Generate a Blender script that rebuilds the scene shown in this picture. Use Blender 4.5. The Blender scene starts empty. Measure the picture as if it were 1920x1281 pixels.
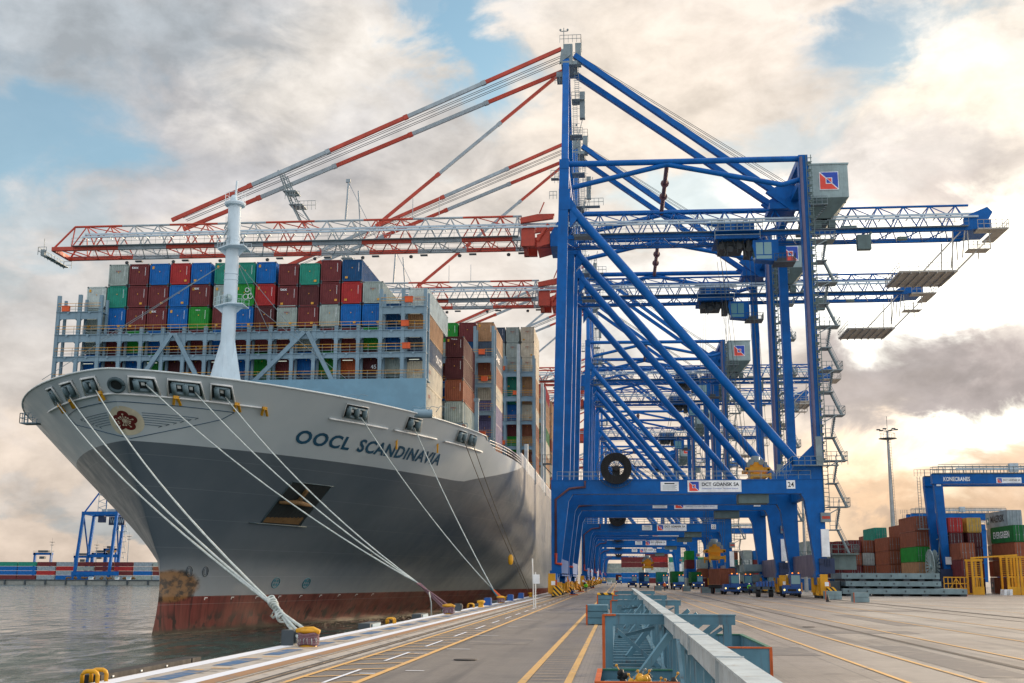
import bpy, math, random
import numpy as np
from mathutils import Vector, Matrix
R = math.radians
random.seed(7)
scene = bpy.context.scene
COL = scene.collection

# ------------------------------------------------------------------ camera
cam_d = bpy.data.cameras.new('camera'); cam = bpy.data.objects.new('camera', cam_d); COL.objects.link(cam)
cam_d.sensor_width = 36.0; cam_d.lens = 2176.0/1920*36
cam_d.clip_start = 0.1; cam_d.clip_end = 12000
YAW, PITCH, ROLL = 0.09095777663258973, 0.201101866270906, 0.0035
cy, sy, cp, sp = math.cos(YAW), math.sin(YAW), math.cos(PITCH), math.sin(PITCH)
_F = Vector((-sy*cp, cy*cp, sp)); _R = Vector((cy, sy, 0)); _U = _R.cross(_F)
_R2 = _R*math.cos(ROLL)+_U*math.sin(ROLL); _U2 = _U*math.cos(ROLL)-_R*math.sin(ROLL)
cam.matrix_world = Matrix(((_R2.x, _U2.x, -_F.x, 0), (_R2.y, _U2.y, -_F.y, 0), (_R2.z, _U2.z, -_F.z, 2.4), (0, 0, 0, 1)))
scene.camera = cam
scene.view_settings.view_transform = 'Standard'; scene.view_settings.look = 'None'
scene.view_settings.exposure = 0.20; scene.view_settings.gamma = 1.0
scene.view_settings.use_curve_mapping = False

def lin(c):
    if isinstance(c, (tuple, list)): return tuple(lin(v) for v in c)
    c = c/255.0
    return c/12.92 if c <= 0.04045 else ((c+0.055)/1.055)**2.4

# ------------------------------------------------------------------ node helper
class NT:
    def __init__(s, tree): s.t = tree; s.n = tree.nodes; s.l = tree.links
    def new(s, typ, **kw):
        n = s.n.new(typ)
        for k, v in kw.items(): setattr(n, k, v)
        return n
    def set(s, sock, v):
        if isinstance(v, bpy.types.NodeSocket): s.l.new(v, sock)
        elif isinstance(v, (tuple, list)) and len(v) == 3 and sock.type == 'RGBA': sock.default_value = (*v, 1)
        else: sock.default_value = v
    def math(s, op, a, b=None, c=None, clamp=False):
        n = s.new('ShaderNodeMath', operation=op); n.use_clamp = clamp
        s.set(n.inputs[0], a)
        if b is not None: s.set(n.inputs[1], b)
        if c is not None: s.set(n.inputs[2], c)
        return n.outputs[0]
    def mix(s, f, a, b, blend='MIX'):
        n = s.new('ShaderNodeMix', data_type='RGBA', blend_type=blend)
        s.set(n.inputs[0], f); s.set(n.inputs[6], a); s.set(n.inputs[7], b)
        return n.outputs[2]
    def noise(s, vec, scale, detail=4, rough=0.55, dist=0.0):
        n = s.new('ShaderNodeTexNoise'); n.inputs['Scale'].default_value = scale
        n.inputs['Detail'].default_value = detail; n.inputs['Roughness'].default_value = rough
        n.inputs['Distortion'].default_value = dist
        if vec is not None: s.l.new(vec, n.inputs['Vector'])
        return n
    def ramp(s, f, lo, hi, a=0.0, b=1.0, smooth=True):
        n = s.new('ShaderNodeMapRange'); n.interpolation_type = 'SMOOTHSTEP' if smooth else 'LINEAR'
        s.set(n.inputs[0], f); n.inputs[1].default_value = lo; n.inputs[2].default_value = hi
        n.inputs[3].default_value = a; n.inputs[4].default_value = b
        return n.outputs[0]
    def scalev(s, vec, sc):
        n = s.new('ShaderNodeVectorMath', operation='MULTIPLY'); s.l.new(vec, n.inputs[0]); n.inputs[1].default_value = sc
        return n.outputs[0]

# ------------------------------------------------------------------ world: nishita sky behind a drifting cloud layer
SUN_AZ, SUN_EL = 24.0, 13.0     # azimuth measured from +y (along the quay) towards +x
world = bpy.data.worlds.new('World'); scene.world = world; world.use_nodes = True
w = NT(world.node_tree); w.n.clear()
out = w.new('ShaderNodeOutputWorld')
sky = w.new('ShaderNodeTexSky', sky_type='NISHITA'); sky.sun_disc = False
sky.sun_elevation = R(SUN_EL); sky.sun_rotation = R(SUN_AZ); sky.air_density = 1.0; sky.dust_density = 0.6
tc = w.new('ShaderNodeTexCoord'); sep = w.new('ShaderNodeSeparateXYZ'); w.l.new(tc.outputs['Generated'], sep.inputs[0])
AZ = w.math('ARCTAN2', sep.outputs[0], sep.outputs[1]); EL = w.math('ARCSINE', sep.outputs[2])
bg_sky = w.new('ShaderNodeBackground'); w.l.new(w.mix(1.0, sky.outputs[0], w.mix(w.ramp(AZ, -0.05, 0.22), (0.80, 0.98, 0.95), (0.40, 0.54, 0.62)), 'MULTIPLY'), bg_sky.inputs[0]); bg_sky.inputs[1].default_value = 0.15
comb = w.new('ShaderNodeCombineXYZ'); w.l.new(AZ, comb.inputs[0]); w.l.new(EL, comb.inputs[1])
dirv = tc.outputs['Generated']
# clouds stretched sideways near the horizon
cv = w.new('ShaderNodeCombineXYZ')
w.l.new(sep.outputs[0], cv.inputs[0]); w.l.new(sep.outputs[1], cv.inputs[1])
w.l.new(w.math('MULTIPLY', sep.outputs[2], 1.7), cv.inputs[2])
n_big = w.noise(cv.outputs[0], 5.0, 6, 0.55, 0.35)
n_mid = w.noise(cv.outputs[0], 11.0, 8, 0.58, 0.3)
n_fin = w.noise(cv.outputs[0], 24.0, 9, 0.6, 0.25)
warp = w.new('ShaderNodeVectorMath', operation='SUBTRACT'); w.l.new(n_mid.outputs['Color'], warp.inputs[0]); warp.inputs[1].default_value = (0.5, 0.5, 0.5)
warp2 = w.new('ShaderNodeVectorMath', operation='MULTIPLY_ADD'); w.l.new(warp.outputs[0], warp2.inputs[0])
warp2.inputs[1].default_value = (0.24, 0.15, 0.0); w.l.new(comb.outputs[0], warp2.inputs[2])
PW = warp2.outputs[0]
def blob(az, el, ra, re, rot=0.0, soft=1.0):
    m = w.new('ShaderNodeMapping', vector_type='TEXTURE')
    w.l.new(PW, m.inputs['Vector']); m.inputs['Location'].default_value = (az, el, 0)
    m.inputs['Rotation'].default_value = (0, 0, rot); m.inputs['Scale'].default_value = (ra, re, 1)
    m2 = w.new('ShaderNodeVectorMath', operation='MULTIPLY'); w.l.new(m.outputs[0], m2.inputs[0]); m2.inputs[1].default_value = (1, 1, 0)
    ln = w.new('ShaderNodeVectorMath', operation='LENGTH'); w.l.new(m2.outputs[0], ln.inputs[0])
    return w.ramp(ln.outputs['Value'], 1.0-0.6*soft*1.1, 1.0+0.45*soft, 1.0, 0.0)
# base tone by elevation
base = w.mix(w.ramp(EL, 0.0, 0.22), lin((232, 206, 180)), lin((222, 212, 203)))
base = w.mix(w.ramp(EL, 0.25, 0.5), base, lin((206, 205, 206)))
base = w.mix(w.ramp(AZ, -0.5, 0.35), w.mix(0.30, base, lin((188, 192, 196))), w.mix(0.35, base, lin((250, 234, 212))))
BLOBS = [(-0.4737, 0.4314, 0.193, 0.0506, 0, (170, 180, 188), 0.75, 1), (-0.3654, 0.3432, 0.1517, 0.0735, 0.2, (182, 182, 186), 0.8, 1), (-0.4702, 0.2376, 0.1195, 0.0506, 0, (196, 196, 196), 0.6, 1), (-0.2577, 0.4257, 0.1057, 0.0551, 0.3, (240, 232, 222), 0.8, 1), (0.0157, 0.4079, 0.1379, 0.1011, 0, (236, 222, 206), 0.8, 1), (0.1465, 0.4513, 0.1195, 0.0506, 0, (236, 222, 208), 0.7, 1), (0.3247, 0.4366, 0.1195, 0.0506, 0, (255, 246, 234), 0.8, 1), (0.3106, 0.369, 0.0919, 0.0506, 0, (250, 236, 216), 0.7, 1), (0.2528, 0.3382, 0.0919, 0.0276, 0, (206, 200, 196), 0.7, 1), (0.3093, 0.302, 0.0735, 0.046, 0.3, (176, 166, 160), 0.8, 1), (0.1528, 0.2945, 0.0643, 0.0368, 0, (240, 236, 230), 0.6, 1), (0.2454, 0.2263, 0.1517, 0.0551, 0, (255, 252, 240), 1.0, 1), (0.1871, 0.2656, 0.0689, 0.0414, 0, (255, 250, 240), 0.7, 1), (0.3291, 0.2448, 0.0414, 0.0689, 0, (255, 246, 226), 0.7, 1), (0.0682, 0.2357, 0.1379, 0.0551, 0, (226, 228, 226), 0.6, 1), (0.2781, 0.1571, 0.1379, 0.0391, -0.15, (146, 138, 136), 0.95, 0.8), (0.3165, 0.1866, 0.0597, 0.023, 0.3, (160, 150, 146), 0.8, 1), (0.1983, 0.15, 0.0551, 0.0276, 0, (166, 156, 150), 0.7, 1), (0.3026, 0.1069, 0.1103, 0.0253, 0.05, (255, 250, 232), 1.0, 0.8), (0.2165, 0.0969, 0.0689, 0.0276, 0, (242, 206, 166), 0.7, 1), (0.2099, 0.0539, 0.1195, 0.0276, 0, (240, 204, 164), 0.6, 1), (0.2965, 0.0776, 0.1103, 0.0184, 0, (212, 176, 142), 0.7, 1), (0.2749, 0.0529, 0.0827, 0.0184, 0, (226, 196, 164), 0.6, 1), (0.227, 0.0643, 0.0322, 0.0083, 0, (196, 172, 150), 0.8, 1), (-0.4469, 0.0931, 0.1103, 0.023, 0, (226, 210, 194), 0.7, 1), (-0.4269, 0.0405, 0.0827, 0.0138, -0.05, (172, 178, 180), 0.85, 0.8), (-0.4804, 0.0624, 0.0597, 0.0101, 0, (206, 200, 194), 0.6, 1), (-0.4889, 0.1676, 0.1011, 0.0276, 0, (210, 204, 198), 0.5, 1), (-0.2603, 0.2523, 0.1838, 0.0414, 0, (232, 220, 208), 0.5, 1)]
HOLES = [(-0.1364, 0.4527, 0.0551, 0.0735, 0.15, 1.0), (-0.5043, 0.3481, 0.1011, 0.0483, 0.1, 0.85), (-0.162, 0.4945, 0.046, 0.0276, 0, 0.9), (0.2365, 0.4206, 0.062, 0.0368, 0.3, 0.95), (0.0707, 0.3191, 0.0689, 0.023, 0, 0.55), (0.1649, 0.3552, 0.0597, 0.023, 0.3, 0.45), (-0.4981, 0.2774, 0.0506, 0.023, 0, 0.3), (-0.5657, 0.3182, 0.0689, 0.0919, 0, 0.6), (0.387, 0.2386, 0.0368, 0.0276, 0, 0.4), (-0.1938, 0.1999, 0.0551, 0.0276, 0, 0.3)]
OVER, BACK, SIDE = (1.35, 1.25, 1.9)
GLOW = [(0.2538, 0.2257, 0.193, 0.0919, 0.55), (0.3218, 0.254, 0.0919, 0.1149, 0.3), (0.3065, 0.1067, 0.1379, 0.0368, 0.35), (0.1601, 0.2585, 0.1195, 0.0551, 0.2)]

col = base
for (a, e, ra, re, rot, c, st, soft) in BLOBS:
    f = blob(a, e, ra, re, rot, soft)
    col = w.mix(w.math('MULTIPLY', f, st), col, lin(c))
# relief of the cloud layer: light tops, grey hollows
rel = w.math('ADD', w.math('MULTIPLY', n_mid.outputs['Fac'], 0.45), w.math('ADD', w.math('MULTIPLY', n_big.outputs['Fac'], 0.25), w.math('MULTIPLY', n_fin.outputs['Fac'], 0.30)))
g = w.new('ShaderNodeCombineColor'); rv = w.ramp(rel, 0.40, 0.60, 0.76, 1.18, False)
for i in range(3): w.l.new(rv, g.inputs[i])
col = w.mix(1.0, col, g.outputs[0], 'MULTIPLY')
# unseen overcast brightened to light the scene (overhead and behind the camera)
boost = w.ramp(EL, 0.50, 1.1, 1.0, OVER)
back = w.ramp(w.math('ABSOLUTE', AZ), 0.75, 1.7, 1.0, BACK)
side = w.math('MULTIPLY', w.ramp(AZ, 0.42, 0.75, 0.0, SIDE), w.ramp(AZ, 1.3, 1.9, 1.0, 0.0))
bst = w.math('MAXIMUM', w.math('MAXIMUM', boost, back), w.math('ADD', side, 1.0))
for (a, e, ra, re, am) in GLOW: bst = w.math('ADD', bst, w.math('MULTIPLY', blob(a, e, ra, re, 0.0, 1.4), am))
behind = w.mix(w.ramp(w.math('ABSOLUTE', AZ), 0.8, 1.8), col, lin((212, 216, 222)))
bg_c = w.new('ShaderNodeBackground'); w.l.new(behind, bg_c.inputs[0]); w.l.new(bst, bg_c.inputs[1])
# where the cloud is thin, the sky itself shows
thin = 0.0
for (a, e, ra, re, rot, st) in HOLES:
    f = w.math('MULTIPLY', blob(a, e, ra, re, rot, 0.9), st)
    thin = f if thin == 0.0 else w.math('MAXIMUM', thin, f)
ms = w.new('ShaderNodeMixShader'); w.l.new(thin, ms.inputs[0]); w.l.new(bg_c.outputs[0], ms.inputs[1]); w.l.new(bg_sky.outputs[0], ms.inputs[2])
w.l.new(ms.outputs[0], out.inputs[0])

sun_d = bpy.data.lights.new('sun', 'SUN'); sun = bpy.data.objects.new('sun', sun_d); COL.objects.link(sun)
sun_d.energy = 3.6; sun_d.angle = R(10); sun_d.color = (1.0, 0.74, 0.47)
sd = Vector((math.sin(R(SUN_AZ+14))*math.cos(R(SUN_EL)), math.cos(R(SUN_AZ+14))*math.cos(R(SUN_EL)), math.sin(R(SUN_EL))))
sun.rotation_euler = sd.to_track_quat('Z', 'Y').to_euler()

# ------------------------------------------------------------------ materials
MAT = {}
def newmat(name):
    m = bpy.data.materials.new(name); m.use_nodes = True
    t = NT(m.node_tree); t.n.clear()
    o = t.new('ShaderNodeOutputMaterial'); b = t.new('ShaderNodeBsdfPrincipled'); t.l.new(b.outputs[0], o.inputs[0])
    MAT[name] = m
    return m, t, b
def paint(name, rgb, rough=0.5, metal=0.0, var=0.16, dirt=(0.10, 0.08, 0.06), dirt_amt=0.3, scale=0.6, streak=True, spec=0.5, bump=0.0):
    m, t, b = newmat(name)
    tcn = t.new('ShaderNodeTexCoord'); v = tcn.outputs['Object']
    c = lin(rgb)
    n1 = t.noise(v, scale, 5, 0.6)
    c1 = t.mix(t.ramp(n1.outputs['Fac'], 0.3, 0.7), tuple(x*(1-var) for x in c), tuple(min(1, x*(1+var)) for x in c))
    sv = t.scalev(v, (2.2, 2.2, 0.22)) if streak else v
    n2 = t.noise(sv, scale*2.5, 6, 0.62)
    d = t.math('MULTIPLY', t.ramp(n2.outputs['Fac'], 0.54, 0.78), dirt_amt)
    c2 = t.mix(d, c1, dirt)
    t.l.new(c2, b.inputs['Base Color'])
    t.set(b.inputs['Roughness'], t.ramp(n2.outputs['Fac'], 0.3, 0.8, max(0.05, rough-0.08), min(1, rough+0.18)))
    b.inputs['Metallic'].default_value = metal
    b.inputs['Specular IOR Level'].default_value = spec
    if bump:
        bn = t.new('ShaderNodeBump'); bn.inputs['Strength'].default_value = bump; bn.inputs['Distance'].default_value = 0.02
        t.l.new(n2.outputs['Fac'], bn.inputs['Height']); t.l.new(bn.outputs[0], b.inputs['Normal'])
    return m
paint('crane_blue', (0, 92, 166), 0.40, dirt=(0.05, 0.045, 0.05), dirt_amt=0.34, var=0.14, spec=0.22)
paint('crane_dark', (30, 48, 82), 0.5)
paint('boom_red', (186, 66, 44), 0.5, dirt=(0.25, 0.09, 0.06), dirt_amt=0.45)
paint('boom_grey', (158, 170, 176), 0.5, dirt_amt=0.25)
paint('rail_metal', (176, 192, 202), 0.35, metal=0.3, dirt_amt=0.2)
paint('grating', (176, 172, 162), 0.6)
paint('galv', (128, 142, 146), 0.5, metal=0.2, dirt_amt=0.3)
paint('dark_steel', (66, 76, 82), 0.55, dirt_amt=0.3)
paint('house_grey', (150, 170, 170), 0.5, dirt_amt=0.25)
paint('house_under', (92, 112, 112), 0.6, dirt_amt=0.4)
paint('white', (226, 228, 226), 0.45, dirt_amt=0.2)
paint('plate_white', (235, 238, 240), 0.5, dirt_amt=0.06)
paint('sign_blue', (28, 72, 176), 0.45, dirt_amt=0.05)
paint('sign_red', (232, 72, 52), 0.45, dirt_amt=0.05)
paint('ink', (28, 38, 44), 0.6, dirt_amt=0.0)
paint('black', (22, 22, 24), 0.6, dirt_amt=0.15)
paint('rubber', (26, 26, 28), 0.75, dirt=(0.12, 0.1, 0.08), dirt_amt=0.3)
paint('yellow', (214, 154, 14), 0.48, dirt=(0.12, 0.07, 0.02), dirt_amt=0.55)
paint('rail_yellow', (222, 160, 50), 0.55, dirt_amt=0.2)
paint('orange', (216, 88, 34), 0.55)
paint('ship_light', (192, 200, 200), 0.42, dirt_amt=0.2)
paint('ship_blue', (108, 148, 168), 0.45, dirt=(0.25, 0.3, 0.3), dirt_amt=0.25, var=0.08)
paint('ship_bridge', (122, 148, 162), 0.5, dirt=(0.16, 0.13, 0.10), dirt_amt=0.35, var=0.10)
paint('ship_mast', (200, 216, 224), 0.4, dirt_amt=0.16, var=0.06)
paint('recess', (72, 92, 98), 0.6, dirt_amt=0.4)
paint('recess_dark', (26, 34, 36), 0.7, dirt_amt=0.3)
paint('name_blue', (20, 76, 104), 0.5, dirt_amt=0.05)
paint('emblem_cream', (204, 196, 170), 0.55, dirt_amt=0.1)
paint('emblem_red', (96, 22, 20), 0.5, dirt_amt=0.1)
paint('rope', (186, 194, 190), 0.85, dirt=(0.25, 0.2, 0.15), dirt_amt=0.4, scale=3, streak=False, bump=0.4)
paint('rope_dark', (104, 96, 84), 0.85, dirt_amt=0.4, scale=3, streak=False)
paint('rope_sleeve', (118, 88, 96), 0.85, dirt=(0.1, 0.06, 0.06), dirt_amt=0.5, scale=4, streak=False, bump=0.5)
paint('rack_blue', (88, 128, 144), 0.5, spec=.3, dirt=(0.11, 0.05, 0.03), dirt_amt=0.7, scale=1.1, bump=0.2)
paint('rack_shade', (16, 36, 44), 0.8, spec=.2)  # near-black colour standing in for shade between the rack bars
paint('rack_top', (170, 180, 182), 0.5, dirt=(0.20, 0.13, 0.09), dirt_amt=0.75, scale=2.2, bump=0.3, streak=False)
paint('rust_edge', (196, 92, 40), 0.8, dirt=(0.12, 0.04, 0.02), dirt_amt=0.7, scale=2.5)
paint('green_edge', (38, 104, 84), 0.6, dirt=(0.16, 0.07, 0.03), dirt_amt=0.5, scale=2)
paint('slab', (124, 146, 150), 0.6, dirt=(0.10, 0.10, 0.09), dirt_amt=0.5, scale=0.8)
paint('concrete', (150, 152, 146), 0.85, dirt_amt=0.4)
paint('skin', (190, 140, 112), 0.6, dirt_amt=0.0)
paint('hivis', (120, 230, 40), 0.6, dirt_amt=0.05)
paint('hivis_orange', (240, 120, 40), 0.6, dirt_amt=0.05)
paint('trousers', (40, 46, 60), 0.8, dirt_amt=0.1)
paint('mast_pole', (170, 176, 176), 0.5, metal=0.2)
paint('truck_blue', (6, 78, 152), 0.35, dirt_amt=0.25)
paint('car_white', (220, 224, 226), 0.3, dirt_amt=0.1)
CC = dict(maroon=(110, 48, 50), blue=(8, 100, 172), teal=(38, 138, 118), green=(36, 140, 52), red=(168, 48, 48), grey=(156, 168, 162),
          navy=(18, 74, 118), brown=(142, 82, 58), orange=(178, 84, 42), tan=(172, 132, 96), cream=(206, 196, 174), slate=(74, 90, 108),  # cream: pale grey boxes with golden sunlight put into the colour
          lilac=(112, 108, 146), dkmaroon=(84, 40, 42), steelgrey=(146, 160, 168), yellow=(196, 160, 76), pale=(190, 200, 196), evergreen=(20, 104, 52))
for k, c in CC.items(): paint('box_'+k, c, 0.5, dirt=(0.14, 0.07, 0.045), dirt_amt=0.45, scale=0.8, var=0.18, spec=0.25)

m, t, b = newmat('glass'); b.inputs['Base Color'].default_value = (0.16, 0.34, 0.36, 1); b.inputs['Roughness'].default_value = 0.06; b.inputs['Specular IOR Level'].default_value = 0.9
def emis(name, rgb, s):
    m, t, b = newmat(name); b.inputs['Base Color'].default_value = (*lin(rgb), 1); b.inputs['Emission Color'].default_value = (*lin(rgb), 1); b.inputs['Emission Strength'].default_value = s
emis('lamp_warm', (255, 222, 140), 1.3); emis('lamp_orange', (255, 140, 30), 1.3); emis('tube_light', (225, 230, 212), .45)

# stripes yellow / black (diagonal) on bumpers
m, t, b = newmat('hazard')
tcn = t.new('ShaderNodeTexCoord'); wv = t.new('ShaderNodeSeparateXYZ'); t.l.new(tcn.outputs['Object'], wv.inputs[0])
f = t.math('FRACT', t.math('MULTIPLY', t.math('ADD', wv.outputs[0], wv.outputs[2]), 1.7))
t.l.new(t.mix(t.math('GREATER_THAN', f, 0.5), lin((236, 176, 20)), lin((24, 24, 22))), b.inputs['Base Color']); b.inputs['Roughness'].default_value = 0.5

# ship hull: three paint bands with plate lines, rust and scuffs
m, t, b = newmat('hull_paint')
tcn = t.new('ShaderNodeTexCoord'); v = tcn.outputs['Object']; s3 = t.new('ShaderNodeSeparateXYZ'); t.l.new(v, s3.inputs[0])
X, Y, Z = s3.outputs
zb = t.math('ADD', 14.55, t.ramp(Y, 150.0, 192.0, 0.0, 6.4, False))
zb = t.math('ADD', zb, t.ramp(Y, 146.0, 154.0, 0.0, 0.25))
n1 = t.noise(v, 0.10, 5, 0.55); n2 = t.noise(t.scalev(v, (1.0, 1.0, 0.07)), 0.9, 4, 0.6); n3 = t.noise(v, 0.5, 6, 0.6)
light = t.mix(t.ramp(n1.outputs['Fac'], 0.3, 0.7), lin((176, 188, 194)), lin((192, 202, 206)))
dark = t.mix(t.ramp(n1.outputs['Fac'], 0.3, 0.7), lin((84, 96, 106)), lin((100, 110, 118)))
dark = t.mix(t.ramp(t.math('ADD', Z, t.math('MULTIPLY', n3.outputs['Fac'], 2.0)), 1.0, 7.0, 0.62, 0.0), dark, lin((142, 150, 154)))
red = t.mix(t.ramp(n2.outputs['Fac'], 0.35, 0.65), lin((82, 40, 38)), lin((118, 60, 54)))
red = t.mix(t.ramp(n2.outputs['Fac'], 0.55, 0.66, 0.0, 0.8), red, lin((46, 30, 32)))
scuff = t.noise(t.scalev(v, (0.5, 0.5, 0.35)), 1.4, 5, 0.5)
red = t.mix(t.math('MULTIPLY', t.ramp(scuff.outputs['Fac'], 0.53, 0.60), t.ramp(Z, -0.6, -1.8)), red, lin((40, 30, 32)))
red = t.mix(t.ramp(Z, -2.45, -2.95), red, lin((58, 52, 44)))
c = t.mix(t.math('GREATER_THAN', Z, zb), dark, light)
c = t.mix(t.math('LESS_THAN', Z, t.math('ADD', 0.5, t.math('MULTIPLY', t.math('SUBTRACT', n3.outputs['Fac'], 0.5), 0.05))), c, red)
# plate seams
fz = t.math('FRACT', t.math('MULTIPLY', t.math('ADD', Z, 0.3), 1/2.75)); seam = t.math('LESS_THAN', fz, 0.016)
c = t.mix(t.math('MULTIPLY', seam, 0.16), c, lin((190, 198, 200)))
# rust where the anchor and fenders have rubbed at the stem
n4 = t.noise(t.scalev(v, (0.55, 0.55, 0.9)), 1.5, 6, 0.62)
rx = t.math('POWER', t.math('MULTIPLY', t.math('SUBTRACT', Y, 113.0), 0.24), 2.0); rz = t.math('POWER', t.math('MULTIPLY', t.math('SUBTRACT', Z, 1.5), 0.62), 2.0)
rr = t.math('SUBTRACT', t.math('ADD', 0.75, t.math('MULTIPLY', n4.outputs['Fac'], 1.0)), t.math('ADD', rx, rz))
c = t.mix(t.ramp(rr, 0.10, 0.55, 0.0, 0.95), c, t.mix(t.ramp(n4.outputs['Fac'], 0.42, 0.60), lin((122, 88, 50)), lin((34, 24, 14))))
rst = t.math('MULTIPLY', t.ramp(n2.outputs['Fac'], 0.60, 0.85), 0.10)
c = t.mix(t.math('MULTIPLY', rst, t.ramp(Z, 16.0, 2.0)), c, lin((104, 78, 48)))
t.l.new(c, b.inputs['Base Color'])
t.set(b.inputs['Specular IOR Level'], t.ramp(Z, 0.3, 0.7, 0.12, 0.5))
t.set(b.inputs['Roughness'], t.ramp(n3.outputs['Fac'], 0.3, 0.7, 0.28, 0.42))
bn = t.new('ShaderNodeBump'); bn.inputs['Strength'].default_value = 0.18; bn.inputs['Distance'].default_value = 0.25
nd = t.noise(v, 0.22, 2, 0.4); t.l.new(nd.outputs['Fac'], bn.inputs['Height']); t.l.new(bn.outputs[0], b.inputs['Normal'])

# quay paving: small concrete blocks, tyre marks, patches
m, t, b = newmat('paving')
tcn = t.new('ShaderNodeTexCoord'); v = tcn.outputs['Object']
br = t.new('ShaderNodeTexBrick'); t.l.new(v, br.inputs['Vector']); br.inputs['Scale'].default_value = 1.0
br.inputs['Brick Width'].default_value = 0.22; br.inputs['Row Height'].default_value = 0.11; br.inputs['Mortar Size'].default_value = 0.008
br.inputs['Color1'].default_value = (*lin((150, 138, 126)), 1); br.inputs['Color2'].default_value = (*lin((168, 156, 142)), 1); br.inputs['Mortar'].default_value = (*lin((96, 92, 88)), 1)
n1 = t.noise(v, 0.09, 7, 0.6); n2 = t.noise(t.scalev(v, (0.9, 0.035, 1)), 1.0, 6, 0.6); n3 = t.noise(v, 1.6, 5, 0.6); n5 = t.noise(v, 0.45, 8, 0.68, 0.6)
s3 = t.new('ShaderNodeSeparateXYZ'); t.l.new(v, s3.inputs[0])
c = t.mix(t.ramp(n1.outputs['Fac'], 0.35, 0.66, 0.0, 0.6), br.outputs[0], lin((108, 100, 94)))
c = t.mix(t.ramp(n2.outputs['Fac'], 0.52, 0.68, 0.0, 0.6), c, lin((84, 79, 76)))
c = t.mix(t.ramp(n5.outputs['Fac'], 0.56, 0.70, 0.0, 0.5), c, lin((84, 78, 74)))
c = t.mix(t.ramp(n5.outputs['Fac'], 0.44, 0.30, 0.0, 0.5), c, lin((176, 166, 152)))
c = t.mix(t.ramp(n3.outputs['Fac'], 0.62, 0.74, 0.0, 0.55), c, lin((62, 58, 56)))
lane = t.math('MULTIPLY', t.ramp(s3.outputs[0], -8.2, -7.4), t.ramp(s3.outputs[0], -1.6, -0.9, 1.0, 0.0))
c = t.mix(t.math('MULTIPLY', lane, 0.45), c, lin((82, 80, 80)))
for (ax, per, wd) in ((0, 6.1, 0.008), (1, 9.3, 0.006)):
    j_ = t.math('LESS_THAN', t.math('FRACT', t.math('MULTIPLY', s3.outputs[ax], 1/per)), wd); c = t.mix(t.math('MULTIPLY', j_, 0.55), c, lin((52, 48, 46)))
wy = t.math('ADD', s3.outputs[0], t.math('MULTIPLY', t.math('SINE', t.math('MULTIPLY', s3.outputs[1], 0.03)), 1.2))
for x0 in (4.2, 6.1, 10.3, 12.1, 17.6, 19.5, -4.9, -3.2):
    tk = t.ramp(t.math('ABSOLUTE', t.math('SUBTRACT', wy, x0)), 0.16, 0.34, 1.0, 0.0); c = t.mix(t.math('MULTIPLY', t.math('MULTIPLY', tk, t.ramp(n2.outputs['Fac'], 0.40, 0.55)), 0.45), c, lin((58, 55, 54)))
t.l.new(c, b.inputs['Base Color'])
t.set(b.inputs['Roughness'], t.ramp(n1.outputs['Fac'], 0.3, 0.7, 0.34, 0.55))
bn = t.new('ShaderNodeBump'); bn.inputs['Strength'].default_value = 0.35; bn.inputs['Distance'].default_value = 0.012
t.l.new(t.math('ADD', br.outputs['Fac'], n3.outputs['Fac']), bn.inputs['Height']); t.l.new(bn.outputs[0], b.inputs['Normal'])
def worn(name, rgb, under, thr=0.5, sc=2.5):
    m, t, b = newmat(name); tcn = t.new('ShaderNodeTexCoord'); n = t.noise(tcn.outputs['Object'], sc, 7, 0.65)
    n2 = t.noise(tcn.outputs['Object'], sc*0.2, 4, 0.6)
    f = t.math('ADD', t.math('MULTIPLY', n.outputs['Fac'], 0.6), t.math('MULTIPLY', n2.outputs['Fac'], 0.4))
    t.l.new(t.mix(t.ramp(f, thr, thr+0.12), lin(rgb), lin(under)), b.inputs['Base Color']); b.inputs['Roughness'].default_value = 0.6
worn('line_yellow', (208, 164, 98), (136, 130, 122), 0.52)
worn('line_white', (214, 218, 226), (140, 134, 130), 0.57)
worn('line_thin', (196, 168, 128), (128, 122, 116), 0.48)
worn('line_blue', (48, 92, 134), (128, 122, 116), 0.48)
worn('coping', (168, 160, 150), (112, 108, 104), 0.5)
worn('rust_band', (150, 112, 76), (120, 108, 98), 0.5, 1.2)
worn('patch', (98, 94, 92), (126, 118, 110), 0.5, 1.5)
paint('groove', (52, 48, 46), 0.7, streak=False)
paint('rail_steel', (120, 112, 104), 0.35, metal=0.7, streak=False)

m, t, b = newmat('water')
tcn = t.new('ShaderNodeTexCoord'); v = tcn.outputs['Object']
b.inputs['Base Color'].default_value = (*lin((34, 60, 54)), 1); b.inputs['Roughness'].default_value = 0.12; b.inputs['IOR'].default_value = 1.4
a1 = t.noise(t.scalev(v, (0.7, 1.0, 1)), 1.5, 6, 0.62, 0.4); a2 = t.noise(t.scalev(v, (0.5, 1.0, 1)), 0.30, 5, 0.55)
a3 = t.noise(t.scalev(v, (0.55, 0.16, 1)), 1.0, 6, 0.65, 0.5); a4 = t.noise(t.scalev(v, (0.06, 0.03, 1)), 1.0, 5, 0.6)
h = t.math('ADD', t.math('MULTIPLY', a1.outputs['Fac'], 0.45), t.math('MULTIPLY', a2.outputs['Fac'], 0.9))
amp = t.noise(v, 0.012, 3, 0.5)
bn = t.new('ShaderNodeBump'); bn.inputs['Distance'].default_value = 1.8
s3 = t.new('ShaderNodeSeparateXYZ'); t.l.new(v, s3.inputs[0])
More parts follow.
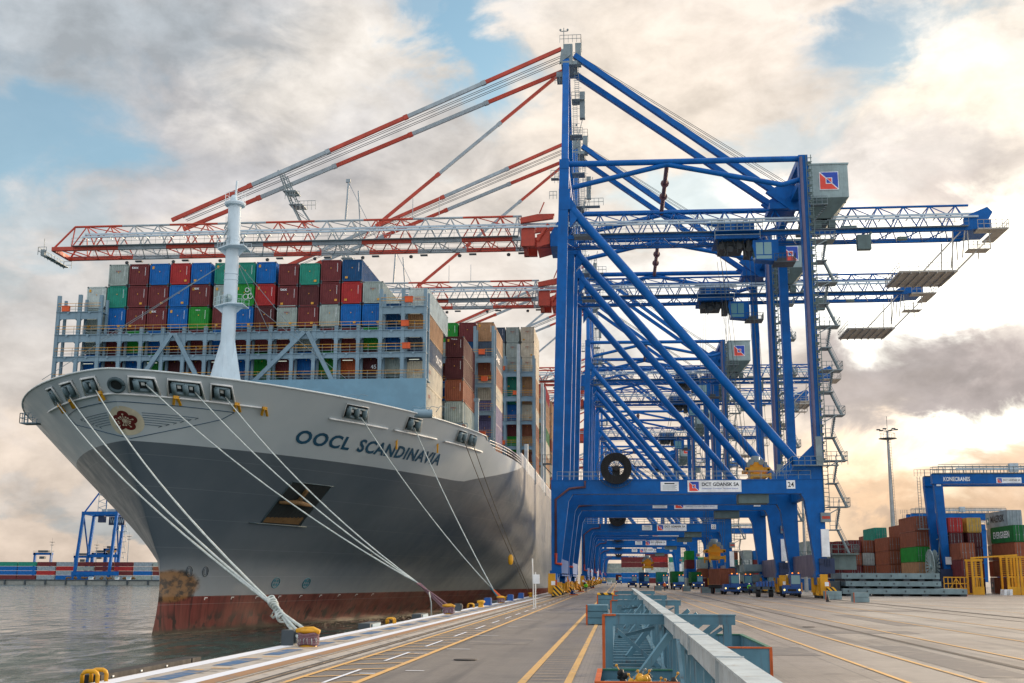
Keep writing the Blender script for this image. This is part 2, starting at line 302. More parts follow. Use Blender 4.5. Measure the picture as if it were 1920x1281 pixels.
near = t.math('MULTIPLY', t.ramp(s3.outputs[1], 104.0, 116.0, 0.62, 0.16), t.math('MULTIPLY', t.ramp(a4.outputs['Fac'], 0.38, 0.62, 0.6, 1.4), t.ramp(a3.outputs['Fac'], 0.40, 0.62, 0.12, 1.7)))
t.set(b.inputs['Roughness'], t.ramp(a3.outputs['Fac'], 0.42, 0.60, 0.05, 0.32))
t.set(bn.inputs['Strength'], near)
t.l.new(h, bn.inputs['Height']); t.l.new(bn.outputs[0], b.inputs['Normal'])

# ------------------------------------------------------------------ mesh builder
class MB:
    def __init__(s): s.v = []; s.f = []; s.mi = []; s.sm = []
    def add(s, vs, fs, mi=0, smooth=False):
        o = len(s.v); s.v.extend([tuple(p) for p in vs]); s.f.extend([tuple(i+o for i in f) for f in fs])
        s.mi.extend([mi]*len(fs)); s.sm.extend([smooth]*len(fs)); return s
    def box(s, x0, x1, y0, y1, z0, z1, mi=0):
        vs = [(x, y, z) for z in (z0, z1) for y in (y0, y1) for x in (x0, x1)]
        return s.add(vs, [(0, 2, 3, 1), (4, 5, 7, 6), (0, 1, 5, 4), (2, 6, 7, 3), (0, 4, 6, 2), (1, 3, 7, 5)], mi)
    def beam(s, p, q, w, h=None, up=(0, 0, 1), mi=0, w2=None, h2=None):
        h = w if h is None else h; w2 = w if w2 is None else w2; h2 = h if h2 is None else h2
        p = Vector(p); q = Vector(q); d = (q-p).normalized(); u = Vector(up)
        if abs(d.dot(u)) > 0.98: u = Vector((0, 1, 0))
        a = d.cross(u).normalized(); c = a.cross(d).normalized()
        vs = [p-a*w/2-c*h/2, p+a*w/2-c*h/2, p+a*w/2+c*h/2, p-a*w/2+c*h/2, q-a*w2/2-c*h2/2, q+a*w2/2-c*h2/2, q+a*w2/2+c*h2/2, q-a*w2/2+c*h2/2]
        return s.add(vs, [(0, 1, 2, 3), (7, 6, 5, 4), (0, 4, 5, 1), (1, 5, 6, 2), (2, 6, 7, 3), (3, 7, 4, 0)], mi)
    def tube(s, p, q, r, n=8, r2=None, mi=0, cap=True):
        r2 = r if r2 is None else r2
        p = Vector(p); q = Vector(q); d = (q-p).normalized(); u = Vector((0, 0, 1))
        if abs(d.z) > 0.98: u = Vector((0, 1, 0))
        a = d.cross(u).normalized(); c = a.cross(d)
        vs = [p+(a*math.cos(2*math.pi*i/n)+c*math.sin(2*math.pi*i/n))*r for i in range(n)]+[q+(a*math.cos(2*math.pi*i/n)+c*math.sin(2*math.pi*i/n))*r2 for i in range(n)]
        s.add(vs, [(i, i+n, (i+1) % n+n, (i+1) % n) for i in range(n)], mi, n > 5)
        if cap: s.add(vs, [tuple(range(n)), tuple(range(2*n-1, n-1, -1))], mi)
        return s
    def path(s, pts, r, n=6, mi=0, twist=0.0):
        pts = [Vector(p) for p in pts]; rings = []
        for k, p in enumerate(pts):
            d = (pts[min(k+1, len(pts)-1)]-pts[max(k-1, 0)]).normalized(); u = Vector((0, 0, 1))
            if abs(d.z) > 0.98: u = Vector((0, 1, 0))
            a = d.cross(u).normalized(); c = a.cross(d); rr = r[k] if isinstance(r, (list, tuple)) else r
            rings += [p+(a*math.cos(2*math.pi*i/n+twist*k)+c*math.sin(2*math.pi*i/n+twist*k))*rr for i in range(n)]
        m = len(pts); fs = [(k*n+i, (k+1)*n+i, (k+1)*n+(i+1) % n, k*n+(i+1) % n) for k in range(m-1) for i in range(n)]
        fs += [tuple(range(n)), tuple((m-1)*n+i for i in range(n-1, -1, -1))]
        return s.add(rings, fs, mi, True)
    def prism(s, poly, y0, y1, axis='y', mi=0):
        n = len(poly)
        def P(a, b_, c_):
            return (a, c_, b_) if axis == 'y' else ((c_, a, b_) if axis == 'x' else (a, b_, c_))
        vs = [P(a, b_, y0) for a, b_ in poly]+[P(a, b_, y1) for a, b_ in poly]
        return s.add(vs, [tuple(range(n-1, -1, -1)), tuple(range(n, 2*n))]+[(i, (i+1) % n, (i+1) % n+n, i+n) for i in range(n)], mi)
    def lathe(s, prof, c, n=16, mi=0, axis='z'):
        vs = []
        for r, h in prof:
            for i in range(n):
                a = 2*math.pi*i/n; x, y = r*math.cos(a), r*math.sin(a)
                vs.append((c[0]+x, c[1]+y, c[2]+h) if axis == 'z' else (c[0]+x, c[1]+h, c[2]+y))
        m = len(prof); fs = [(k*n+i, k*n+(i+1) % n, (k+1)*n+(i+1) % n, (k+1)*n+i) for k in range(m-1) for i in range(n)]
        s.add(vs, fs, mi, True); return s.add(vs, [tuple(range(n-1, -1, -1)), tuple((m-1)*n+i for i in range(n))], mi)
    def rail(s, p, q, h=1.1, step=1.5, r=0.03, mi=0, mids=(0.5, 1.0), posts=True):
        p = Vector(p); q = Vector(q); L = (q-p).length; k = max(1, int(round(L/step)))
        for f in mids: s.beam(p+Vector((0, 0, h*f)), q+Vector((0, 0, h*f)), 2*r, mi=mi)
        if posts:
            for i in range(k+1):
                a = p.lerp(q, i/k); s.beam(a, a+Vector((0, 0, h)), 2*r, mi=mi)
        return s
    def build(s, name, mats, parent=None, origin=(0, 0, 0)):
        me = bpy.data.meshes.new(name)
        o0 = Vector(origin) if parent is None else Vector((0, 0, 0))
        me.from_pydata([tuple(Vector(p)-o0) for p in s.v], [], s.f)
        for mt in (mats if isinstance(mats, (list, tuple)) else [mats]): me.materials.append(MAT[mt])
        me.polygons.foreach_set('material_index', s.mi); me.polygons.foreach_set('use_smooth', s.sm); me.update()
        o = bpy.data.objects.new(name, me); COL.objects.link(o)
        if parent is not None:                       # mesh is written in world coordinates; undo the parent's offset
            o.parent = parent; off = Vector((0, 0, 0)); q = parent
            while q is not None: off += q.location; q = q.parent
            o.location = -off
        else: o.location = origin
        return o

def tag(o, label=None, cat=None, group=None, kind=None):
    if label: o['label'] = label
    if cat: o['category'] = cat
    if group: o['group'] = group
    if kind: o['kind'] = kind
    return o
def thing(name, label, cat, loc=(0, 0, 0), group=None, rz=0.0):
    o = bpy.data.objects.new(name, None); COL.objects.link(o); o.location = loc; o.rotation_euler.z = rz
    o.empty_display_size = 0.5
    return tag(o, label, cat, group)
def copy_tree(o, parent=None):
    c = o.copy(); COL.objects.link(c)
    if parent is not None: c.parent = parent
    for ch in [x for x in o.children]: copy_tree(ch, c)
    return c
FONT_CACHE = {}
def text_verts(s, bold=0.0, shear=0.0, space=1.0):
    key = (s, bold, shear, space)
    if key not in FONT_CACHE:
        cu = bpy.data.curves.new('lettering', 'FONT'); cu.body = s; cu.offset = bold; cu.shear = shear; cu.space_character = space
        cu.size = 1.0; cu.resolution_u = 3
        ob = bpy.data.objects.new('lettering', cu); me = bpy.data.meshes.new_from_object(ob)
        vs = np.array([v.co[:] for v in me.vertices]); fs = [tuple(p.vertices) for p in me.polygons]
        bpy.data.objects.remove(ob); bpy.data.curves.remove(cu)
        lo, hi = vs[:, :2].min(0), vs[:, :2].max(0); vs[:, :2] = (vs[:, :2]-lo)/(hi-lo)
        FONT_CACHE[key] = (vs, fs, (hi[0]-lo[0])/(hi[1]-lo[1]))
    return FONT_CACHE[key]
def text_on(mb, s, origin, ux, uz, w=None, h=1.0, mi=0, **kw):
    """lay lettering in the plane spanned by ux (reading direction) and uz (up)"""
    vs, fs, asp = text_verts(s, **kw); w = w or h*asp
    o = Vector(origin); ux = Vector(ux); uz = Vector(uz)
    return mb.add([o+ux*(float(v[0])*w)+uz*(float(v[1])*h) for v in vs], fs, mi)
def emblem_sign(mb, x0, x1, z0, z1, y, e=0.02):
    """square sign: white edge, blue upper right, red lower left, small counter-changed square. mats: white, blue, red"""
    W = x1-x0; H = z1-z0
    def P(u, v, d=0): return (x0+u*W, y-d, z0+v*H)
    mb.add([P(0, 0), P(1, 0), P(1, 1), P(0, 1)], [(0, 1, 2, 3)], 0)
    b = 0.035; d = e
    mb.add([P(b+.04, 1-b, d), P(1-b, b+.04, d), P(1-b, 1-b, d)], [(0, 1, 2)], 1)
    mb.add([P(b, 1-b-.04, d), P(b, b, d), P(1-b-.04, b, d)], [(0, 1, 2)], 2)
    a, c = .33, .67
    mb.add([P(a, a, 2*d), P(c, a, 2*d), P(c, c, 2*d), P(a, c, 2*d)], [(0, 1, 2, 3)], 0)
    a, c = .37, .63
    mb.add([P(a+.02, c, 3*d), P(c, a+.02, 3*d), P(c, c, 3*d)], [(0, 1, 2)], 2)
    mb.add([P(a, c-.02, 3*d), P(a, a, 3*d), P(c-.02, a, 3*d)], [(0, 1, 2)], 1)
# ================================================================== THE SETTING
Y0, Y1 = -60.0, 1500.0
EDGE = -12.1
g = MB(); g.box(EDGE, 900, Y0, Y1, -9, 0.0); tag(g.build('quay', 'paving'), kind='structure')
wm = MB(); wm.add([(-6000, -300, -3), (EDGE, -300, -3), (EDGE, 2400, -3), (-6000, 2400, -3)], [(0, 1, 2, 3)]); wm.add([(-6000,2400,-3),(6000,2400,-3),(6000,9000,-3),(-6000,9000,-3)],[(0,1,2,3)])
tag(wm.build('water', 'water'), kind='structure')
# coping: concrete strip along the edge, rail channels, painted strips (each a sheet 4 mm above the last)
c = MB(); c.box(EDGE-0.02, -9.55, Y0, Y1, -1.2, 0.012); tag(c.build('quay_coping', 'coping'), kind='structure')
def sheet(name, rects, mat, z=0.016):
    b_ = MB()
    for (x0, x1, ya, yb) in rects: b_.add([(x0, ya, z), (x1, ya, z), (x1, yb, z), (x0, yb, z)], [(0, 1, 2, 3)])
    return tag(b_.build(name, mat), kind='structure')
sheet('painted_edge_strip', [(-12.05, -11.55, Y0, 760), (-10.15, -9.75, Y0, 760)], 'line_white')
bl, yl = [], []
y = Y0+60
while y < 260:
    bl.append((-11.2, -10.65, y, y+2.9)); yl.append((-11.45, -10.9, y+2.95, y+3.2)); yl.append((-10.9, -10.35, y+3.6, y+3.8)); y += 4.6
sheet('paving_patch', [(-5.8, -3.4, 44, 47.5), (3.9, 6.4, 39, 44), (9.2, 13.5, 55, 58), (5.2, 7.9, 71, 80), (14.5, 16.2, 64, 84), (-6.0, -2.6, 83, 86), (18.0, 23.5, 92, 96), (9.0, 10.4, 31, 45)], 'patch', 0.006)
sheet('drain_channel', [(10.9, 11.15, 20, 600), (23.2, 23.45, 20, 600)], 'groove', 0.010)
sheet('painted_edge_blocks', bl, 'line_blue', 0.020); sheet('painted_edge_dashes', yl, 'line_yellow', 0.020)
sheet('rail_bed', [(-9.74, -9.30, Y0, 900)], 'rust_band', 0.016)
sheet('rail_surround', [(-9.30, -8.62, Y0, 900), (-8.30, -8.05, Y0, 900)], 'coping', 0.008)
sheet('rail_channel', [(-8.62, -8.30, Y0, 900), (25.35, 25.95, Y0, 900)], 'groove', 0.012)
r_ = MB(); r_.box(-8.50, -8.42, Y0, 900, 0.0, 0.03); r_.box(-9.12, -9.06, Y0, 900, 0.0, 0.028); r_.box(25.60, 25.70, Y0, 900, 0.0, 0.03)
tag(r_.build('crane_rail', 'rail_steel'), kind='structure')
ye = [(-7.85, -7.70, Y0, 760), (-6.20, -6.02, Y0, 760), (-2.40, -2.20, Y0, 700), (-1.32, -1.14, Y0, 700),
      (6.70, 6.84, 20, 700), (8.5, 8.64, 20, 700), (12.2, 12.34, 20, 700), (15.8, 15.94, 20, 700), (19.4, 19.54, 30, 700), (29.2, 29.34, 20, 700)]
sheet('painted_lane_line', ye, 'line_yellow')
ob_ = MB()
y = 12.0
while y < 230:                                         # slanting bars of the keep-clear strip beside the rail
    ob_.add([(-7.70, y, .020), (-6.20, y+0.9, .020), (-6.20, y+1.08, .020), (-7.70, y+0.18, .020)], [(0, 1, 2, 3)]); y += 2.1
tag(ob_.build('painted_keep_clear_bars', 'line_yellow'), kind='structure')
rg = []
y = 20.0
while y < 120: rg.append((-2.18, -1.34, y, y+0.075)); y += 0.88
sheet('painted_walkway_rungs', rg, 'line_thin', 0.020)
ws = [(-6.9, -6.8, 20+7.3*i, 24+7.3*i) for i in range(22)]+[(-5.6-0.3*(i % 3), -5.1, 31+9.5*i, 31.12+9.5*i) for i in range(7)]+[(-6.6, -6.2, 30+8.1*i, 30.14+8.1*i) for i in range(9)]
sheet('painted_survey_marks', ws, 'line_white', 0.024)
cv_ = MB(); cv_.lathe([(0.36, 0.018), (0.36, 0.024), (0.0, 0.026)], (-4.6, 35.5, 0), 20); cv_.lathe([(0.34, 0.018), (0.34, 0.024), (0.0, 0.026)], (9.6, 62, 0), 20)
tag(cv_.build('manhole_cover', 'groove'), kind='structure')

# far bank of the basin
fb = MB(); fb.box(-1800, -95, 752, 1500, -9, 0.4); tag(fb.build('far_quay', 'concrete'), kind='structure')
fp = MB()
for i in range(34): fp.box(-560+i*14, -559+i*14, 751.2, 752, -2.7, 0.3)
fp.box(-1800, -95, 751.6, 752, -0.25, 0.5); tag(fp.build('far_quay_fendering', 'dark_steel'), kind='structure')

# ================================================================== THE SHIP
XC, BH = -44.5, 29.8
PH = [0.939, 0.716, 1.968, 123.4, 80.24, 1.2037, 0.88, 2.499]
ship = thing('container_ship', 'huge container ship moored bow towards us along the quay, grey hull over red underwater paint', 'ship', (XC, 112, -3))
def ys(z): return 111.7-0.06*(z-1.5)**2 if z < 4 else 111.3-14.3*max(0, min(1.12, (z-4)/16.3))**0.9
def hb(t, z):
    wv_ = max(0, min(1, (z+3)/23.3)); q = PH[0]+(PH[1]-PH[0])*wv_**PH[2]; n = PH[6]+(PH[7]-PH[6])*wv_
    return BH*max(0, 1-(1-t)**n)**q
def hl(z):
    wv_ = max(0, min(1, (z+3)/23.3)); return PH[3]+(PH[4]-PH[3])*wv_**PH[5]
_lc = {}
def wl(z):
    k = round(z, 3)
    if k not in _lc:
        t = np.linspace(0, 1, 260)**2; b_ = np.array([hb(a, z) for a in t]); yy = ys(z)+t*hl(z)
        b_ = np.append(b_, BH); yy = np.append(yy, 560)
        s_ = np.concatenate([[0], np.cumsum(np.hypot(np.diff(b_), np.diff(yy)))]); _lc[k] = (s_, b_, yy)
    return _lc[k]
def hull(s, z, off=0.0):
    s_, b_, yy = wl(z); a = abs(s); sg = 1 if s >= 0 else -1
    p = Vector((XC+sg*float(np.interp(a, s_, b_)), float(np.interp(a, s_, yy)), z))
    if off:
        e = 0.25; p1 = hull(s+e, z); p0 = hull(s-e, z); u1 = hull(s, z+e); u0 = hull(s, z-e)
        n = (p1-p0).cross(u1-u0).normalized()
        p = p+n*off
    return p
def top_z(Y):                                          # sheer line: forecastle bulwark, then down to the main deck
    if Y < 147: return 20.35-0.004*(Y-97)
    if Y < 151: return 20.15-1.15*(Y-147)/4
    return 19.0+0.35*min(1, (Y-151)/30)
zs = [-6, -4.5, -3, -2, -1, 0, 1, 2, 3, 4, 4.6, 5.3, 6, 7, 8, 9, 10, 11, 12, 13, 14, 15, 16, 17, 18, 19]
tt = [0, .0006, .002, .005, .01, .018, .03, .045, .065, .09, .12, .155, .19, .23, .28, .33, .39, .45, .52, .6, .68, .76, .84, .92, 1.0]
hm = MB()
for sg in (1, -1):
    grid = []
    for z in zs+['top']:
        row = []
        for t in tt:
            zz_ = z
            if z == 'top':
                zz_ = 20.2
                for _ in range(4): zz_ = top_z(ys(zz_)+t*hl(zz_))
            z_ = max(-3.0, zz_) if z != 'top' else zz_
            row.append((XC+sg*hb(t, z_), ys(zz_)+t*hl(z_), zz_))
        zz_ = 19.35 if z == 'top' else z
        row += [(XC+sg*BH, Yk, zz_) for Yk in (260, 330, 420, 490)]
        grid.append(row)
    n = len(grid[0]); vs = [p for r in grid for p in r]; fs = []
    for i in range(len(grid)-1):
        for j in range(n-1):
            q = (i*n+j, i*n+j+1, (i+1)*n+j+1, (i+1)*n+j); fs.append(q if sg > 0 else q[::-1])
    hm.add(vs, fs, 0, True)
hm.add([(XC-BH, 490, -6), (XC+BH, 490, -6), (XC+BH, 490, 19.35), (XC-BH, 490, 19.35)], [(0, 1, 2, 3)])
hull_o = hm.build('hull', 'hull_paint', ship)
dk = MB()                                               # decks behind the bulwark
def deck_at(z, ya, yb, inset=0.25):
    pts = []
    s_, b_, yy = wl(z)
    for Yk in np.linspace(ya, yb, 40):
        b1 = float(np.interp(Yk, yy, b_)); pts.append((max(0.05, b1-inset), Yk))
    vs = [(XC+b1, Yk, z) for b1, Yk in pts]+[(XC-b1, Yk, z) for b1, Yk in pts]; n = len(pts)
    dk.add(vs, [(i, i+n, i+1+n, i+1) for i in range(n-1)])
deck_at(18.2, 99, 147); deck_at(18.6, 147, 490)
deck_o = dk.build('deck', 'ship_bridge', ship)
# rolled rail on the bulwark top
cap = MB()
for sg in (1, -1):
    pts = []
    for sv_ in np.linspace(0, 60, 70):
        zt = 20.3
        for _ in range(3): zt = top_z(hull(sg*sv_, zt).y)
        p = hull(sg*sv_, zt); pts.append((p.x, p.y, zt+0.02))
    cap.path(pts, 0.10, 6)
cap.build('bulwark_rail', 'ship_light', ship)

paint('roller_grey', (110, 132, 140), .5, dirt_amt=.4)
# mooring openings in the bulwark
def quad(mb, s0, s1, z0, z1, off, mi=0, sl0=0.0, sl1=0.0, n=6):
    """strip following the hull; sl = how far the top edge is shifted in s at each end"""
    vs = []
    for i in range(n+1):
        f = i/n; sb = s0+(s1-s0)*f; st = (s0+sl0)+((s1+sl1)-(s0+sl0))*f
        vs += [hull(sb, z0, off), hull(st, z1, off)]
    return mb.add(vs, [(2*i, 2*i+2, 2*i+3, 2*i+1) for i in range(n)], mi)
def hbar(mb, pts, off, r, mi=0): return mb.path([hull(s, z, off) for s, z in pts], r, 6, mi)
wins = [(-11.9, -10.1, 1), (-8.1, -5.4, 1), (-3.9, -1.6, 1), (1.4, 3.9, 1), (4.8, 8.1, 2), (8.9, 11.2, 1), (25.1, 28.9, 2), (35.9, 39.2, 1), (48.6, 51.6, 1), (52.2, 55.2, 1)]
for k, (s0, s1, nr) in enumerate(wins):
    z0, z1 = 18.62, 19.78; rr = 0.35 if k < 6 else 0.5
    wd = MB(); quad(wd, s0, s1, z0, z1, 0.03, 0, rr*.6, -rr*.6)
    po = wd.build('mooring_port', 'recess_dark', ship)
    fr = MB()
    sh = 0.12 if k < 6 else 0.05
    hbar(fr, [(s0-.1, z0-.05), (s0+rr*.5-.05, z1+.08), (s1-rr*.5+.05, z1+.08), (s1+.1, z0-.05)], 0.10, sh); fr.build('port_frame', 'white', po)
    ro = MB(); ctr = [(s0+s1)/2] if nr == 1 else [s0+(s1-s0)*.33, s0+(s1-s0)*.67]
    for cc in ctr:
        wdt = (s1-s0)*0.15/nr if nr == 1 else (s1-s0)*0.10
        for sx in (-1, 1): ro.path([hull(cc+sx*wdt*1.6, z0+.22, .10), hull(cc+sx*wdt*1.6, z1-.2, .10)], wdt*.75, 8)
        ro.path([hull(cc-wdt*2, z0+.2, .08), hull(cc+wdt*2, z0+.2, .08)], .17, 8); ro.path([hull(cc-wdt*2, z1-.2, .08), hull(cc+wdt*2, z1-.2, .08)], .13, 8)
    quad(ro, s0+.1, s1-.1, z0+.02, z0+.16, .14)
    ro.build('fairlead_roller', 'roller_grey', po)
    sk = MB()
    for cc in ctr:
        quad(sk, cc-.16, cc+.16, 19.18, 19.42, .06)
    sk.build('painted_sky_gap', 'white', po)  # white patches painted where skylight would show through the port
# round bow chock
rc = MB()
ring = [hull(.35+.62*math.cos(a), 19.1+.50*math.sin(a), .10) for a in np.linspace(0, 2*math.pi, 25)]
rc.path(ring, .17, 8); rco = rc.build('bow_chock', 'recess', ship)
rc2 = MB(); rc2.add([hull(.35+.5*math.cos(a), 19.1+.4*math.sin(a), .05) for a in np.linspace(0, 2*math.pi, 24, endpoint=False)], [tuple(range(24))])
rc2.build('chock_opening', 'recess_dark', rco)
# white rubbing bars under the openings
for (sa, sb) in [(-16.4, 14.7), (23.1, 32.7), (34.0, 43.5), (45.6, 58.5)]:
    rb = MB(); hbar(rb, [(s, 18.36 if sa > -1 else 18.42) for s in np.linspace(sa, sb, int(abs(sb-sa)*1.5)+2)], .10, .10); rb.build('rubbing_bar', 'white', ship)
# yellow rope guards hanging on the bar
GU = [(-10.6, 18.3), (-7.2, 18.35), (-1.5, 18.45), (3.4+2.0, 18.35), (11.5, 18.35), (14.0+.6, 18.3)]
for s, z in GU:
    gd = MB()
    for d in (-.24, .24): gd.beam(hull(s+d*.5, z+.25, .22), hull(s+d*1.4, z-.45, .20), .24, .10, up=(0, -1, 0))
    gd.beam(hull(s-.25, z+.2, .25), hull(s+.25, z+.2, .25), .16, .28); gd.build('rope_guard', 'yellow', ship)
# name on the bow
def wrap_text(mb, s, sa, sb, za, zb_, off=.03, mi=0, **kw):
    vs, fs, asp = text_verts(s, **kw)
    return mb.add([hull(sa+(sb-sa)*float(v[0]), za+(zb_-za)*float(v[1]), off) for v in vs], fs, mi)
nm = MB(); wrap_text(nm, 'OOCL', 18.9, 27.0, 15.75, 17.0, bold=.03, shear=.3, space=1.12); wrap_text(nm, 'SCANDINAVIA', 28.3, 45.9, 15.75, 17.0, bold=.03, shear=.3, space=1.1)
nm.build('ship_name', 'name_blue', ship)
# flower emblem with winged lines
em = MB(); ec, ez = .25, 16.2
def disc(mb, cs, cz, rs, rz, off, mi, n=28, m=5):
    vs = [hull(cs, cz, off)]+[hull(cs+rs*k/m*math.cos(2*math.pi*i/n), cz+rz*k/m*math.sin(2*math.pi*i/n), off) for k in range(1, m+1) for i in range(n)]
    fs = [(0, 1+i, 1+(i+1) % n) for i in range(n)]+[(1+(k-1)*n+i, 1+k*n+i, 1+k*n+(i+1) % n, 1+(k-1)*n+(i+1) % n) for k in range(1, m) for i in range(n)]
    mb.add(vs, fs, mi)
disc(em, ec, ez, 1.8, 1.2, .03, 0)
for k in range(5):
    a = math.pi/2+k*2*math.pi/5; disc(em, ec+.72*math.cos(a), ez+.47*math.sin(a), .52, .36, .050, 1, 18, 3)
disc(em, ec, ez, .6, .42, .054, 1, 18, 3)
def flat(mb, a, b_, w_, off, mi):
    dx, dz = b_[0]-a[0], b_[1]-a[1]; L_ = math.hypot(dx, dz); nx, nz = -dz/L_*w_/2, dx/L_*w_/2
    off += .02; mb.add([hull(a[0]+nx, a[1]+nz, off), hull(a[0]-nx, a[1]-nz, off), hull(b_[0]-nx, b_[1]-nz, off), hull(b_[0]+nx, b_[1]+nz, off)], [(0, 1, 2, 3)], mi)
for k in range(15):
    a = math.pi/2+k*2*math.pi/15; L_ = (.80 if k % 3 == 0 else .50); ca, sa_ = math.cos(a), math.sin(a)*.66
    flat(em, (ec+.06*ca, ez+.06*sa_), (ec+L_*ca, ez+L_*sa_), .045, .055, 0)
    c1 = (ec+(L_+.03)*ca, ez+(L_+.03)*sa_); em.add([hull(c1[0]+.085*math.cos(b_), c1[1]+.06*math.sin(b_), .08) for b_ in np.linspace(0, 2*math.pi, 9, endpoint=False)], [tuple(range(9))], 0)
em.build('flower_emblem', ['emblem_cream', 'emblem_red'], ship)
wl_ = MB()
def hline(pts, r=.035): wl_.path([hull(s, z, .02) for s, z in pts], r, 4)
def dense(a, b_, n=10): return [(a[0]+(b_[0]-a[0])*i/n, a[1]+(b_[1]-a[1])*i/n) for i in range(n+1)]
hline([(s, 17.75+.0*s) for s in np.linspace(-7.2, 6.5, 24)]+dense((6.5, 17.75), (11.3, 17.72)))
hline(dense((-11.0, 17.5), (-7.2, 17.75)))
hline(dense((11.3, 17.72), (9.8, 17.0))+dense((9.8, 17.0), (7.0, 16.3))+dense((7.0, 16.3), (.5, 14.75)))
hline(dense((-11.0, 17.5), (-10.0, 16.7))+dense((-10.0, 16.7), (-6, 16.0))+dense((-6.0, 16.0), (.5, 14.75)))
for k in range(6):
    z = 16.95-.19*k; e = 7.4-.75*k; hline(dense((2.0, z), (e, z-.02))+[(e-.4, z-.17)], .022); hline(dense((-1.6, z), (-e-.4, z-.02))+[(-e, z-.17)], .022)
wl_.build('emblem_wing_lines', 'name_blue', ship)
# anchor recess, rusty below
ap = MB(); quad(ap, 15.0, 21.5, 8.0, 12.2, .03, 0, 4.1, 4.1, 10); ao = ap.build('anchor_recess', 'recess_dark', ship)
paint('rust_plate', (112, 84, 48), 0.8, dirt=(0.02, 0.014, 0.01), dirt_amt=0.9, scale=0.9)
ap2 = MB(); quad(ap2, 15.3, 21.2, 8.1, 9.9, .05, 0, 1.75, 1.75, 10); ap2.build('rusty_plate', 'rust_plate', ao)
ap3 = MB(); hbar(ap3, dense((13.2, 8.0), (22.6, 7.9), 6), .08, .06); hbar(ap3, dense((19.1, 12.25), (25.9, 12.2), 6), .06, .06); hbar(ap3, dense((15.0, 8.0), (19.1, 12.2), 6), .05, .05); hbar(ap3, dense((21.5, 8.0), (25.6, 12.2), 6), .05, .05)
ap3.build('recess_edge', 'recess', ao)
an = MB(); an.path([hull(17.4, 10.25, .25), hull(20.2, 10.45, .35), hull(22.6, 10.2, .25)], [.15, .32, .15], 8); an.beam(hull(20.2, 10.4, .3), hull(21.4, 11.7, .3), .4, .3); an.build('anchor', 'rust_plate', ao)
# thruster marks, load marks and old circles
tm = MB()
for sc_, zc in ((19.1, 1.8), (25.5, 1.75)):
    tm.path([hull(sc_+.72*math.cos(a), zc+.55*math.sin(a), .02) for a in np.linspace(0, 2*math.pi, 25)], .07, 4)
    for k in range(4):
        a = math.pi/4+k*math.pi/2; tm.add([hull(sc_+.36*math.cos(a)+.22*math.cos(b_), zc+.28*math.sin(a)+.16*math.sin(b_), .02) for b_ in np.linspace(0, 2*math.pi, 12, endpoint=False)], [tuple(range(12))])
paint('mark_teal', (36, 112, 128), 0.5, dirt_amt=0.1); tm.build('thruster_mark', 'mark_teal', ship)
for sc_ in (4.0, 6.4):
    cm = MB(); cm.path([hull(sc_+.42*math.cos(a), 2.95+.5*math.sin(a), .02) for a in np.linspace(0, 2*math.pi, 21)], .05, 4)
    cm.path([hull(sc_+.22*math.cos(a), 2.95+.35*math.sin(a), .02) for a in np.linspace(0, 2*math.pi, 21)], .025, 4); cm.build('worn_draught_circle', 'dark_steel', ship)
lm = MB()
for k in range(9):
    s = 7+k*4.6; lm.add([hull(s, .28, .02), hull(s+.5, .28, .02), hull(s+.5, .36, .02), hull(s, .36, .02)], [(0, 1, 2, 3)]); lm.add([hull(s, .1, .02), hull(s+.12, .1, .02), hull(s+.12, .36, .02), hull(s, .36, .02)], [(0, 1, 2, 3)])
lm.build('load_mark', 'white', ship)
# platform on the far side of the bow
pf = MB(); pc = hull(-27.5, 18.9, .6); pf.box(pc.x-.9, pc.x+1.0, pc.y-.8, pc.y+.8, pc.z-.1, pc.z); pf.rail((pc.x-.9, pc.y-.8, pc.z), (pc.x+1, pc.y-.8, pc.z), 1.0, .5); pf.rail((pc.x-.9, pc.y-.8, pc.z), (pc.x-.9, pc.y+.8, pc.z), 1.0, .5)
pf.build('side_platform', 'ship_bridge', ship)
# breakwater wall on the forecastle
bw = MB(); bw.prism([(XC-23.3, 20.0), (XC+22.6, 20.0), (XC+22.6, 25.05), (XC-23.3, 25.05)], 131.0, 131.3)
bw.box(XC-23.3, XC+22.6, 131.3, 134.0, 24.95, 25.03)
bw.build('breakwater', 'ship_blue', ship)
fd = MB()
for sx, sy in ((-31.5, 113.5), (-24.5, 122.5)):
    fd.beam((sx, sy+4, 18.2), (sx, sy+4, 20.9), .7, .5); fd.tube((sx+2, sy+4, 20.3), (sx+4, sy+4.5, 20.3), .5, 10)
    for k in range(4): fd.path([(sx+1.5+k, sy+4, 20.4), (sx+2+k, sy+4, 21.1), (sx+2.8+k, sy+4, 20.9)], .03, 4)
fd.build('deck_winch', 'ship_bridge', ship)
# foremast
ms_ = thing  # alias keeps the builder short
MX, MY = XC, 127.5
fm = MB()
fm.lathe([(.86, 25.0), (.80, 33.0), (.76, 45.6)], (MX, MY, 0), 24)
for z in (36.2, 36.9): fm.lathe([(.83, z), (.86, z+.04), (.83, z+.08)], (MX, MY, 0), 24)
fmo = fm.build('foremast', 'ship_mast', ship)
fn = MB()
fn.add([(MX-2.45, MY, 22.6), (MX, MY-1.6, 22.2), (MX+2.1, MY, 22.6), (MX, MY+2.0, 22.6), (MX-.80, MY, 29.3), (MX, MY-.84, 29.3), (MX+.80, MY, 29.3), (MX, MY+.80, 29.3)],
       [(0, 1, 5, 4), (1, 2, 6, 5), (2, 3, 7, 6), (3, 0, 4, 7)]); fn.build('mast_foot', 'ship_mast', fmo)
fx = MB(); fx.box(MX-2.2, MX+2.3, MY-2, MY+2, 18.2, 22.7); fx.build('mast_pedestal', 'ship_blue', fmo)
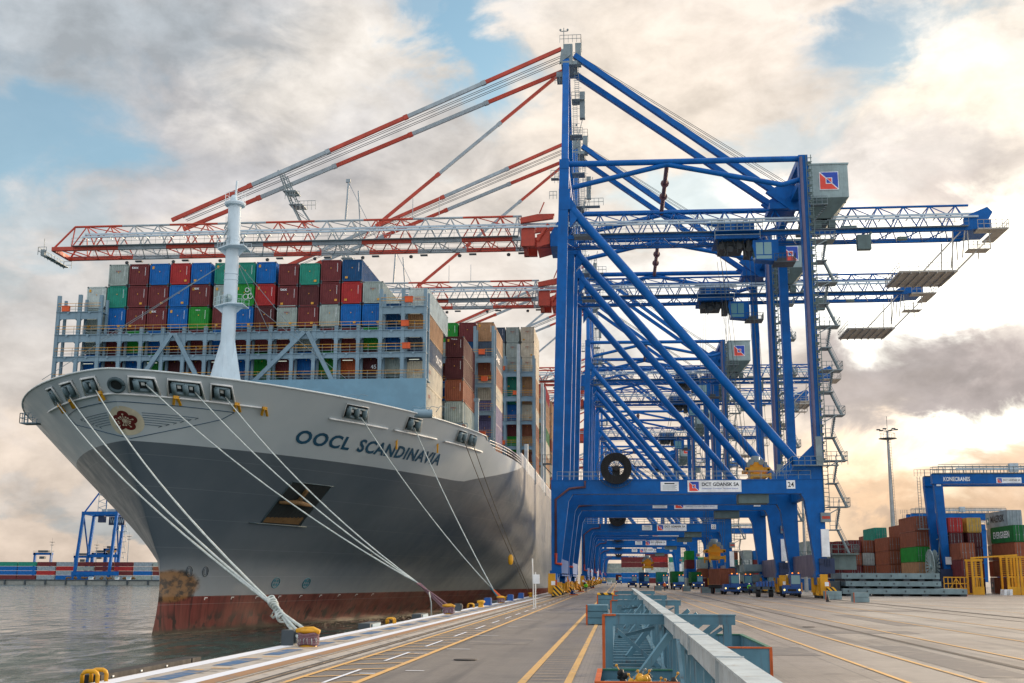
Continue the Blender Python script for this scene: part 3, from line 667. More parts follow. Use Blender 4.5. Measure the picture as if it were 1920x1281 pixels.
for (z, hw, ya, yb) in ((33.1, 1.85, -1.3, 1.3), (40.0, 1.75, -1.5, 1.5)):
    pl = MB(); pl.prism([(MX-hw, MY+ya+1.2), (MX+.3, MY+ya-.5), (MX+hw+.1, MY+ya), (MX+hw, MY+yb), (MX-hw, MY+yb)], z, z+.12, axis='z')
    pl.add([(MX-hw+.1, MY, z), (MX+hw-.1, MY, z), (MX+.8, MY, z-.8), (MX-.8, MY, z-.8)], [(0, 1, 2, 3)])
    for a, b_ in (((MX-hw, MY+ya+1.2), (MX+.3, MY+ya-.5)), ((MX+.3, MY+ya-.5), (MX+hw, MY+ya)), ((MX-hw, MY+yb), (MX+hw, MY+yb))): pl.rail((*a, z+.1), (*b_, z+.1), 1.0, .6, .015)
    pl.build('mast_platform', 'ship_mast', fmo)
tp = MB(); tp.lathe([(1.15, 45.3), (1.25, 45.5), (1.25, 45.65), (.6, 45.7)], (MX, MY, 0), 20); tp.lathe([(.35, 45.6), (.45, 46.0), (.3, 46.5), (.1, 46.6)], (MX-.1, MY-.2, 0), 12); tp.tube((MX, MY, 46.2), (MX+.1, MY, 48.4), .13, 8)
for k in range(10):
    a, b_ = 2*math.pi*k/10, 2*math.pi*(k+1)/10; tp.beam((MX+1.2*math.cos(a), MY+1.2*math.sin(a), 45.6), (MX+1.2*math.cos(a), MY+1.2*math.sin(a), 46.7), .03); tp.beam((MX+1.2*math.cos(a), MY+1.2*math.sin(a), 46.7), (MX+1.2*math.cos(b_), MY+1.2*math.sin(b_), 46.7), .03)
tp.build('masthead', 'ship_mast', fmo)
hn = MB(); hn.lathe([(.12, -.9), (.16, -.4), (.24, -.15), (.48, 0)], (MX+.15, MY-1.0, 33.9), 16, axis='y'); hn.box(MX-.4, MX-.1, MY-1, MY-.7, 33.3, 34.2); hn.box(MX-1.5, MX-1.0, MY-.5, MY-.1, 33.2, 34.3); hn.box(MX-1.35, MX-1.15, MY-.4, MY-.2, 34.3, 34.9)
hn.build('fog_horn', 'house_grey', fmo)
ld = MB()
for k in range(30): ld.beam((MX-.75, MY-.95, 40.2+k*.12), (MX-.35, MY-.95, 40.2+k*.12), .02)
for k in range(14): ld.box(MX-.85+.1*(k % 5)+.02, MX-.8+.1*(k % 5)+.05, MY-1.0, MY-.85, 40.2+.2*k, 40.5+.2*k)
ld.build('mast_ladder', 'galv', fmo)
st = MB()
for (p, q) in (((MX-.8, MY-.3, 38.2), (XC-17.2, 131.5, 30.2)), ((MX-.8, MY-.3, 38.2), (XC-24, 131.5, 25.5)), ((MX+.9, MY-.3, 38.2), (XC+7.2, 131.5, 30.3)), ((MX+.9, MY-.3, 38.0), (MX+3.9, 131.5, 30.3)), ((MX+3, MY, 33.2), (XC+13, 131.5, 25.2))): st.beam(p, q, .05)
st.build('mast_stay', 'galv', fmo)

# lashing bridges: columns, gantries, rails
def lash_bridge(name, y, cols, levels, tops, zb, end_levels=(), braces=(), d=1.4, light=True):
    o = thing('x', '', '')
    bpy.data.objects.remove(o)
    b_ = MB()
    for i, x in enumerate(cols):
        zt = tops[i]; b_.beam((x, y, zb), (x, y, zt), .42, .34, up=(0, 1, 0)); b_.beam((x+.15, y+d, zb), (x+.15, y+d, zt-.3), .30, .30, up=(0, 1, 0))
    segs = [(cols[0], cols[-1], z) for z in levels]+list(end_levels)
    for (xa, xb, z) in segs:
        dp = .85 if z > 30 else .55; b_.box(xa-.15, xb+.15, y-.10, y+.02, z-dp, z); b_.box(xa-.2, xb+.2, y-.25, y+d+.1, z, z+.07)
        xs_ = [x for x in cols if xa-.1 <= x <= xb+.1]
        for a, c_ in zip(xs_[:-1], xs_[1:]):               # haunched openings
            for sg_, xx in ((1, a), (-1, c_)): b_.add([(xx, y+.0, z-dp), (xx+sg_*.5, y+.0, z-dp), (xx, y+.0, z-dp-.45)], [(0, 1, 2)])
            b_.add([((a+c_)/2-.18, y-.27, z), ((a+c_)/2+.18, y-.27, z), ((a+c_)/2, y-.27, z-.3)], [(0, 1, 2)])
    for (xa, za, xb, zb2) in braces: b_.beam((xa, y-.2, za), (xb, y-.2, zb2), .5, .4, up=(0, 1, 0))
    root = b_.build(name, 'ship_bridge', ship)
    rl = MB()
    for (xa, xb, z) in segs+[(cols[0], cols[-1], zb+.1)]:
        for hgt in (.38, .74, 1.1): rl.beam((xa, y-.2, z+hgt), (xb, y-.2, z+hgt), .045, mi=0 if hgt > .7 else 1)
        x = xa
        while x < xb: rl.beam((x, y-.2, z), (x, y-.2, z+1.1), .04, mi=1); x += 1.1
        rl.beam((xa, y+d, z+1.1), (xb, y+d, z+1.1), .04, mi=1)
    rl.build('bridge_rail', ['rail_yellow', 'galv'], root)
    if light:
        li = MB()
        for (xa, xb, z) in segs:
            xs_ = [x for x in cols if xa-.1 <= x <= xb+.1]
            for k, (a, c_) in enumerate(zip(xs_[:-1], xs_[1:])):
                if k % 3 == 1: li.box((a+c_)/2-.6, (a+c_)/2+.6, y+.5, y+.6, z-.75, z-.68)
        li.build('strip_light', 'tube_light', root)
    return root
cols = [XC-23.1+i*2.66 for i in range(18)]
tops = [36.0, 36.1, 36.0]+[31.9]*12+[36.1, 36.1, 36.1]
mid = []
lash_bridge('lashing_bridge', 132.4, cols, [31.05, 28.35], tops, 25.05,
            [(cols[0], cols[2], 33.9), (cols[15], cols[17], 33.9)],
            [(cols[4], 25.0, cols[5]+1.2, 31), (cols[7]-.3, 25.0, cols[5]+1.6, 31), (cols[9]+.9, 25, cols[11]+1.5, 31), (cols[13]-.2, 25, cols[11]+1.9, 31)])
b2 = [XC+18.0+i*2.66 for i in range(4)]
lash_bridge('lashing_bridge', 162.6, [-26.2, -23.5, -20.2, -17.55], [33.5, 29.6, 25.6, 21.8], [36.5, 36.5, 38.0, 38.0], 18.6, light=False)
lash_bridge('lashing_bridge', 206.5, [-25.5, -22.8, -20.1, -17.4, -14.9], [39.0, 34.5, 30.0, 25.5, 21.5], [42]*5, 18.8, light=False)
lash_bridge('lashing_bridge', 236.0, [-20.1, -17.4, -14.9], [38.5, 34.5, 30.0, 25.5, 21.5], [41]*3, 18.8, light=False)
# orange boxes on the gantries
for (x, y, z) in [(-25.2, 132.0, 31.5), (-24.8, 132.0, 34.4), (-25.0, 132, 28.8), (XC-22.6, 132.1, 34.0), (-19.6, 162.1, 33.8), (-19.2, 162.1, 29.9), (-19.4, 162.1, 22.0), (-21.0, 206, 39.3), (-18.6, 206, 34.8), (-20.9, 206, 25.8)]:
    q = MB(); q.box(x, x+.9, y, y+.4, z, z+.65); q.box(x-.04, x+.94, y-.04, y+.44, z+.65, z+.7); q.build('lashing_gear_box', 'orange', ship)
# rail and deck posts aft of the forecastle
dr = MB()
yk = 151.5
while yk < 300:
    x = XC+float(np.interp(yk, wl(19)[2], wl(19)[1]))-.15; yn = yk+1.5; x2 = XC+float(np.interp(yn, wl(19)[2], wl(19)[1]))-.15
    z = top_z(yk)
    if yk < 178:
        dr.rail((x, yk, z), (x2, yn, z), 1.2, 1.5, .04, mids=(.35, .68, 1.0))
    else: dr.beam((x, yk, z), (x, yk, z+1.9), .35, .5); dr.beam((x, yk, z+1.9), (x2, yn, z+1.9), .25)
    yk = yn
dr.build('deck_rail', 'white', ship)
gw = MB(); gw.beam((-18.6, 152.5, 19), (-18.6, 152.5, 25.5), .5); gw.box(-19, -18.3, 152.2, 152.8, 25.5, 25.9); gw.rail((-22.5, 147.6, 20.4), (-19.2, 147.6, 20.4), 1.5, .8, .05); gw.build('deck_post', 'ship_bridge', ship)
for (x, y) in ((-17.6, 206), (-14.9, 190), (-14.9, 231)):
    lt = MB(); lt.tube((x, y, 19), (x, y, 44 if x < -17 else (24 if y < 200 else 41)), .32, 10); lt.build('vent_post', 'ship_light', ship)

# ================================================================== SHIPPING CONTAINERS
def cont_meshes(L, H, door=False, ribs_end=9):
    hw = 1.19; a = .045; out_ = []
    def corr(p0, p1, n, inward):
        p0 = Vector(p0); p1 = Vector(p1); nn = Vector(inward); pts = []
        for i in range(n):
            for f, dd in ((0, 0), (.28, 0), (.42, 1), (.78, 1), (.92, 0)):
                pts.append(p0.lerp(p1, (i+f)/n)+nn*dd*a)
        return pts
    ring = corr((-hw, .05), (hw, .05), ribs_end, (0, 1))+corr((hw, .05), (hw, L-.05), int(L*2.9), (-1, 0))+corr((hw, L-.05), (-hw, L-.05), 9, (0, -1))+corr((-hw, L-.05), (-hw, .05), int(L*2.9), (1, 0))
    pm = MB(); n = len(ring)
    pm.add([(p.x, p.y, .12) for p in ring]+[(p.x, p.y, H-.08) for p in ring], [(i, (i+1) % n, (i+1) % n+n, i+n) for i in range(n)]+[tuple(range(n, 2*n)), tuple(range(n-1, -1, -1))])
    fm_ = MB(); W = 1.22
    for x in (-W+.07, W-.07):
        for y in (.07, L-.07): fm_.box(x-.07, x+.07, y-.07, y+.07, .17, H-.17)
        fm_.box(x-.05, x+.05, .14, L-.14, .02, .15); fm_.box(x-.05, x+.05, .14, L-.14, H-.09, H-.015)
    for y in (.06, L-.06): fm_.box(-W+.14, W-.14, y-.05, y+.05, .02, .16); fm_.box(-W+.14, W-.14, y-.05, y+.05, H-.12, H-.015)
    cc_ = MB()
    for x in (-W+.082, W-.082):
        for y in (.084, L-.084):
            for z in (0, H-.17): cc_.box(x-.088, x+.088, y-.089, y+.089, z, z+.17)
    dm = None
    if door:
        dm = MB(); dm.box(-1.08, -.01, -.03, .03, .2, H-.15); dm.box(.01, 1.08, -.03, .03, .2, H-.15)
        for x in (-.82, -.35, .35, .82): dm.beam((x, -.07, .15), (x, -.07, H-.12), .05, mi=1); dm.box(x-.08, x+.08, -.09, -.02, 1.1, 1.25, mi=1)
    return pm, fm_, cc_, dm
PROTO = {}
def cont_proto(L, H, door):
    k = (L, H, door)
    if k not in PROTO:
        ms = []
        for nm_, m_ in zip(('corrugated_walls', 'corner_frame', 'corner_casting', 'end_doors'), cont_meshes(L, H, door)):
            if m_ is None: continue
            me = bpy.data.meshes.new(nm_); me.from_pydata([tuple(p) for p in m_.v], [], m_.f)
            me.materials.append(MAT['box_grey']); me.materials.append(MAT['galv'])
            me.polygons.foreach_set('material_index', m_.mi); me.update(); ms.append((nm_, me))
        PROTO[k] = ms
    return PROTO[k]
NC = [0]
def container(x, y, z, color, label, group, L=12.19, H=2.59, door=False, rz=0.0, detail=True, name='cargo_container'):
    """x, y, z: middle of the bottom edge of the end that faces the camera"""
    r = thing(name, label, 'container', (x, y, z), group, rz); NC[0] += 1
    for nm_, me in cont_proto(L, H, door):
        if not detail and nm_ == 'corner_casting': continue
        o = bpy.data.objects.new(nm_, me); COL.objects.link(o); o.parent = r
        o.material_slots[0].link = 'OBJECT'; o.material_slots[0].material = MAT['box_'+color] if nm_ != 'corner_casting' else MAT['dark_steel']
    return r
def side_text(r, s, L, H, sign=1, z0=.9, h=.9, y0=2.0, w=None, mat='plate_white', name='lettering'):
    """lettering on a long side; sign +1 = the +x side, -1 = the -x side"""
    mb = MB(); X = sign*1.225
    ux = (0, 1, 0) if sign > 0 else (0, -1, 0); yy = y0 if sign > 0 else L-y0
    text_on(mb, s, (X, yy, z0), ux, (0, 0, 1), w=w, h=h, bold=.02)
    o = mb.build(name, mat); o.parent = r; return o
def end_text(r, s, x=-.95, z=2.05, h=.26, mat='plate_white', w=None, name='lettering'):
    mb = MB(); text_on(mb, s, (x, -.012, z), (1, 0, 0), (0, 0, 1), w=w, h=h, bold=.015); o = mb.build(name, mat); o.parent = r; return o
def end_marks(r, H, rng, color):
    """small placards on an end wall: reporting marks, a yellow label"""
    mb = MB(); y = -.012
    if rng.random() < .75:
        for k in range(10): z = H-.5-k*.11; mb.add([(.78, y, z), (.84, y, z), (.84, y, z+.07), (.78, y, z+.07)], [(0, 1, 2, 3)], 0)
    q = rng.random()
    if q < .55: x0 = rng.choice([-.85, .3, .55]); z0 = .35; mb.add([(x0, y, z0), (x0+.32, y, z0), (x0+.32, y, z0+.26), (x0, y, z0+.26)], [(0, 1, 2, 3)], 1)
    elif q < .75: mb.add([(-.95, y, H-.7), (-.7, y, H-.7), (-.7, y, H-.35), (-.95, y, H-.35)], [(0, 1, 2, 3)], 1)
    mb.add([(-.07, y, H*.62), (.0, y, H*.62+.09), (.07, y, H*.62), (.0, y, H*.62-.09)], [(0, 1, 2, 3)], 1)
    o = mb.build('placard', ['plate_white', 'rail_yellow']); o.parent = r
ORD = ['first', 'second', 'third', 'fourth', 'fifth', 'sixth', 'seventh', 'eighth', 'ninth', 'tenth', 'eleventh', 'twelfth', 'thirteenth', 'fourteenth', 'fifteenth', 'sixteenth']
LOOK = dict(dkmaroon='dark maroon', evergreen='green', steelgrey='steel grey', pale='pale grey', cream='sun-tinted pale', lilac='greyish lilac', slate='slate blue', navy='dark blue')
def look(c): return LOOK.get(c, c)
# bow stack: front bay, 16 columns; tiers from the bottom up ('' = nothing there)
rngc = random.Random(3)
M_, B_, T_, G_, E_, R_, N_, S_, O_ = 'maroon', 'blue', 'teal', 'green', 'grey', 'red', 'navy', 'slate', 'orange'
tiers = [
    [B_, M_+'*', B_, G_, 'dkmaroon', M_, M_, B_, G_, M_, B_, G_, O_, 'dkmaroon*5', E_+'o', ''],
    [E_, M_, G_, B_, M_, M_, B_, M_, M_, M_, E_, M_, M_, G_, B_, E_],
    [E_, B_, M_, M_+'*', B_, G_+'k', M_, B_, 'dkmaroon', E_+'o', M_, E_, B_, B_, N_+'5', M_],
    ['pale', T_, M_, M_, B_, M_+'*', E_, G_+'c', R_, M_+'*', 'dkmaroon', M_, R_, E_+'o', '', E_+'o'],
    ['', E_+'o', M_+'*', B_, R_, B_, T_, T_, B_, M_, T_, M_, N_, '', '', ''],
]
tnames = ['fifth', 'fourth', 'third', 'second', 'top']
# column 16 (index 15) holds the outermost stack on the quay side
COLX = [-64.9+1.31+2.63*i+(.25 if i > 5 else 0)+(.25 if i > 8 else 0)-.25 for i in range(16)]
BZ = [26.25, 29.15, 32.05, 34.85, 37.65]
for ti, row in enumerate(tiers):
    n = 0
    for ci, code in enumerate(row):
        if not code: continue
        c_ = code.rstrip('*ock5').rstrip('*')
        for key in sorted(CC, key=len, reverse=True):
            if code.startswith(key): c_ = key; break
        fl = code[len(c_):]
        zz = BZ[ti] + (-.35 if (ci in (9, 10) and ti >= 3) else 0)
        x = COLX[ci]
        if ci == 15 : continue
        r = container(x, 134.2+(0.25 if 5 < ci < 9 else 0), zz, c_, '%s container, %s in the %s tier from the top of the front bay' % (look(c_), ORD[ci], tnames[ti].replace('top', 'first')), 'containers in the front bay of the ship', 12.19, 2.72, door=False)
        end_marks(r, 2.72, rngc, c_)
        if '*' in fl: end_text(r, 'tex', -.95, 2.1, .3, w=.85)
        if 'o' in fl: end_text(r, 'OOCL', -.35, 1.75, .16, mat='box_red', w=.7)
        if '5' in fl: end_text(r, '45', 0, .55 if ti == 0 else 1.6, .5)
        if 'k' in fl: end_text(r, 'ihdren', -.4, 2.25, .16)
        if 'c' in fl:
            q = MB(); 
            for cx_, cz_, rr_ in ((.35, 2.0, .25), (.2, 1.15, .32), (.75, 1.2, .3)): q.path([(cx_+rr_*math.cos(a), -.02, cz_+rr_*math.sin(a)) for a in np.linspace(0, 2*math.pi, 15)], .05, 4)
            o = q.build('painted_rings', 'plate_white'); o.parent = r
# outermost stack of the front bay (long sides face the quay)
oc = [('cream', 18.8, 'OOCL'), ('cream', 21.78, 'OOCL'), ('cream', 24.76, 'OOCL'), (S_, 27.74, 'CMA CGM'), ('tan', 30.72, '')]  # cream and tan carry the warm sunlight painted into these boxes
for k, (c_, z, s) in enumerate(oc):
    r = container(-23.55, 134.2, z, c_, '%s container, %s up in the front bay stack nearest the quay' % (look(c_), ORD[k]), 'containers in the front bay of the ship', 12.19, 2.93)
    if s == 'OOCL': side_text(r, s, 12.19, 2.8, 1, 1.7, .38, 1.2, w=1.5, mat='box_red'); end_text(r, 'OOCL', -.3, 1.7, .16, mat='box_red', w=.6)
    if s == 'CMA CGM': side_text(r, s, 12.19, 2.8, 1, .9, 1.0, 6.4, w=5.0)
r = container(-23.55, 134.2, 33.7, 'pale', 'long pale grey container topping the front bay stack nearest the quay', 'containers in the front bay of the ship', 16.1, 2.93)
end_text(r, 'OOCL', -.4, 1.5, .18, mat='box_red', w=.7)
# bay two, outermost stack
for k, (c_, z) in enumerate([('dkmaroon', 19.3), (E_, 22.1), ('brown', 24.95), ('dkmaroon', 27.85), ]):
    pass
b2_ = [('dkmaroon', 19.35, ''), (E_, 22.2, 'OOCL'), ('brown', 25.1, ''), ('dkmaroon', 28.0, ''), ('dkmaroon', 30.9, 'Triton')]
for k, (c_, z, s) in enumerate(b2_):
    r = container(-21.2, 149.0, z, c_, '%s container, %s up in the second bay stack nearest the quay' % (look(c_), ORD[k]), 'containers in the second bay of the ship', 12.19, 2.82)
    end_marks(r, 2.8, rngc, c_)
    if s: end_text(r, s, -.45, 1.9 if s == 'OOCL' else 2.35, .18, mat='box_red' if s == 'OOCL' else 'plate_white', w=.8)
# bays three to six; cream on the quayside stacks is sunlight put into the colour
def bay(y, cols_, zb, bay_name, group, L=12.19, H=2.86):
    for (x, cs) in cols_:
        side = ORD[sorted([-c0[0] for c0 in cols_]).index(-x)]
        for k, ce in enumerate(cs):
            if not ce: continue
            c_ = ce.split(':')[0]; s = ce.split(':')[1] if ':' in ce else ''
            r = container(x, y, zb+k*(H+.03), c_, '%s container, %s up in the %s stack from the quay, %s' % (look(c_), ORD[k], side, bay_name), group, L, H)
            end_marks(r, H, rngc, c_)
            if s and s != 'oo': side_text(r, s, L, H, 1, .9, .9, 3.2, w=5.5, mat='name_blue' if c_ == 'cream' else 'plate_white')
            if s == 'oo': end_text(r, 'OOCL', -.4, 1.9, .2, mat='box_red', w=.8)
bay(164.4, [(-18.9, ['brown', 'lilac', 'lilac', 'cream:COSCO', 'brown', 'slate:ONE', 'tan']), (-21.55, ['blue', 'maroon', 'navy', 'maroon', 'blue', 'navy', 'maroon']), (-24.2, ['maroon', 'blue', 'grey', 'blue', 'maroon', 'grey', 'green']), (-26.9, ['', '', '', '', 'maroon', 'teal', 'maroon'])], 18.8, 'third bay', 'containers in the third bay of the ship', L=13.7)
bay(208.4, [(-16.15, ['tan', 'brown', 'tan', 'brown', 'cream', 'tan', 'tan:', 'cream:oo', 'cream:oo', 'cream:oo']), (-18.9, ['maroon', 'maroon', 'green', 'maroon', 'blue', 'teal', 'teal', 'grey:oo', 'grey:oo', 'grey:oo']), (-21.55, ['maroon', 'navy', 'maroon', 'navy', 'maroon', 'teal', 'grey', 'grey:oo', 'grey:oo', 'slate'][:10]), (-24.2, ['', '', '', '', '', 'maroon', 'blue', 'grey', 'navy'])], 18.9, 'fourth bay', 'containers in the fourth bay of the ship', L=13.7)
bay(238.0, [(-16.0, ['tan', 'cream', 'tan', 'cream', 'evergreen', 'tan', 'tan', 'red']), (-18.7, ['maroon', 'navy', 'maroon', 'teal', 'teal', 'grey', 'grey', 'red'])], 18.9, 'fifth bay', 'containers in the fifth bay of the ship', L=16)
bay(262.0, [(-16.0, ['tan', 'brown', 'cream', 'tan', 'brown', 'tan', 'tan', 'tan'])], 18.9, 'sixth bay', 'containers in the sixth bay of the ship', L=16)
# ================================================================== MOORING LINES, BOLLARDS, EDGE GEAR
def rope(pts0, label, sag=1.0, r=.075, mat='rope', name='mooring_line', sleeve=None, n=26):
    p = Vector(pts0[0]); q = Vector(pts0[-1]); pts = []
    for i in range(n+1):
        f = i/n; a = p.lerp(q, f); a.z -= sag*4*f*(1-f); pts.append(a)
    mb = MB(); mb.path(pts, r, 6, twist=.5)
    o = mb.build(name, mat, origin=tuple(p)); tag(o, label, 'rope', 'mooring lines of the ship')
    if sleeve:
        k = int(n*(1-sleeve)); m2 = MB(); m2.path([a+Vector((0, 0, 0)) for a in pts[k:]], r*1.5, 7); s_ = m2.build('chafe_sleeve', 'rope_sleeve', o)
    return o
def bollard(x, y, label, k_=.50):
    o = thing('bollard', label, 'bollard', (x, y, 0), 'yellow mooring bollards on the quay edge')
    def L_(mb, pr_): return mb.lathe([(a_*k_, h_*k_ if h_ > .02 else .014) for a_, h_ in pr_], (x, y, 0), 20)
    b_ = MB(); L_(b_, [(.62, .012), (.62, .12), (.40, .16), (.34, .4), (.38, .7), (.46, .95)]); b_.build('bollard_body', 'yellow', o)
    h_ = MB(); L_(h_, [(.40, .92), (.62, 1.0), (.70, 1.10), (.60, 1.20), (.30, 1.27), (0, 1.29)])
    h_.path([(x-.85*k_, y-.1, 1.12*k_), (x-.3*k_, y-.1, 1.16*k_), (x+.35*k_, y-.1, 1.18*k_), (x+.85*k_, y-.1, 1.02*k_)], [.07, .12, .12, .08], 10); h_.build('bollard_head', 'yellow', o)
    w_ = MB()
    for k in range(5):
        w_.path([(x+(.66-.03*(k % 2))*k_*math.cos(a), y+.60*k_*math.sin(a), (.24+.15*k+.05*math.sin(3*a+k))*k_) for a in np.linspace(0, 2*math.pi, 25)], .062, 7)
    tag(w_.build('rope_eye', 'rope_sleeve', origin=(x, y, 0)), 'purple rope eyes wound round the %s' % label.replace('yellow ', ''), 'rope', 'rope eyes round the bollards')
    f_ = MB(); rr = random.Random(int(y))
    for k in range(18):
        a = rr.uniform(0, 6.28); f_.path([(x+.70*k_*math.cos(a), y+.66*k_*math.sin(a), .7*k_), (x+.82*k_*math.cos(a)+rr.uniform(-.05, .05), y+.76*k_*math.sin(a), (.3+rr.uniform(0, .3))*k_), (x+.8*k_*math.cos(a), y+.8*k_*math.sin(a), .1)], .008, 4)
    tag(f_.build('frayed_strands', 'rope', origin=(x, y, 0)), 'frayed pale strands hanging at the %s' % label.replace('yellow ', ''), 'rope', 'frayed strands')
    return o
B1 = (-10.95, 41.4); B2 = (-11.45, 79.4); B3 = (-11.55, 115.7)
bollard(*B1, 'yellow bollard nearest the camera'); bollard(*B2, 'yellow bollard in the middle with a white rope stub'); bollard(*B3, 'yellow bollard farthest away along the quay edge')
J1 = (-13.0, 44.5, 1.2)
def W(s, z, off=.25): return tuple(hull(s, z, off))
for (s, z, lab) in ((-10.6, 18.7, 'leftmost mooring line, from the outermost port on the left of the bow'), (-6.9, 18.8, 'second mooring line from the left, crossing the flower emblem'), (-1.9, 18.9, 'third mooring line from the left, passing over the emblem')):
    rope([W(s, z), J1], lab, .9, .056)
def eye(pts, label, r=.085, sl='rope'):
    mb = MB(); mb.path(pts, r, 7, twist=.6); return tag(mb.build('rope_tail', sl, origin=tuple(pts[0])), label, 'rope', 'rope ends down to the bollards')
j = Vector(J1)
for k, (ex, ez) in enumerate(((-.36, .28), (-.15, .38), (.2, .34))):
    e = Vector((B1[0]+ex, B1[1]+.1, ez)); pts = [j.lerp(e, f)+Vector((.05*math.sin(k*2+f*3), 0, .07*math.sin(f*math.pi)*(k-1)-.06*math.sin(math.pi*f))) for f in np.linspace(0, 1, 12)]
    eye(pts, ('left', 'middle', 'right')[k]+' rope tail from the big knot down to the nearest bollard', .062)
kn = MB(); rr = random.Random(4)
for k in range(9):
    c0 = j+Vector((.10*k-.45, -.14*k+.5, -.085*k+.36)); kn.path([c0+Vector((.13*math.cos(a), .12*math.sin(a+k), .13*math.sin(a))) for a in np.linspace(0, 6.6, 13)], .045, 6)
kn.path([j+Vector((-.1, -.1, 0)), j+Vector((-.22, -.15, -.25)), j+Vector((-.15, -.1, -.32)), j+Vector((.0, -.2, -.2))], .05, 6)
tag(kn.build('rope_knot', 'rope', origin=J1), 'bulky pale knot joining the ropes above the nearest bollard', 'rope')
J2 = (-14.3, 83.8, 2.0)
for (s, z, lab) in ((2.9, 19.35, 'pale mooring line from the port just right of the bow centre'), (7.3, 19.1, 'pale mooring line from the double port right of the emblem'), (10.3, 19.0, 'pale mooring line from the port beside the mast foot')):
    rope([W(s, z), J2], lab, 1.0, .056)
j2 = Vector(J2)
for k, (ex, ez) in enumerate(((-.3, .3), (0, .38), (.22, .32))):
    e = Vector((B2[0]+ex, B2[1], ez)); eye([j2.lerp(e, f)+Vector((.12*math.sin(f*3+k*2), 0, .1*(k-1)*math.sin(f*math.pi))) for f in np.linspace(0, 1, 10)], ('left', 'middle', 'right')[k]+' sleeved rope tail down to the middle bollard', .07, 'rope_sleeve')
hg = MB(); hg.path([(-13.0, 80.6, 1.45), (-12.82, 80.5, .7), (-12.78, 80.4, -.8)], .04, 6); tag(hg.build('hanging_rope', 'rope', origin=(-12.8, 80.4, 0)), 'white rope hanging straight down beside the middle bollard ropes', 'rope')
J3 = (-12.9, 118.5, 1.5)
rope([W(27.6, 19.0, .3), J3], 'long mooring line running over the ship name to the farthest bollard', .8, .06)
rope([W(37.5, 19.0, .3), (-12.5, 117.6, 1.25)], 'steeper mooring line crossing the end of the ship name', .5, .06)
for k in range(3):
    e = Vector((B3[0]-.2+.22*k, B3[1], .42)); eye([Vector(J3).lerp(e, f) for f in np.linspace(0, 1, 6)], ('left green', 'middle orange', 'right orange')[k]+' rope tail at the farthest bollard', .09, ('mark_teal', 'orange', 'orange')[k])
rope([W(50.6, 19.0, .3), (-11.6, 150.5, .8)], 'dark mooring line from the double port near the shoulder, left one', .6, .05, 'rope_dark')
rope([W(53.6, 19.0, .3), (-11.5, 152.0, .8)], 'dark mooring line from the double port near the shoulder, right one', .6, .05, 'rope_dark')
yt = MB(); yt.lathe([(.2, -.6), (.32, -.3), (.32, .3), (.15, .6)], (-13.1, 142.8, 4.6), 8); tag(yt.build('rope_tag', 'yellow', origin=(-13.1, 142.8, 4.6)), 'yellow tag tied on the dark mooring lines', 'tag')
for (s, z, lab) in ((34.6, 16.9, 'yellow tag on the long mooring line above the ship name'), (43.6, 17.3, 'small yellow tag hanging beside the last letters of the ship name')):
    p = hull(s, z, .7); q = MB(); q.beam(p, p+Vector((0, 0, 1.1)), .22, .1); tag(q.build('rope_tag', 'yellow', origin=tuple(p)), lab, 'tag', 'yellow tags on the mooring lines')
for (y, lab) in ((154.0, 'yellow bollard beside the first crane wheels'), (98.5, 'low yellow bollard beyond the farthest tied one')):
    o = thing('bollard', lab, 'bollard', (-11.5, y, 0), 'yellow mooring bollards on the quay edge'); b_ = MB(); b_.lathe([(.3, .012), (.22, .1), (.2, .3), (.36, .42), (.32, .55), (0, .6)], (-11.5, y, 0), 14); b_.build('bollard_body', 'yellow', o)
# rubber fender panels standing on the quay face, ladder hoops, small edge boxes
fk = 0
for (ya, yb) in ((27.3, 33.2), (33.3, 34.0)):
    f_ = MB(); f_.box(-12.62, -12.16, ya, yb, -1.6, .13)
    for k in range(3): f_.box(-12.155, -12.13, ya+.6+1.7*k, ya+.68+1.7*k, .04, .08, 1) if yb-ya > 2 else None
    tag(f_.build('fender_panel', ['rubber', 'white'], origin=(-12.4, ya, -1)), 'long black rubber fender on the quay edge at bottom left' if yb-ya > 2 else 'short black fender block with a bolted end', 'fender', 'fenders along the quay edge')
for i, y in enumerate((57.5, 72.5, 87.5, 103, 118, 133, 148)):
    f_ = MB(); f_.box(-12.75, -12.16, y, y+2.6, -2.2, .2 if i < 3 else .15); f_.box(-12.14, -12.1, y+.3, y+2.3, -.1, .16, 1)
    tag(f_.build('fender_panel', ['dark_steel', 'ship_bridge'], origin=(-13, y, -1)), 'grey fender panel between quay and ship, %s from the camera' % ORD[i], 'fender', 'fenders along the quay edge')
def hoop(x, y, lab, s=1.0):
    for d, wd in ((0, 'front'), (.75*s, 'rear')):
        o = MB(); o.path([(x-.55*s, y+d, 0.0), (x-.55*s, y+d, .30*s), (x-.48*s, y+d, .40*s), (x-.38*s, y+d, .44*s), (x-.1*s, y+d, .44*s), (x, y+d, .38*s), (x+.04*s, y+d, .28*s), (x+.04*s, y+d, 0)], .05, 8)
        tag(o.build('ladder_hoop', 'yellow', origin=(x, y+d, 0)), wd+' one of the '+lab, 'handrail', 'yellow ladder hoops on the quay edge')
hoop(-11.95, 26.6, 'yellow ladder hoops at the bottom left corner', .62); hoop(-11.95, 62.3, 'yellow ladder hoops between the two nearest bollards', .66); hoop(-11.9, 96.2, 'yellow ladder hoops short of the farthest bollard', .8); hoop(-12.2, 132, 'yellow ladder hoops by the far ship side', .9)
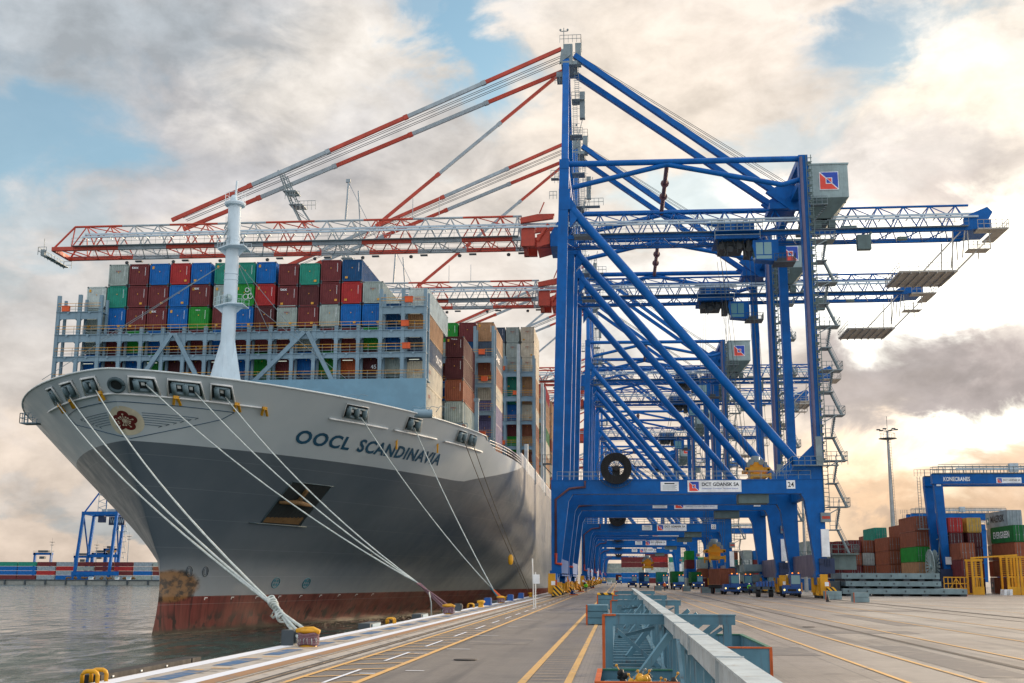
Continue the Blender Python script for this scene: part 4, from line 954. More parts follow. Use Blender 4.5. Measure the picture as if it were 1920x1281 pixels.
for (y, lab) in ((38.8, 'grey lifting box on the edge beside the nearest bollard'), (83.4, 'grey lifting box on the edge beside the middle bollard')):
    q = MB(); q.box(-12.05, -11.6, y+3, y+3.5, .012, .55); q.box(-11.6, -11.5, y+3.1, y+3.4, .1, .5); tag(q.build('edge_box', 'dark_steel', origin=(-11.8, y+3, 0)), lab, 'box')
for (y, lab) in ((105, 'small blue box on the quay edge before the farthest bollard'), (127, 'small blue box on the quay edge past the farthest bollard'), (141, 'small blue box on the quay edge near the first crane')):
    q = MB(); q.box(-12.0, -11.4, y, y+1.1, .012, .62); q.box(-11.95, -11.45, y+.05, y+1.05, .62, .68); tag(q.build('edge_box', 'truck_blue', origin=(-11.7, y, 0)), lab, 'box', 'blue boxes on the quay edge')
pt = thing('sign_post', 'slim white post with a white board beside the crane rail', 'post', (-7.05, 97.8, 0))
q = MB(); q.tube((-7.05, 97.8, 0), (-7.15, 97.8, 4.0), .045, 8); q.tube((-6.9, 97.8, 0), (-6.9, 97.8, 2.9), .05, 8); q.build('pole', 'white', pt); q = MB(); q.box(-7.1, -6.55, 97.72, 97.78, 1.95, 2.7); q.build('board', 'plate_white', pt)

# ================================================================== SHIP-TO-SHORE CRANES
YN, YF = 155.0, 178.0; YC = 166.4; CX = 8.6
def build_crane():
    cr = thing('gantry_crane', 'tall blue ship-to-shore gantry crane', 'crane', (CX, YC, 0))
    B = 'crane_blue'
    for y in (YN, YF):
        q = MB(); q.prism([(-8.78, 3.0), (-7.45, 3.0), (-7.5, 4.6), (-6.5, 12.4), (-5.9, 13.36), (-5.9, 15.1), (-8.8, 15.1)], y-.75, y+.75)
        q.beam((-8.0, y, 15.1), (-6.78, y, 59.9), 1.35, 1.5, up=(0, 1, 0)); q.box(-7.5, -6.15, y-.8, y+.8, 58.6, 59.95); q.box(-7.6, -6.0, y-.79, y+.79, 52.6, 55.6)
        q.prism([(-6.1, 50.0), (-5.0, 51.4), (-5.2, 53.2), (-6.1, 54.6)], y-.5, y+.5)
        q.build('leg', B, cr)
        q = MB(); q.prism([(25.2, 3.0), (26.55, 3.0), (26.55, 17.5), (25.6, 17.5), (22.4, 15.1), (22.4, 13.36), (23.6, 13.36), (24.1, 12.4)], y-.75, y+.75)
        q.beam((26.2, y, 17.5), (26.0, y, 59.6), 1.25, 1.5, up=(0, 1, 0)); q.prism([(24.2, 15.1), (25.7, 15.1), (25.7, 19.8), (23.2, 17.4), (22.0, 15.1)], y-.6, y+.6)
        q.build('leg', B, cr)
        q = MB(); q.box(-5.9, 22.4, y-.72, y+.72, 13.38, 15.08); q.box(-8.8, 26.7, y-.82, y+.82, 15.08, 15.16); q.box(-8, 24, y-.78, y+.78, 13.30, 13.38); q.build('portal_beam', B, cr)
        q = MB(); q.tube((-5.8, y, 52.8), (24.3, y, 16.2), .62, 14); q.build('diagonal_brace', B, cr)
        q = MB(); q.tube((-6.2, y, 59.45), (25.6, y, 59.3), .42, 12); q.build('tie_beam', B, cr)
        q = MB(); q.tube((7.5, y, 59.0), (-5.7, y, 56.0), .36, 10); q.build('knee_brace', B, cr)
        q = MB(); q.tube((7.5, y, 59.0), (23.2, y, 55.6), .36, 10); q.tube((23.2, y, 55.6), (25.6, y, 56.3), .36, 10); q.build('knee_brace', B, cr)
        q = MB(); q.beam((-6.75, y, 59.9), (-6.9, YC+(-1.7 if y == YN else 1.7), 79.6), .95, 1.0, up=(0, 1, 0)); q.build('mast_leg', B, cr)
        # access rail on the portal beam
        q = MB(); q.rail((-8.0, y-.75, 15.16), (25, y-.75, 15.16), 1.1, 1.6, .025); q.rail((-8.0, y+.75, 15.16), (25, y+.75, 15.16), 1.1, 1.6, .025); q.build('handrail', 'galv', cr)
        # wheel groups
        for x in (-8.4, 25.65):
            sgn = -1 if y == YN else 1
            q = MB(); q.prism([(y-3.4, 2.2), (y-2.4, 3.0), (y+2.4, 3.0), (y+3.4, 2.2), (y+3.2, 1.7), (y-3.2, 1.7)], x-.45, x+.45, axis='x'); q.box(x-.6, x+.6, y-.8, y+.8, 2.5, 3.4)
            bo = q.build('bogie_beam', B, cr)
            q = MB()
            for yy in (-2.4, 2.4):
                q.prism([(y+yy-1.5, .35), (y+yy-1.3, 1.2), (y+yy-.6, 1.9), (y+yy+.6, 1.9), (y+yy+1.3, 1.2), (y+yy+1.5, .35)], x-.36, x+.36, axis='x')
                q.box(x-.72, x-.36, y+yy-.5, y+yy+.3, .7, 2.6); q.box(x+.36, x+.8, y+yy-.4, y+yy+.5, .6, 1.9)
            q.box(x-.62, x+.30, y+sgn*3.7, y+sgn*4.1, .5, 3.0) if sgn > 0 else q.box(x-.62, x+.30, y-4.1, y-3.7, .5, 3.0)
            q.build('bogie_frame', 'yellow', bo)
            q = MB()
            for yy in (-3.4, -1.4, 1.4, 3.4): q.tube((x-.2, y+yy, .42), (x+.2, y+yy, .42), .4, 14); 
            q.build('rail_wheel', 'dark_steel', bo)
            yb = y+sgn*4.3; q = MB(); q.prism([(x-.1, .25), (x+1.0, .25), (x+1.3, .9), (x+.9, 1.45), (x+.1, 1.45)], yb-.4, yb+.2); q.build('hazard_bumper', 'hazard', bo)
            q = MB(); q.box(x-.3, x+.5, yb+.22, yb+.6, 1.5, 2.2); q.box(x-.2, x+.3, yb-.46, yb-.42, 1.55, 2.05, 1); q.build('rail_clamp', ['boom_red', 'plate_white'], bo)
    paint('sill_purple', (92, 88, 118), .4, dirt_amt=.4)
    for x, mt in ((-8.1, B), (26.1, 'sill_purple')):
        q = MB(); q.box(x-.55, x+.55, YN+.75, YF-.75, 3.05 if x < 0 else 2.9, 4.9 if x < 0 else 5.6); q.box(x-.62, x+.62, YN+.75, YF-.75, 2.7, 2.9); q.build('sill_beam', B if x < 0 else mt, cr)
        q = MB(); q.box(x-.5, x+.5, YN+.75, YF-.75, 13.5, 15.0); q.build('side_beam', B, cr)
    for x, z in ((-7.0, 55.8), (26.0, 55.8), (-6.8, 59.0), (26.0, 58.9)):
        q = MB(); q.box(x-.5, x+.5, YN+.75, YF-.75, z, z+.95); q.build('cross_girder', B, cr)
    q = MB(); q.tube((7.5, YN, 59.1), (7.5, YF, 59.1), .32, 10)
    for f in (.36, .62): q.tube((7.5, YN+(YF-YN)*f-.1, 59.1), (7.5, YN+(YF-YN)*f+.1, 59.1), .62, 10)
    paint('maroon_pipe', (104, 66, 72), .5); q.build('cross_tube', 'maroon_pipe', cr)
    # --- boom and girder truss
    yn, yf = YC-2.75, YC+2.75; ZL, ZT = 51.0, 55.0
    def truss(x0, x1, bay, mt, name):
        q = MB(); n = max(1, round((x1-x0)/bay)); bw_ = (x1-x0)/n
        for y in (yn, yf):
            q.box(x0, x1, y-.25, y+.25, ZL, ZL+.60); yt_ = y+(.75 if y == yn else -.75); q.tube((x0, yt_, ZT), (x1, yt_, ZT), .17, 7)
            for i in range(n):
                a = x0+i*bw_; m_ = a+bw_/2; b__ = a+bw_
                q.tube((a+.1, y, ZL+.6), (m_, yt_, ZT), .10, 5, cap=False); q.tube((m_, yt_, ZT), (b__-.1, y, ZL+.6), .10, 5, cap=False)
        for i in range(n):
            a = x0+i*bw_; m_ = a+bw_/2; b__ = a+bw_
            q.tube((a, yn, ZL+.1), (m_, yf, ZL+.1), .09, 5, cap=False); q.tube((m_, yf, ZL+.1), (b__, yn, ZL+.1), .09, 5, cap=False)
            q.tube((m_, yn+.75, ZT), (m_, yf-.75, ZT), .09, 5, cap=False); q.tube((m_, yn+.75, ZT), (min(b__+bw_/2, x1), yf-.75, ZT), .08, 5, cap=False)
        return q.build(name, mt, cr)
    zones = [(-82.4+i*7.5, -82.4+(i+1)*7.5) for i in range(9)]
    for i, (a, b_) in enumerate(zones): truss(a, b_, 3.75, 'boom_red' if i % 2 == 0 else 'boom_grey', 'boom_section')
    truss(-14.9+.0, -13.6, 1.3, 'boom_grey', 'boom_section')
    truss(-7.6, 50.6, 3.75, 'crane_blue', 'girder')
    # slanting nose of the boom
    q = MB()
    for y in (yn, yf): q.tube((-82.4, y+(.75 if y == yn else -.75), ZT), (-85.2, y, ZL+.4), .15, 6); q.box(-85.4, -82.4, y-.25, y+.25, ZL, ZL+.6); q.tube((-82.4, y, ZL+.5), (-82.4, y+(.75 if y == yn else -.75), ZT), .1, 5)
    q.box(-85.5, -85.0, yn, yf, ZL, ZL+.6); q.tube((-85.2, yn, ZL+.5), (-82.4, yf, ZL+.3), .1, 5)
    q.build('boom_nose', 'boom_red', cr)
    q = MB(); q.box(-86.6, -85.7, yn-.8, yf+.8, ZL-.92, ZL-.85); q.rail((-87.0, yn-1.2, ZL-.85), (-87.0, yf+1.6, ZL-.85), 1.2, 1.0); q.rail((-87.0, yn-1.2, ZL-.85), (-85.7, yn-1.2, ZL-.85), 1.2, .9); q.rail((-87.0, yf+1.6, ZL-.85), (-85.7, yf+1.6, ZL-.85), 1.2, 1)
    for k in range(5): q.box(-86.5, -85.7, yn-.7+k*1.45, yn-.65+k*1.45, ZL-1.05, ZL-.92)
    q.tube((-86.4, yn-.5, ZL-.9), (-86.5, yn-.5, ZL+1.9), .05, 5); q.box(-86.8, -86.2, yn-.8, yn-.2, ZL-.8, ZL+.1); q.build('nose_platform', 'galv', cr)
    # walkways and rails along both chords
    q = MB()
    for (a, b_) in ((-82, -14), (-6, 50)):
        for y in (yn-1.0, yf+1.0):
            q.rail((a, y, ZL+.55), (b_, y, ZL+.55), 1.15, 1.9, .022)
            q.box(a, b_, y-.02, y+.72 if y < YC else y+.02, ZL+.48, ZL+.54) if y < YC else q.box(a, b_, y-.72, y+.02, ZL+.48, ZL+.54)
    q.build('walkway', 'galv', cr)
    q = MB()
    for (a, b_) in ((-80.5, -12.4), (-12.4, 51.5)):
        for dz, y in ((1.9, yn-.55), (2.55, yn+.25)): q.box(a, b_, y-.1, y+.1, ZL+dz-.1, ZL+dz+.18)
    x = -80.0
    while x < 51: q.box(x, x+.12, yn-.7, yn+.4, ZL+1.7, ZL+1.82); x += 1.9
    q.build('festoon_track', 'rail_metal', cr)
    q = MB(); q.path([(-83, yn+.6, ZL-.9), (-40, yn+.6, ZL-1.15), (-8, yn+.6, ZL-.95)], .035, 4); q.path([(-8, yn+.6, ZL-1.0), (20, yn+.6, ZL-1.2), (50, yn+.6, ZL-.9)], .035, 4); q.build('trolley_rope', 'dark_steel', cr)
    q = MB()
    for k in range(9):
        x = -76+k*7.5; q.lathe([(.25, -.3), (.32, 0), (.1, .15)], (x, yf+.2, ZL-.35), 8); q.box(x+1.5, x+2.6, yf-.3, yf+.2, ZL-.45, ZL-.25)
    q.build('floodlight', 'dark_steel', cr)
    q = MB(); q.box(-13.6, -11.6, yn-.35, yn+.4, ZL-.9, ZL+2.0); q.box(-13.6, -11.6, yf-.4, yf+.35, ZL-.9, ZL+2.0); q.box(-13.4, -12.8, yn, yf, ZL-.9, ZL+2.4); q.prism([(-13.7, ZL+2.6), (-8.9, ZL+3.2), (-8.7, ZL+3.9), (-11.2, ZL+3.9), (-13.7, ZL+3.4)], yn-.45, yn+.2); q.prism([(-13.7, ZL+2.6), (-8.9, ZL+3.2), (-8.7, ZL+3.9), (-11.2, ZL+3.9), (-13.7, ZL+3.4)], yf-.2, yf+.45)
    q.tube((-11.2, yn-.4, ZL-.2), (-9.6, yn-.4, ZL+2.3), .25, 8); q.beam((-10.9, yn-.4, ZL+4), (-10.2, yn-.4, ZL+5.7), .16); q.prism([(-11.3, ZL-1.1), (-9.4, ZL-.6), (-9.4, ZL+1.4), (-11.3, ZL+.8)], yn-.3, yf+.3)
    q.build('boom_hinge', 'boom_red', cr)
    q = MB(); q.prism([(-9.3, ZL-1.1), (-7.4, ZL-1.1), (-7.4, ZL+2.8), (-8.3, ZL+2.6), (-9.3, ZL+.8)], yn-.5, yf+.5); q.build('girder_root', 'crane_blue', cr)
    # mast over the boom: fold-back stay frame
    def stay(p, q_, n, name='forestay', r=.27, first=0):
        mb = MB(); p = Vector(p); q_ = Vector(q_)
        for i in range(n): mb.beam(p.lerp(q_, i/n), p.lerp(q_, (i+1)/n), r*1.5, r*2.1, mi=(i+first) % 2)
        for i in range(1, n): c_ = p.lerp(q_, i/n); d = (q_-p).normalized()*.35; mb.beam(c_-d, c_+d, r*2.0, r*2.5, mi=(i+first) % 2)
        return mb.build(name, ['boom_red', 'boom_grey'], cr)
    AP = (-7.6, YC, 81.2)
    for d, za, zb_ in ((-2.4, 81.5, 55.6), (2.4, 79.6, 55.6)):
        stay((AP[0], YC+d*.8, za), (-67.0, YC+d, zb_), 5)
        if d > 0: stay((AP[0]-.3, YC+d*.8, za-.3), (-36.5, YC+d, zb_-.2), 3, r=.22)
    q = MB()
    for d in (-1.1, -.5, .5, 1.1):
        q.beam((AP[0], YC+d, 80.8), (-66.0, YC+d, 56.5), .07)
        q.beam((AP[0]+1.8, YC+d, 81.3), (27.5, YC+d, 58.0), .06)
    q.build('hoist_rope', 'dark_steel', cr)
    q = MB()
    for d in (-1.1, 1.1):
        q.beam((-51.2, YC+d, 63.6), (-49.2, YC+d, 58.6), .22, .2); q.beam((-50.4, YC+d, 63.4), (-48.2, YC+d, 58.4), .14, .14); q.beam((-49.2, YC+d, 58.6), (-47.4, YC+d, 55.2), .2, .2); q.beam((-47.9, YC+d, 58.2), (-45.9, YC+d, 55.2), .14, .14)
        for k in range(6): q.beam((-51.0+.62*k, YC+d, 63.1-1.45*k), (-49.4+.62*k, YC+d, 62.0-1.45*k), .09)
    for z, x in ((60.2, -49.5), (58.0, -48.4)): q.box(x-.8, x+1.3, YC-1.4, YC+1.4, z-.05, z+.05)
    q.rail((-48, YC-1.6, 57), (-45, YC-1.6, 57), 1.4, .6); q.rail((-49.8, YC-1.5, 58.8), (-47.6, YC-1.5, 58.8), 1.2, .8)
    q.build('stay_frame', 'galv', cr)
    for x, zt in ((-39.6, 61.5), (-37.8, 60.0), (-30.0, 58.0), (-28.8, 59.4)):
        pass
    q = MB(); q.tube((-40.2, YC-2, ZT), (-39.9, YC-2, ZT+6.3), .16, 6); q.tube((-38.8, YC+2, ZT), (-39.3, YC+2, ZT+6), .12, 6); q.box(-40.3, -39.6, YC-2.2, YC-1.8, ZT+6.0, ZT+6.5); q.beam((-39.8, YC-2, ZT+5.8), (-35.5, YC, ZL+1), .07)
    for x in (-30, -26): q.tube((x, YC-2, ZT), (x, YC-2, ZT+3.2), .05, 5)
    q.build('boom_aerial', 'boom_grey', cr)
    for d in (-2.3, 2.3):
        q = MB(); q.beam((-5.6, YC+d*.8, 80.3 if d < 0 else 78.9), (24.8, YC+d*1.2, 56.3), .80, .95, up=(0, 1, 0)); q.build('backstay', 'crane_blue', cr)
    q = MB(); q.prism([(22.0, 57.4), (25.4, 54.6), (27.0, 54.6), (26.2, 58.2), (24.3, 58.6)], YC-3.2, YC-2.4); q.prism([(22.0, 57.4), (25.4, 54.6), (27.0, 54.6), (26.2, 58.2), (24.3, 58.6)], YC+2.4, YC+3.2); q.box(22.5, 26.4, YC-3, YC+3, 54.9, 55.8); q.build('backstay_anchor', 'crane_blue', cr)
    # masthead
    q = MB(); q.box(-7.6, -5.2, YC-2.6, YC+2.6, 78.6, 79.2); q.box(-7.3, -5.9, YC-2.1, YC-.4, 79.2, 82.2); q.box(-5.5, -4.6, YC-1.9, YC-.7, 78.9, 82.4); q.box(-8.4, -7.5, YC-1.5, YC+1.5, 77.2, 78.0); q.prism([(-7.9, 79.0), (-6.2, 80.3), (-6.2, 82.0), (-7.6, 81.2)], YC-2.3, YC-1.7)
    q.tube((-7.2, YC-2.2, 82.2), (-7.2, YC-2.2, 84.8), .06, 6); q.box(-7.7, -6.6, YC-2.25, YC-2.15, 84.2, 84.3); q.lathe([(.12, 0), (.2, .2), (.05, .35)], (-7.7, YC-2.2, 84.3), 8); q.lathe([(.12, 0), (.2, .2), (.05, .35)], (-6.6, YC-2.2, 84.3), 8)
    q.rail((-7.8, YC-2.6, 82.2), (-4.6, YC-2.6, 82.2), 1.2, .6); q.rail((-4.6, YC-2.6, 82.2), (-4.6, YC+1, 82.2), 1.2, .6); q.rail((-8.6, YC-1.6, 76), (-7.2, YC-1.6, 76), 1.1, .6); q.rail((-8.7, YC-2, 60.0), (-7.7, YC-2, 60.0), 1.1, .5); q.box(-8.7, -7.6, YC-12, YC-11, 57.2, 57.3); q.rail((-8.7, YC-12, 57.3), (-7.6, YC-12, 57.3), 1.1, .5); q.rail((-8.9, YC-12, 54.2), (-7.9, YC-12, 54.2), 1.1, .5)
    q.build('masthead', 'galv', cr)
    q = MB()                                                 # caged ladders up the mast
    for (xa, xb, za, zb_) in ((-5.6, -5.0, 73.2, 79), (-5.9, -5.3, 67.5, 73), (-5.6, -5.0, 61.5, 67.3), (-5.8, -5.2, 56, 61.2)):
        for x in (xa, xb): q.beam((x-.3*0, YC-1.4, za), (x, YC-1.4, zb_), .06)
        z = za
        while z < zb_: q.beam((xa, YC-1.4, z), (xb, YC-1.4, z), .05); z += .33
        z = za+1.8
        while z < zb_: q.rail((xa-.2, YC-2.0, z-.1), (xb+.4, YC-2.0, z-.1), .1, 3, .02, mids=(1,), posts=False); z += 1.2
        q.box(xa-.5, xb+.8, YC-2.2, YC, za-.1, za); q.rail((xa-.5, YC-2.2, za), (xb+.8, YC-2.2, za), 1.1, .6)
    q.box(-4.9, -4.1, YC-1.6, YC-.6, 70.4, 74.6); q.beam((-4.5, YC-1, 70.4), (-5.4, YC-1, 66.6), .12); q.build('mast_ladder', 'galv', cr)
    q = MB()
    for k in range(5): q.rail((-5.4+.5*k, YN+1.5, 49.5+1.5*k), (-4.9+.5*k, YN+1.5, 51.0+1.5*k), 1, .7, .025)
    q.box(-5.6, -2.5, YN+1, YN+3, 49.2, 49.3); q.rail((-5.6, YN+1, 49.3), (-2.5, YN+1, 49.3), 1.1, .7); q.box(-5.5, -2.0, YC-4.4, YC-3.4, 55.5, 55.6); q.rail((-5.5, YC-4.4, 55.6), (-1.5, YC-4.4, 55.6), 1.1, .7); q.build('access_platform', 'galv', cr)
    # machinery house
    q = MB(); q.box(28.0, 33.3, 161.0, 172.0, 55.6, 60.5); n = 0
    x = 28.1
    while x < 33.2: q.box(x, x+.06, 160.96, 161.0, 55.7, 60.4); x += .27
    y = 161.2
    while y < 171.9: q.box(27.96, 28.0, y, y+.06, 55.7, 60.4); y += .35
    q.box(27.85, 33.45, 160.85, 172.15, 60.5, 60.7); mh = q.build('machinery_house', 'house_grey', cr)
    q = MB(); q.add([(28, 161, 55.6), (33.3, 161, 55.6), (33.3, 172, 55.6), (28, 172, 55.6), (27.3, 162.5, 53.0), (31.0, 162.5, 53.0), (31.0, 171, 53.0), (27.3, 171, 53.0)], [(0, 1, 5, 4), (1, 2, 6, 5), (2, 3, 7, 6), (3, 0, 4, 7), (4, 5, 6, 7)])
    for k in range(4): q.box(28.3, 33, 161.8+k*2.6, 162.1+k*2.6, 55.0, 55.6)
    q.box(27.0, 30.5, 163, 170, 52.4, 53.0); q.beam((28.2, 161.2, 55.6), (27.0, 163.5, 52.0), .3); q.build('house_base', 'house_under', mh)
    q = MB(); emblem_sign(q, 29.25, 31.95, 56.7, 59.4, 160.9); q.build('emblem_sign', ['plate_white', 'sign_blue', 'sign_red'], mh)
    q = MB(); q.rail((27.2, 160.6, 54.5), (30.2, 160.6, 54.5), 1.2, .8); q.rail((27.2, 160.6, 54.5), (27.2, 163, 54.5), 1.2, .8); q.box(27.2, 30.2, 160.4, 161.4, 54.4, 54.5)
    for k in range(10): q.box(27.5+k*.25, 27.8+k*.25, 160.6, 161.4, 51.4+.3*k, 51.46+.3*k)
    q.build('house_stair', 'galv', mh)
    # aft end of the girder: drive platform and hanging maintenance deck
    q = MB(); q.prism([(49.6, ZL), (52.2, ZL+.3), (53.6, ZL+2.6), (52.9, ZL+3.4), (50.5, ZL+2.4), (49.6, ZL+1.8)], yn-.3, yn+.3); q.prism([(49.6, ZL), (52.2, ZL+.3), (53.6, ZL+2.6), (52.9, ZL+3.4), (50.5, ZL+2.4), (49.6, ZL+1.8)], yf-.3, yf+.3)
    q.box(50.5, 53.4, yn, yf, ZL+.2, ZL+1.6); q.lathe([(.9, 0), (.9, .8)], (52.2, yn+.5, ZL+1.6), 14, axis='y'); q.lathe([(.9, 0), (.9, .8)], (52.2, yf-1.3, ZL+1.6), 14, axis='y'); q.build('end_sheaves', 'crane_blue', cr)
    q = MB(); q.box(51.2, 55.4, yn-1.0, yn+1.2, ZL-.1, ZL+.1); q.box(53.8, 55.4, yn+1.2, yf+.6, ZL-.1, ZL+.1); q.rail((51.2, yn-1.0, ZL+.1), (55.4, yn-1.0, ZL+.1), 1.2, .8); q.rail((55.4, yn-1.0, ZL+.1), (55.4, yf+.6, ZL+.1), 1.2, .9)
    q.box(49.8, 52.8, yn-.6, yn+1.6, ZL-2.9, ZL-2.8); q.rail((49.8, yn-.6, ZL-2.8), (52.8, yn-.6, ZL-2.8), 1.1, .8)
    for x, y in ((50, yn), (53, yn), (50, yf), (53, yf)): q.beam((x, y, ZL-2.8), (x, y, ZL), .12)
    q.build('end_platform', 'grating', cr)
    q = MB(); q.box(39.9, 47.9, YC-4.2, YC+4.6, 44.7, 44.95); q.rail((39.9, YC-4.2, 44.95), (47.9, YC-4.2, 44.95), 1.1, 1.3); q.rail((39.9, YC+4.6, 44.95), (47.9, YC+4.6, 44.95), 1.1, 1.3); q.rail((39.9, YC-4.2, 44.95), (39.9, YC+4.6, 44.95), 1.1, 1.3)
    for k in range(7): q.box(40.2+k*1.2, 40.32+k*1.2, YC-4.2, YC+4.6, 44.5, 44.7)
    for y in (YC-2.9, YC+2.9):
        q.beam((43.4, y, 45.0), (49.0, y, 50.8), .16); q.beam((47.8, y, 44.8), (52.4, y, 49.3), .16); q.beam((47.5, y, 45), (47.9, y, 50.8), .14); q.beam((49.0, y, 47), (49.6, y, 51), .14)
    q.build('hanging_deck', 'grating', cr)
    q = MB(); q.box(34.5, 36.4, yn-.9, yn+.2, ZL-2.6, ZL-.5); q.beam((35, yn-.4, ZL-2.3), (36.6, yn-.4, ZL), .3); q.box(40.2, 41.5, yn-.6, yn+.2, ZL-1.2, ZL-.8); q.build('buffer_bracket', 'house_under', cr)
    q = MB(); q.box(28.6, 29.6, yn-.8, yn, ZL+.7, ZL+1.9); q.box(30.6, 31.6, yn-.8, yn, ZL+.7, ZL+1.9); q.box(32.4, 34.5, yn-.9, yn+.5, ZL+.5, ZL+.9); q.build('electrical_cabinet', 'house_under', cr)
    # ladder mast and cable run on the near landside leg
    q = MB()
    for x in (26.45, 27.1): q.beam((x+.1, YN-.95, 11.0), (x-.1, YN-.95, 59.5), .09)
    z = 11.2
    while z < 59.4: q.beam((26.5, YN-.95, z), (27.15, YN-.95, z), .08); z += .55
    z = 17.5
    while z < 59: q.box(26.5, 26.95, YN-.9, YN-.76, z, z+.28); z += 1.1
    q.build('leg_ladder', 'house_under', cr)
    q = MB(); q.tube((25.75, YN-1.0, 18), (25.65, YN-1.0, 59.2), .22, 8); q.build('elevator_rail', 'sill_purple', cr)
    q = MB()
    for y in (YN,):
        q.box(25.9, 26.9, y-1.15, y-.78, 5.2, 8.7)
    cb = q.build('control_cabinet', 'plate_white', cr)
    q = MB(); q.box(25.95, 27.2, YN-1.3, YN-.78, 9.6, 10.8); q.box(26.1, 27.1, YN-1.33, YN-1.3, 10.0, 10.35, 1); q.build('status_box', ['galv', 'boom_red'], cb)
    q = MB(); q.box(25.5, 27.4, YN-1.2, YN-.78, 3.1, 5.0); q.lathe([(.3, 0), (.3, .2)], (25.7, YN-1.4, 4.6), 10, axis='y')
    for k in range(4): q.tube((26.2+k*.2, YN-1.25, 4.0), (26.2+k*.2, YN-1.25, 4.9), .05, 5)
    q.build('cable_gland_box', 'crane_dark', cb)
    # stairs
    z0, k = 5.6, 0
    q = MB(); q.box(27.2, 30.6, YN-.6, YN+2, 5.5, 5.65); q.rail((27.2, YN-.6, 5.65), (30.6, YN-.6, 5.65), 1.1, .8); q.rail((30.6, YN-.6, 5.65), (30.6, YN+2, 5.65), 1.1, .8); q.box(27.4, 30.4, YN+.2, YN+1.6, 3.6, 5.5); q.build('stair_base', 'house_under', cr)
    z = 5.65
    while z < 47:
        q = MB()
        q.box(27.1, 29.9, YN-.4, YN+2.0, z+5.9, z+6.0); q.rail((27.1, YN-.4, z+6), (29.9, YN-.4, z+6), 1.1, .7); q.rail((29.9, YN-.4, z+6), (29.9, YN+2, z+6), 1.1, .8); q.beam((27.1, YN-.3, z+5.0), (28.8, YN-.3, z+5.9), .12)
        q.box(27.2, 28.6, YN-.4, YN+2.0, z+2.95, z+3.05); q.rail((27.2, YN-.4, z+3), (27.9, YN-.4, z+3), 1.1, .5)
        for (xa, za, xb, zb_, yy) in ((29.6, z, 28.3, z+3.0, YN+.1), (28.3, z+3.0, 28.9, z+6, YN+1.2)):
            for d in (0, .75): q.beam((xa, yy+d, za), (xb, yy+d, zb_), .09, .2); q.beam((xa, yy+d, za+1), (xb, yy+d, zb_+1), .05)
            for i in range(11): f = (i+.5)/11; q.box(xa+(xb-xa)*f-.14, xa+(xb-xa)*f+.14, yy, yy+.75, za+(zb_-za)*f-.02, za+(zb_-za)*f+.02)
        q.build('stair_flight', 'galv', cr); z += 6.0
    q = MB(); q.box(22.6, 28.5, YN-1.9, YN-.8, 16.8, 16.9)
    q.rail((22.6, YN-1.9, 16.9), (29.6, YN-1.9, 16.9), 1.1, .8); q.rail((20.6, YN-.9, 15.2), (22.6, YN-1.9, 16.9), 1.1, .6); q.box(25.7, 26.5, YN-1.6, YN-1.0, 16.9, 20.6); q.build('corner_platform', 'galv', cr)
    # trolley and cab
    tx = 17.6; paint('hoist_dark', (44, 50, 52), .6, dirt=(.2, .16, .1), dirt_amt=.5, scale=2)
    q = MB(); q.box(tx-3.1, tx+3.1, yn-.6, yf+.6, ZL-.55, ZL-.1); q.box(tx-2.6, tx+2.6, yn-.2, yf+.2, ZL+.9, ZL+1.9); q.box(tx-3.6, tx+3.6, yn-1.5, yn-.5, ZL+.3, ZL+.42); q.box(tx-1.7, tx-.3, yn-1.2, yn-.4, ZL+.5, ZL+1.6); q.box(tx+.5, tx+2.0, yn-1.2, yn-.4, ZL+.5, ZL+1.4)
    tr = q.build('trolley', 'crane_blue', cr)
    q = MB(); q.box(tx-2.4, tx+1.0, yn+.8, yf-.6, ZL-1.7, ZL-.6); q.box(tx+1.4, tx+2.4, yn+.4, yf-.6, ZL-2.3, ZL-.6)
    for k in range(8): q.beam((tx-2.8+.75*k, yn-.1+.3*(k % 3), ZL-.6), (tx-2.6+.72*k+(.3 if k % 2 else -.2), yn+.2*(k % 2), ZL-2.0-(k % 3)*.55), .14)
    for k in range(4): q.lathe([(.45, 0), (.45, .3)], (tx-2.2+1.3*k, yn+.2, ZL-1.5-.4*(k % 2)), 12, axis='y')
    q.build('hoist_gear', 'hoist_dark', tr)
    q = MB(); q.rail((tx-3.6, yn-1.5, ZL+.42), (tx+3.6, yn-1.5, ZL+.42), 1.5, .9, .04, mids=(.35, .68, 1)); q.rail((tx-3.2, yn-1.5, ZL-.9), (tx+3.2, yn-1.5, ZL-.9), 1.3, 6.4, .05); q.build('trolley_rail', 'galv', tr)
    cx0 = tx+2.6; q = MB(); q.prism([(cx0, ZL-3.6), (cx0+2.9, ZL-3.9), (cx0+3.3, ZL-3.2), (cx0+3.3, ZL-.7), (cx0-.3, ZL-.7), (cx0-.4, ZL-1.6)], yn-.2, yn+2.0); cb = q.build('operator_cab', 'crane_blue', tr)
    q = MB(); q.box(cx0+.1, cx0+1.1, yn-.24, yn-.2, ZL-2.9, ZL-1.1); q.box(cx0+1.25, cx0+2.3, yn-.24, yn-.2, ZL-2.9, ZL-1.1); q.add([(cx0-.02, yn-.1, ZL-3.5), (cx0-.42, yn-.1, ZL-1.65), (cx0-.42, yn+1.9, ZL-1.65), (cx0-.02, yn+1.9, ZL-3.5)], [(0, 1, 2, 3)]); q.box(cx0+.1, cx0+2.3, yn-.24, yn-.2, ZL-3.55, ZL-3.05); q.build('cab_window', 'glass', cb)
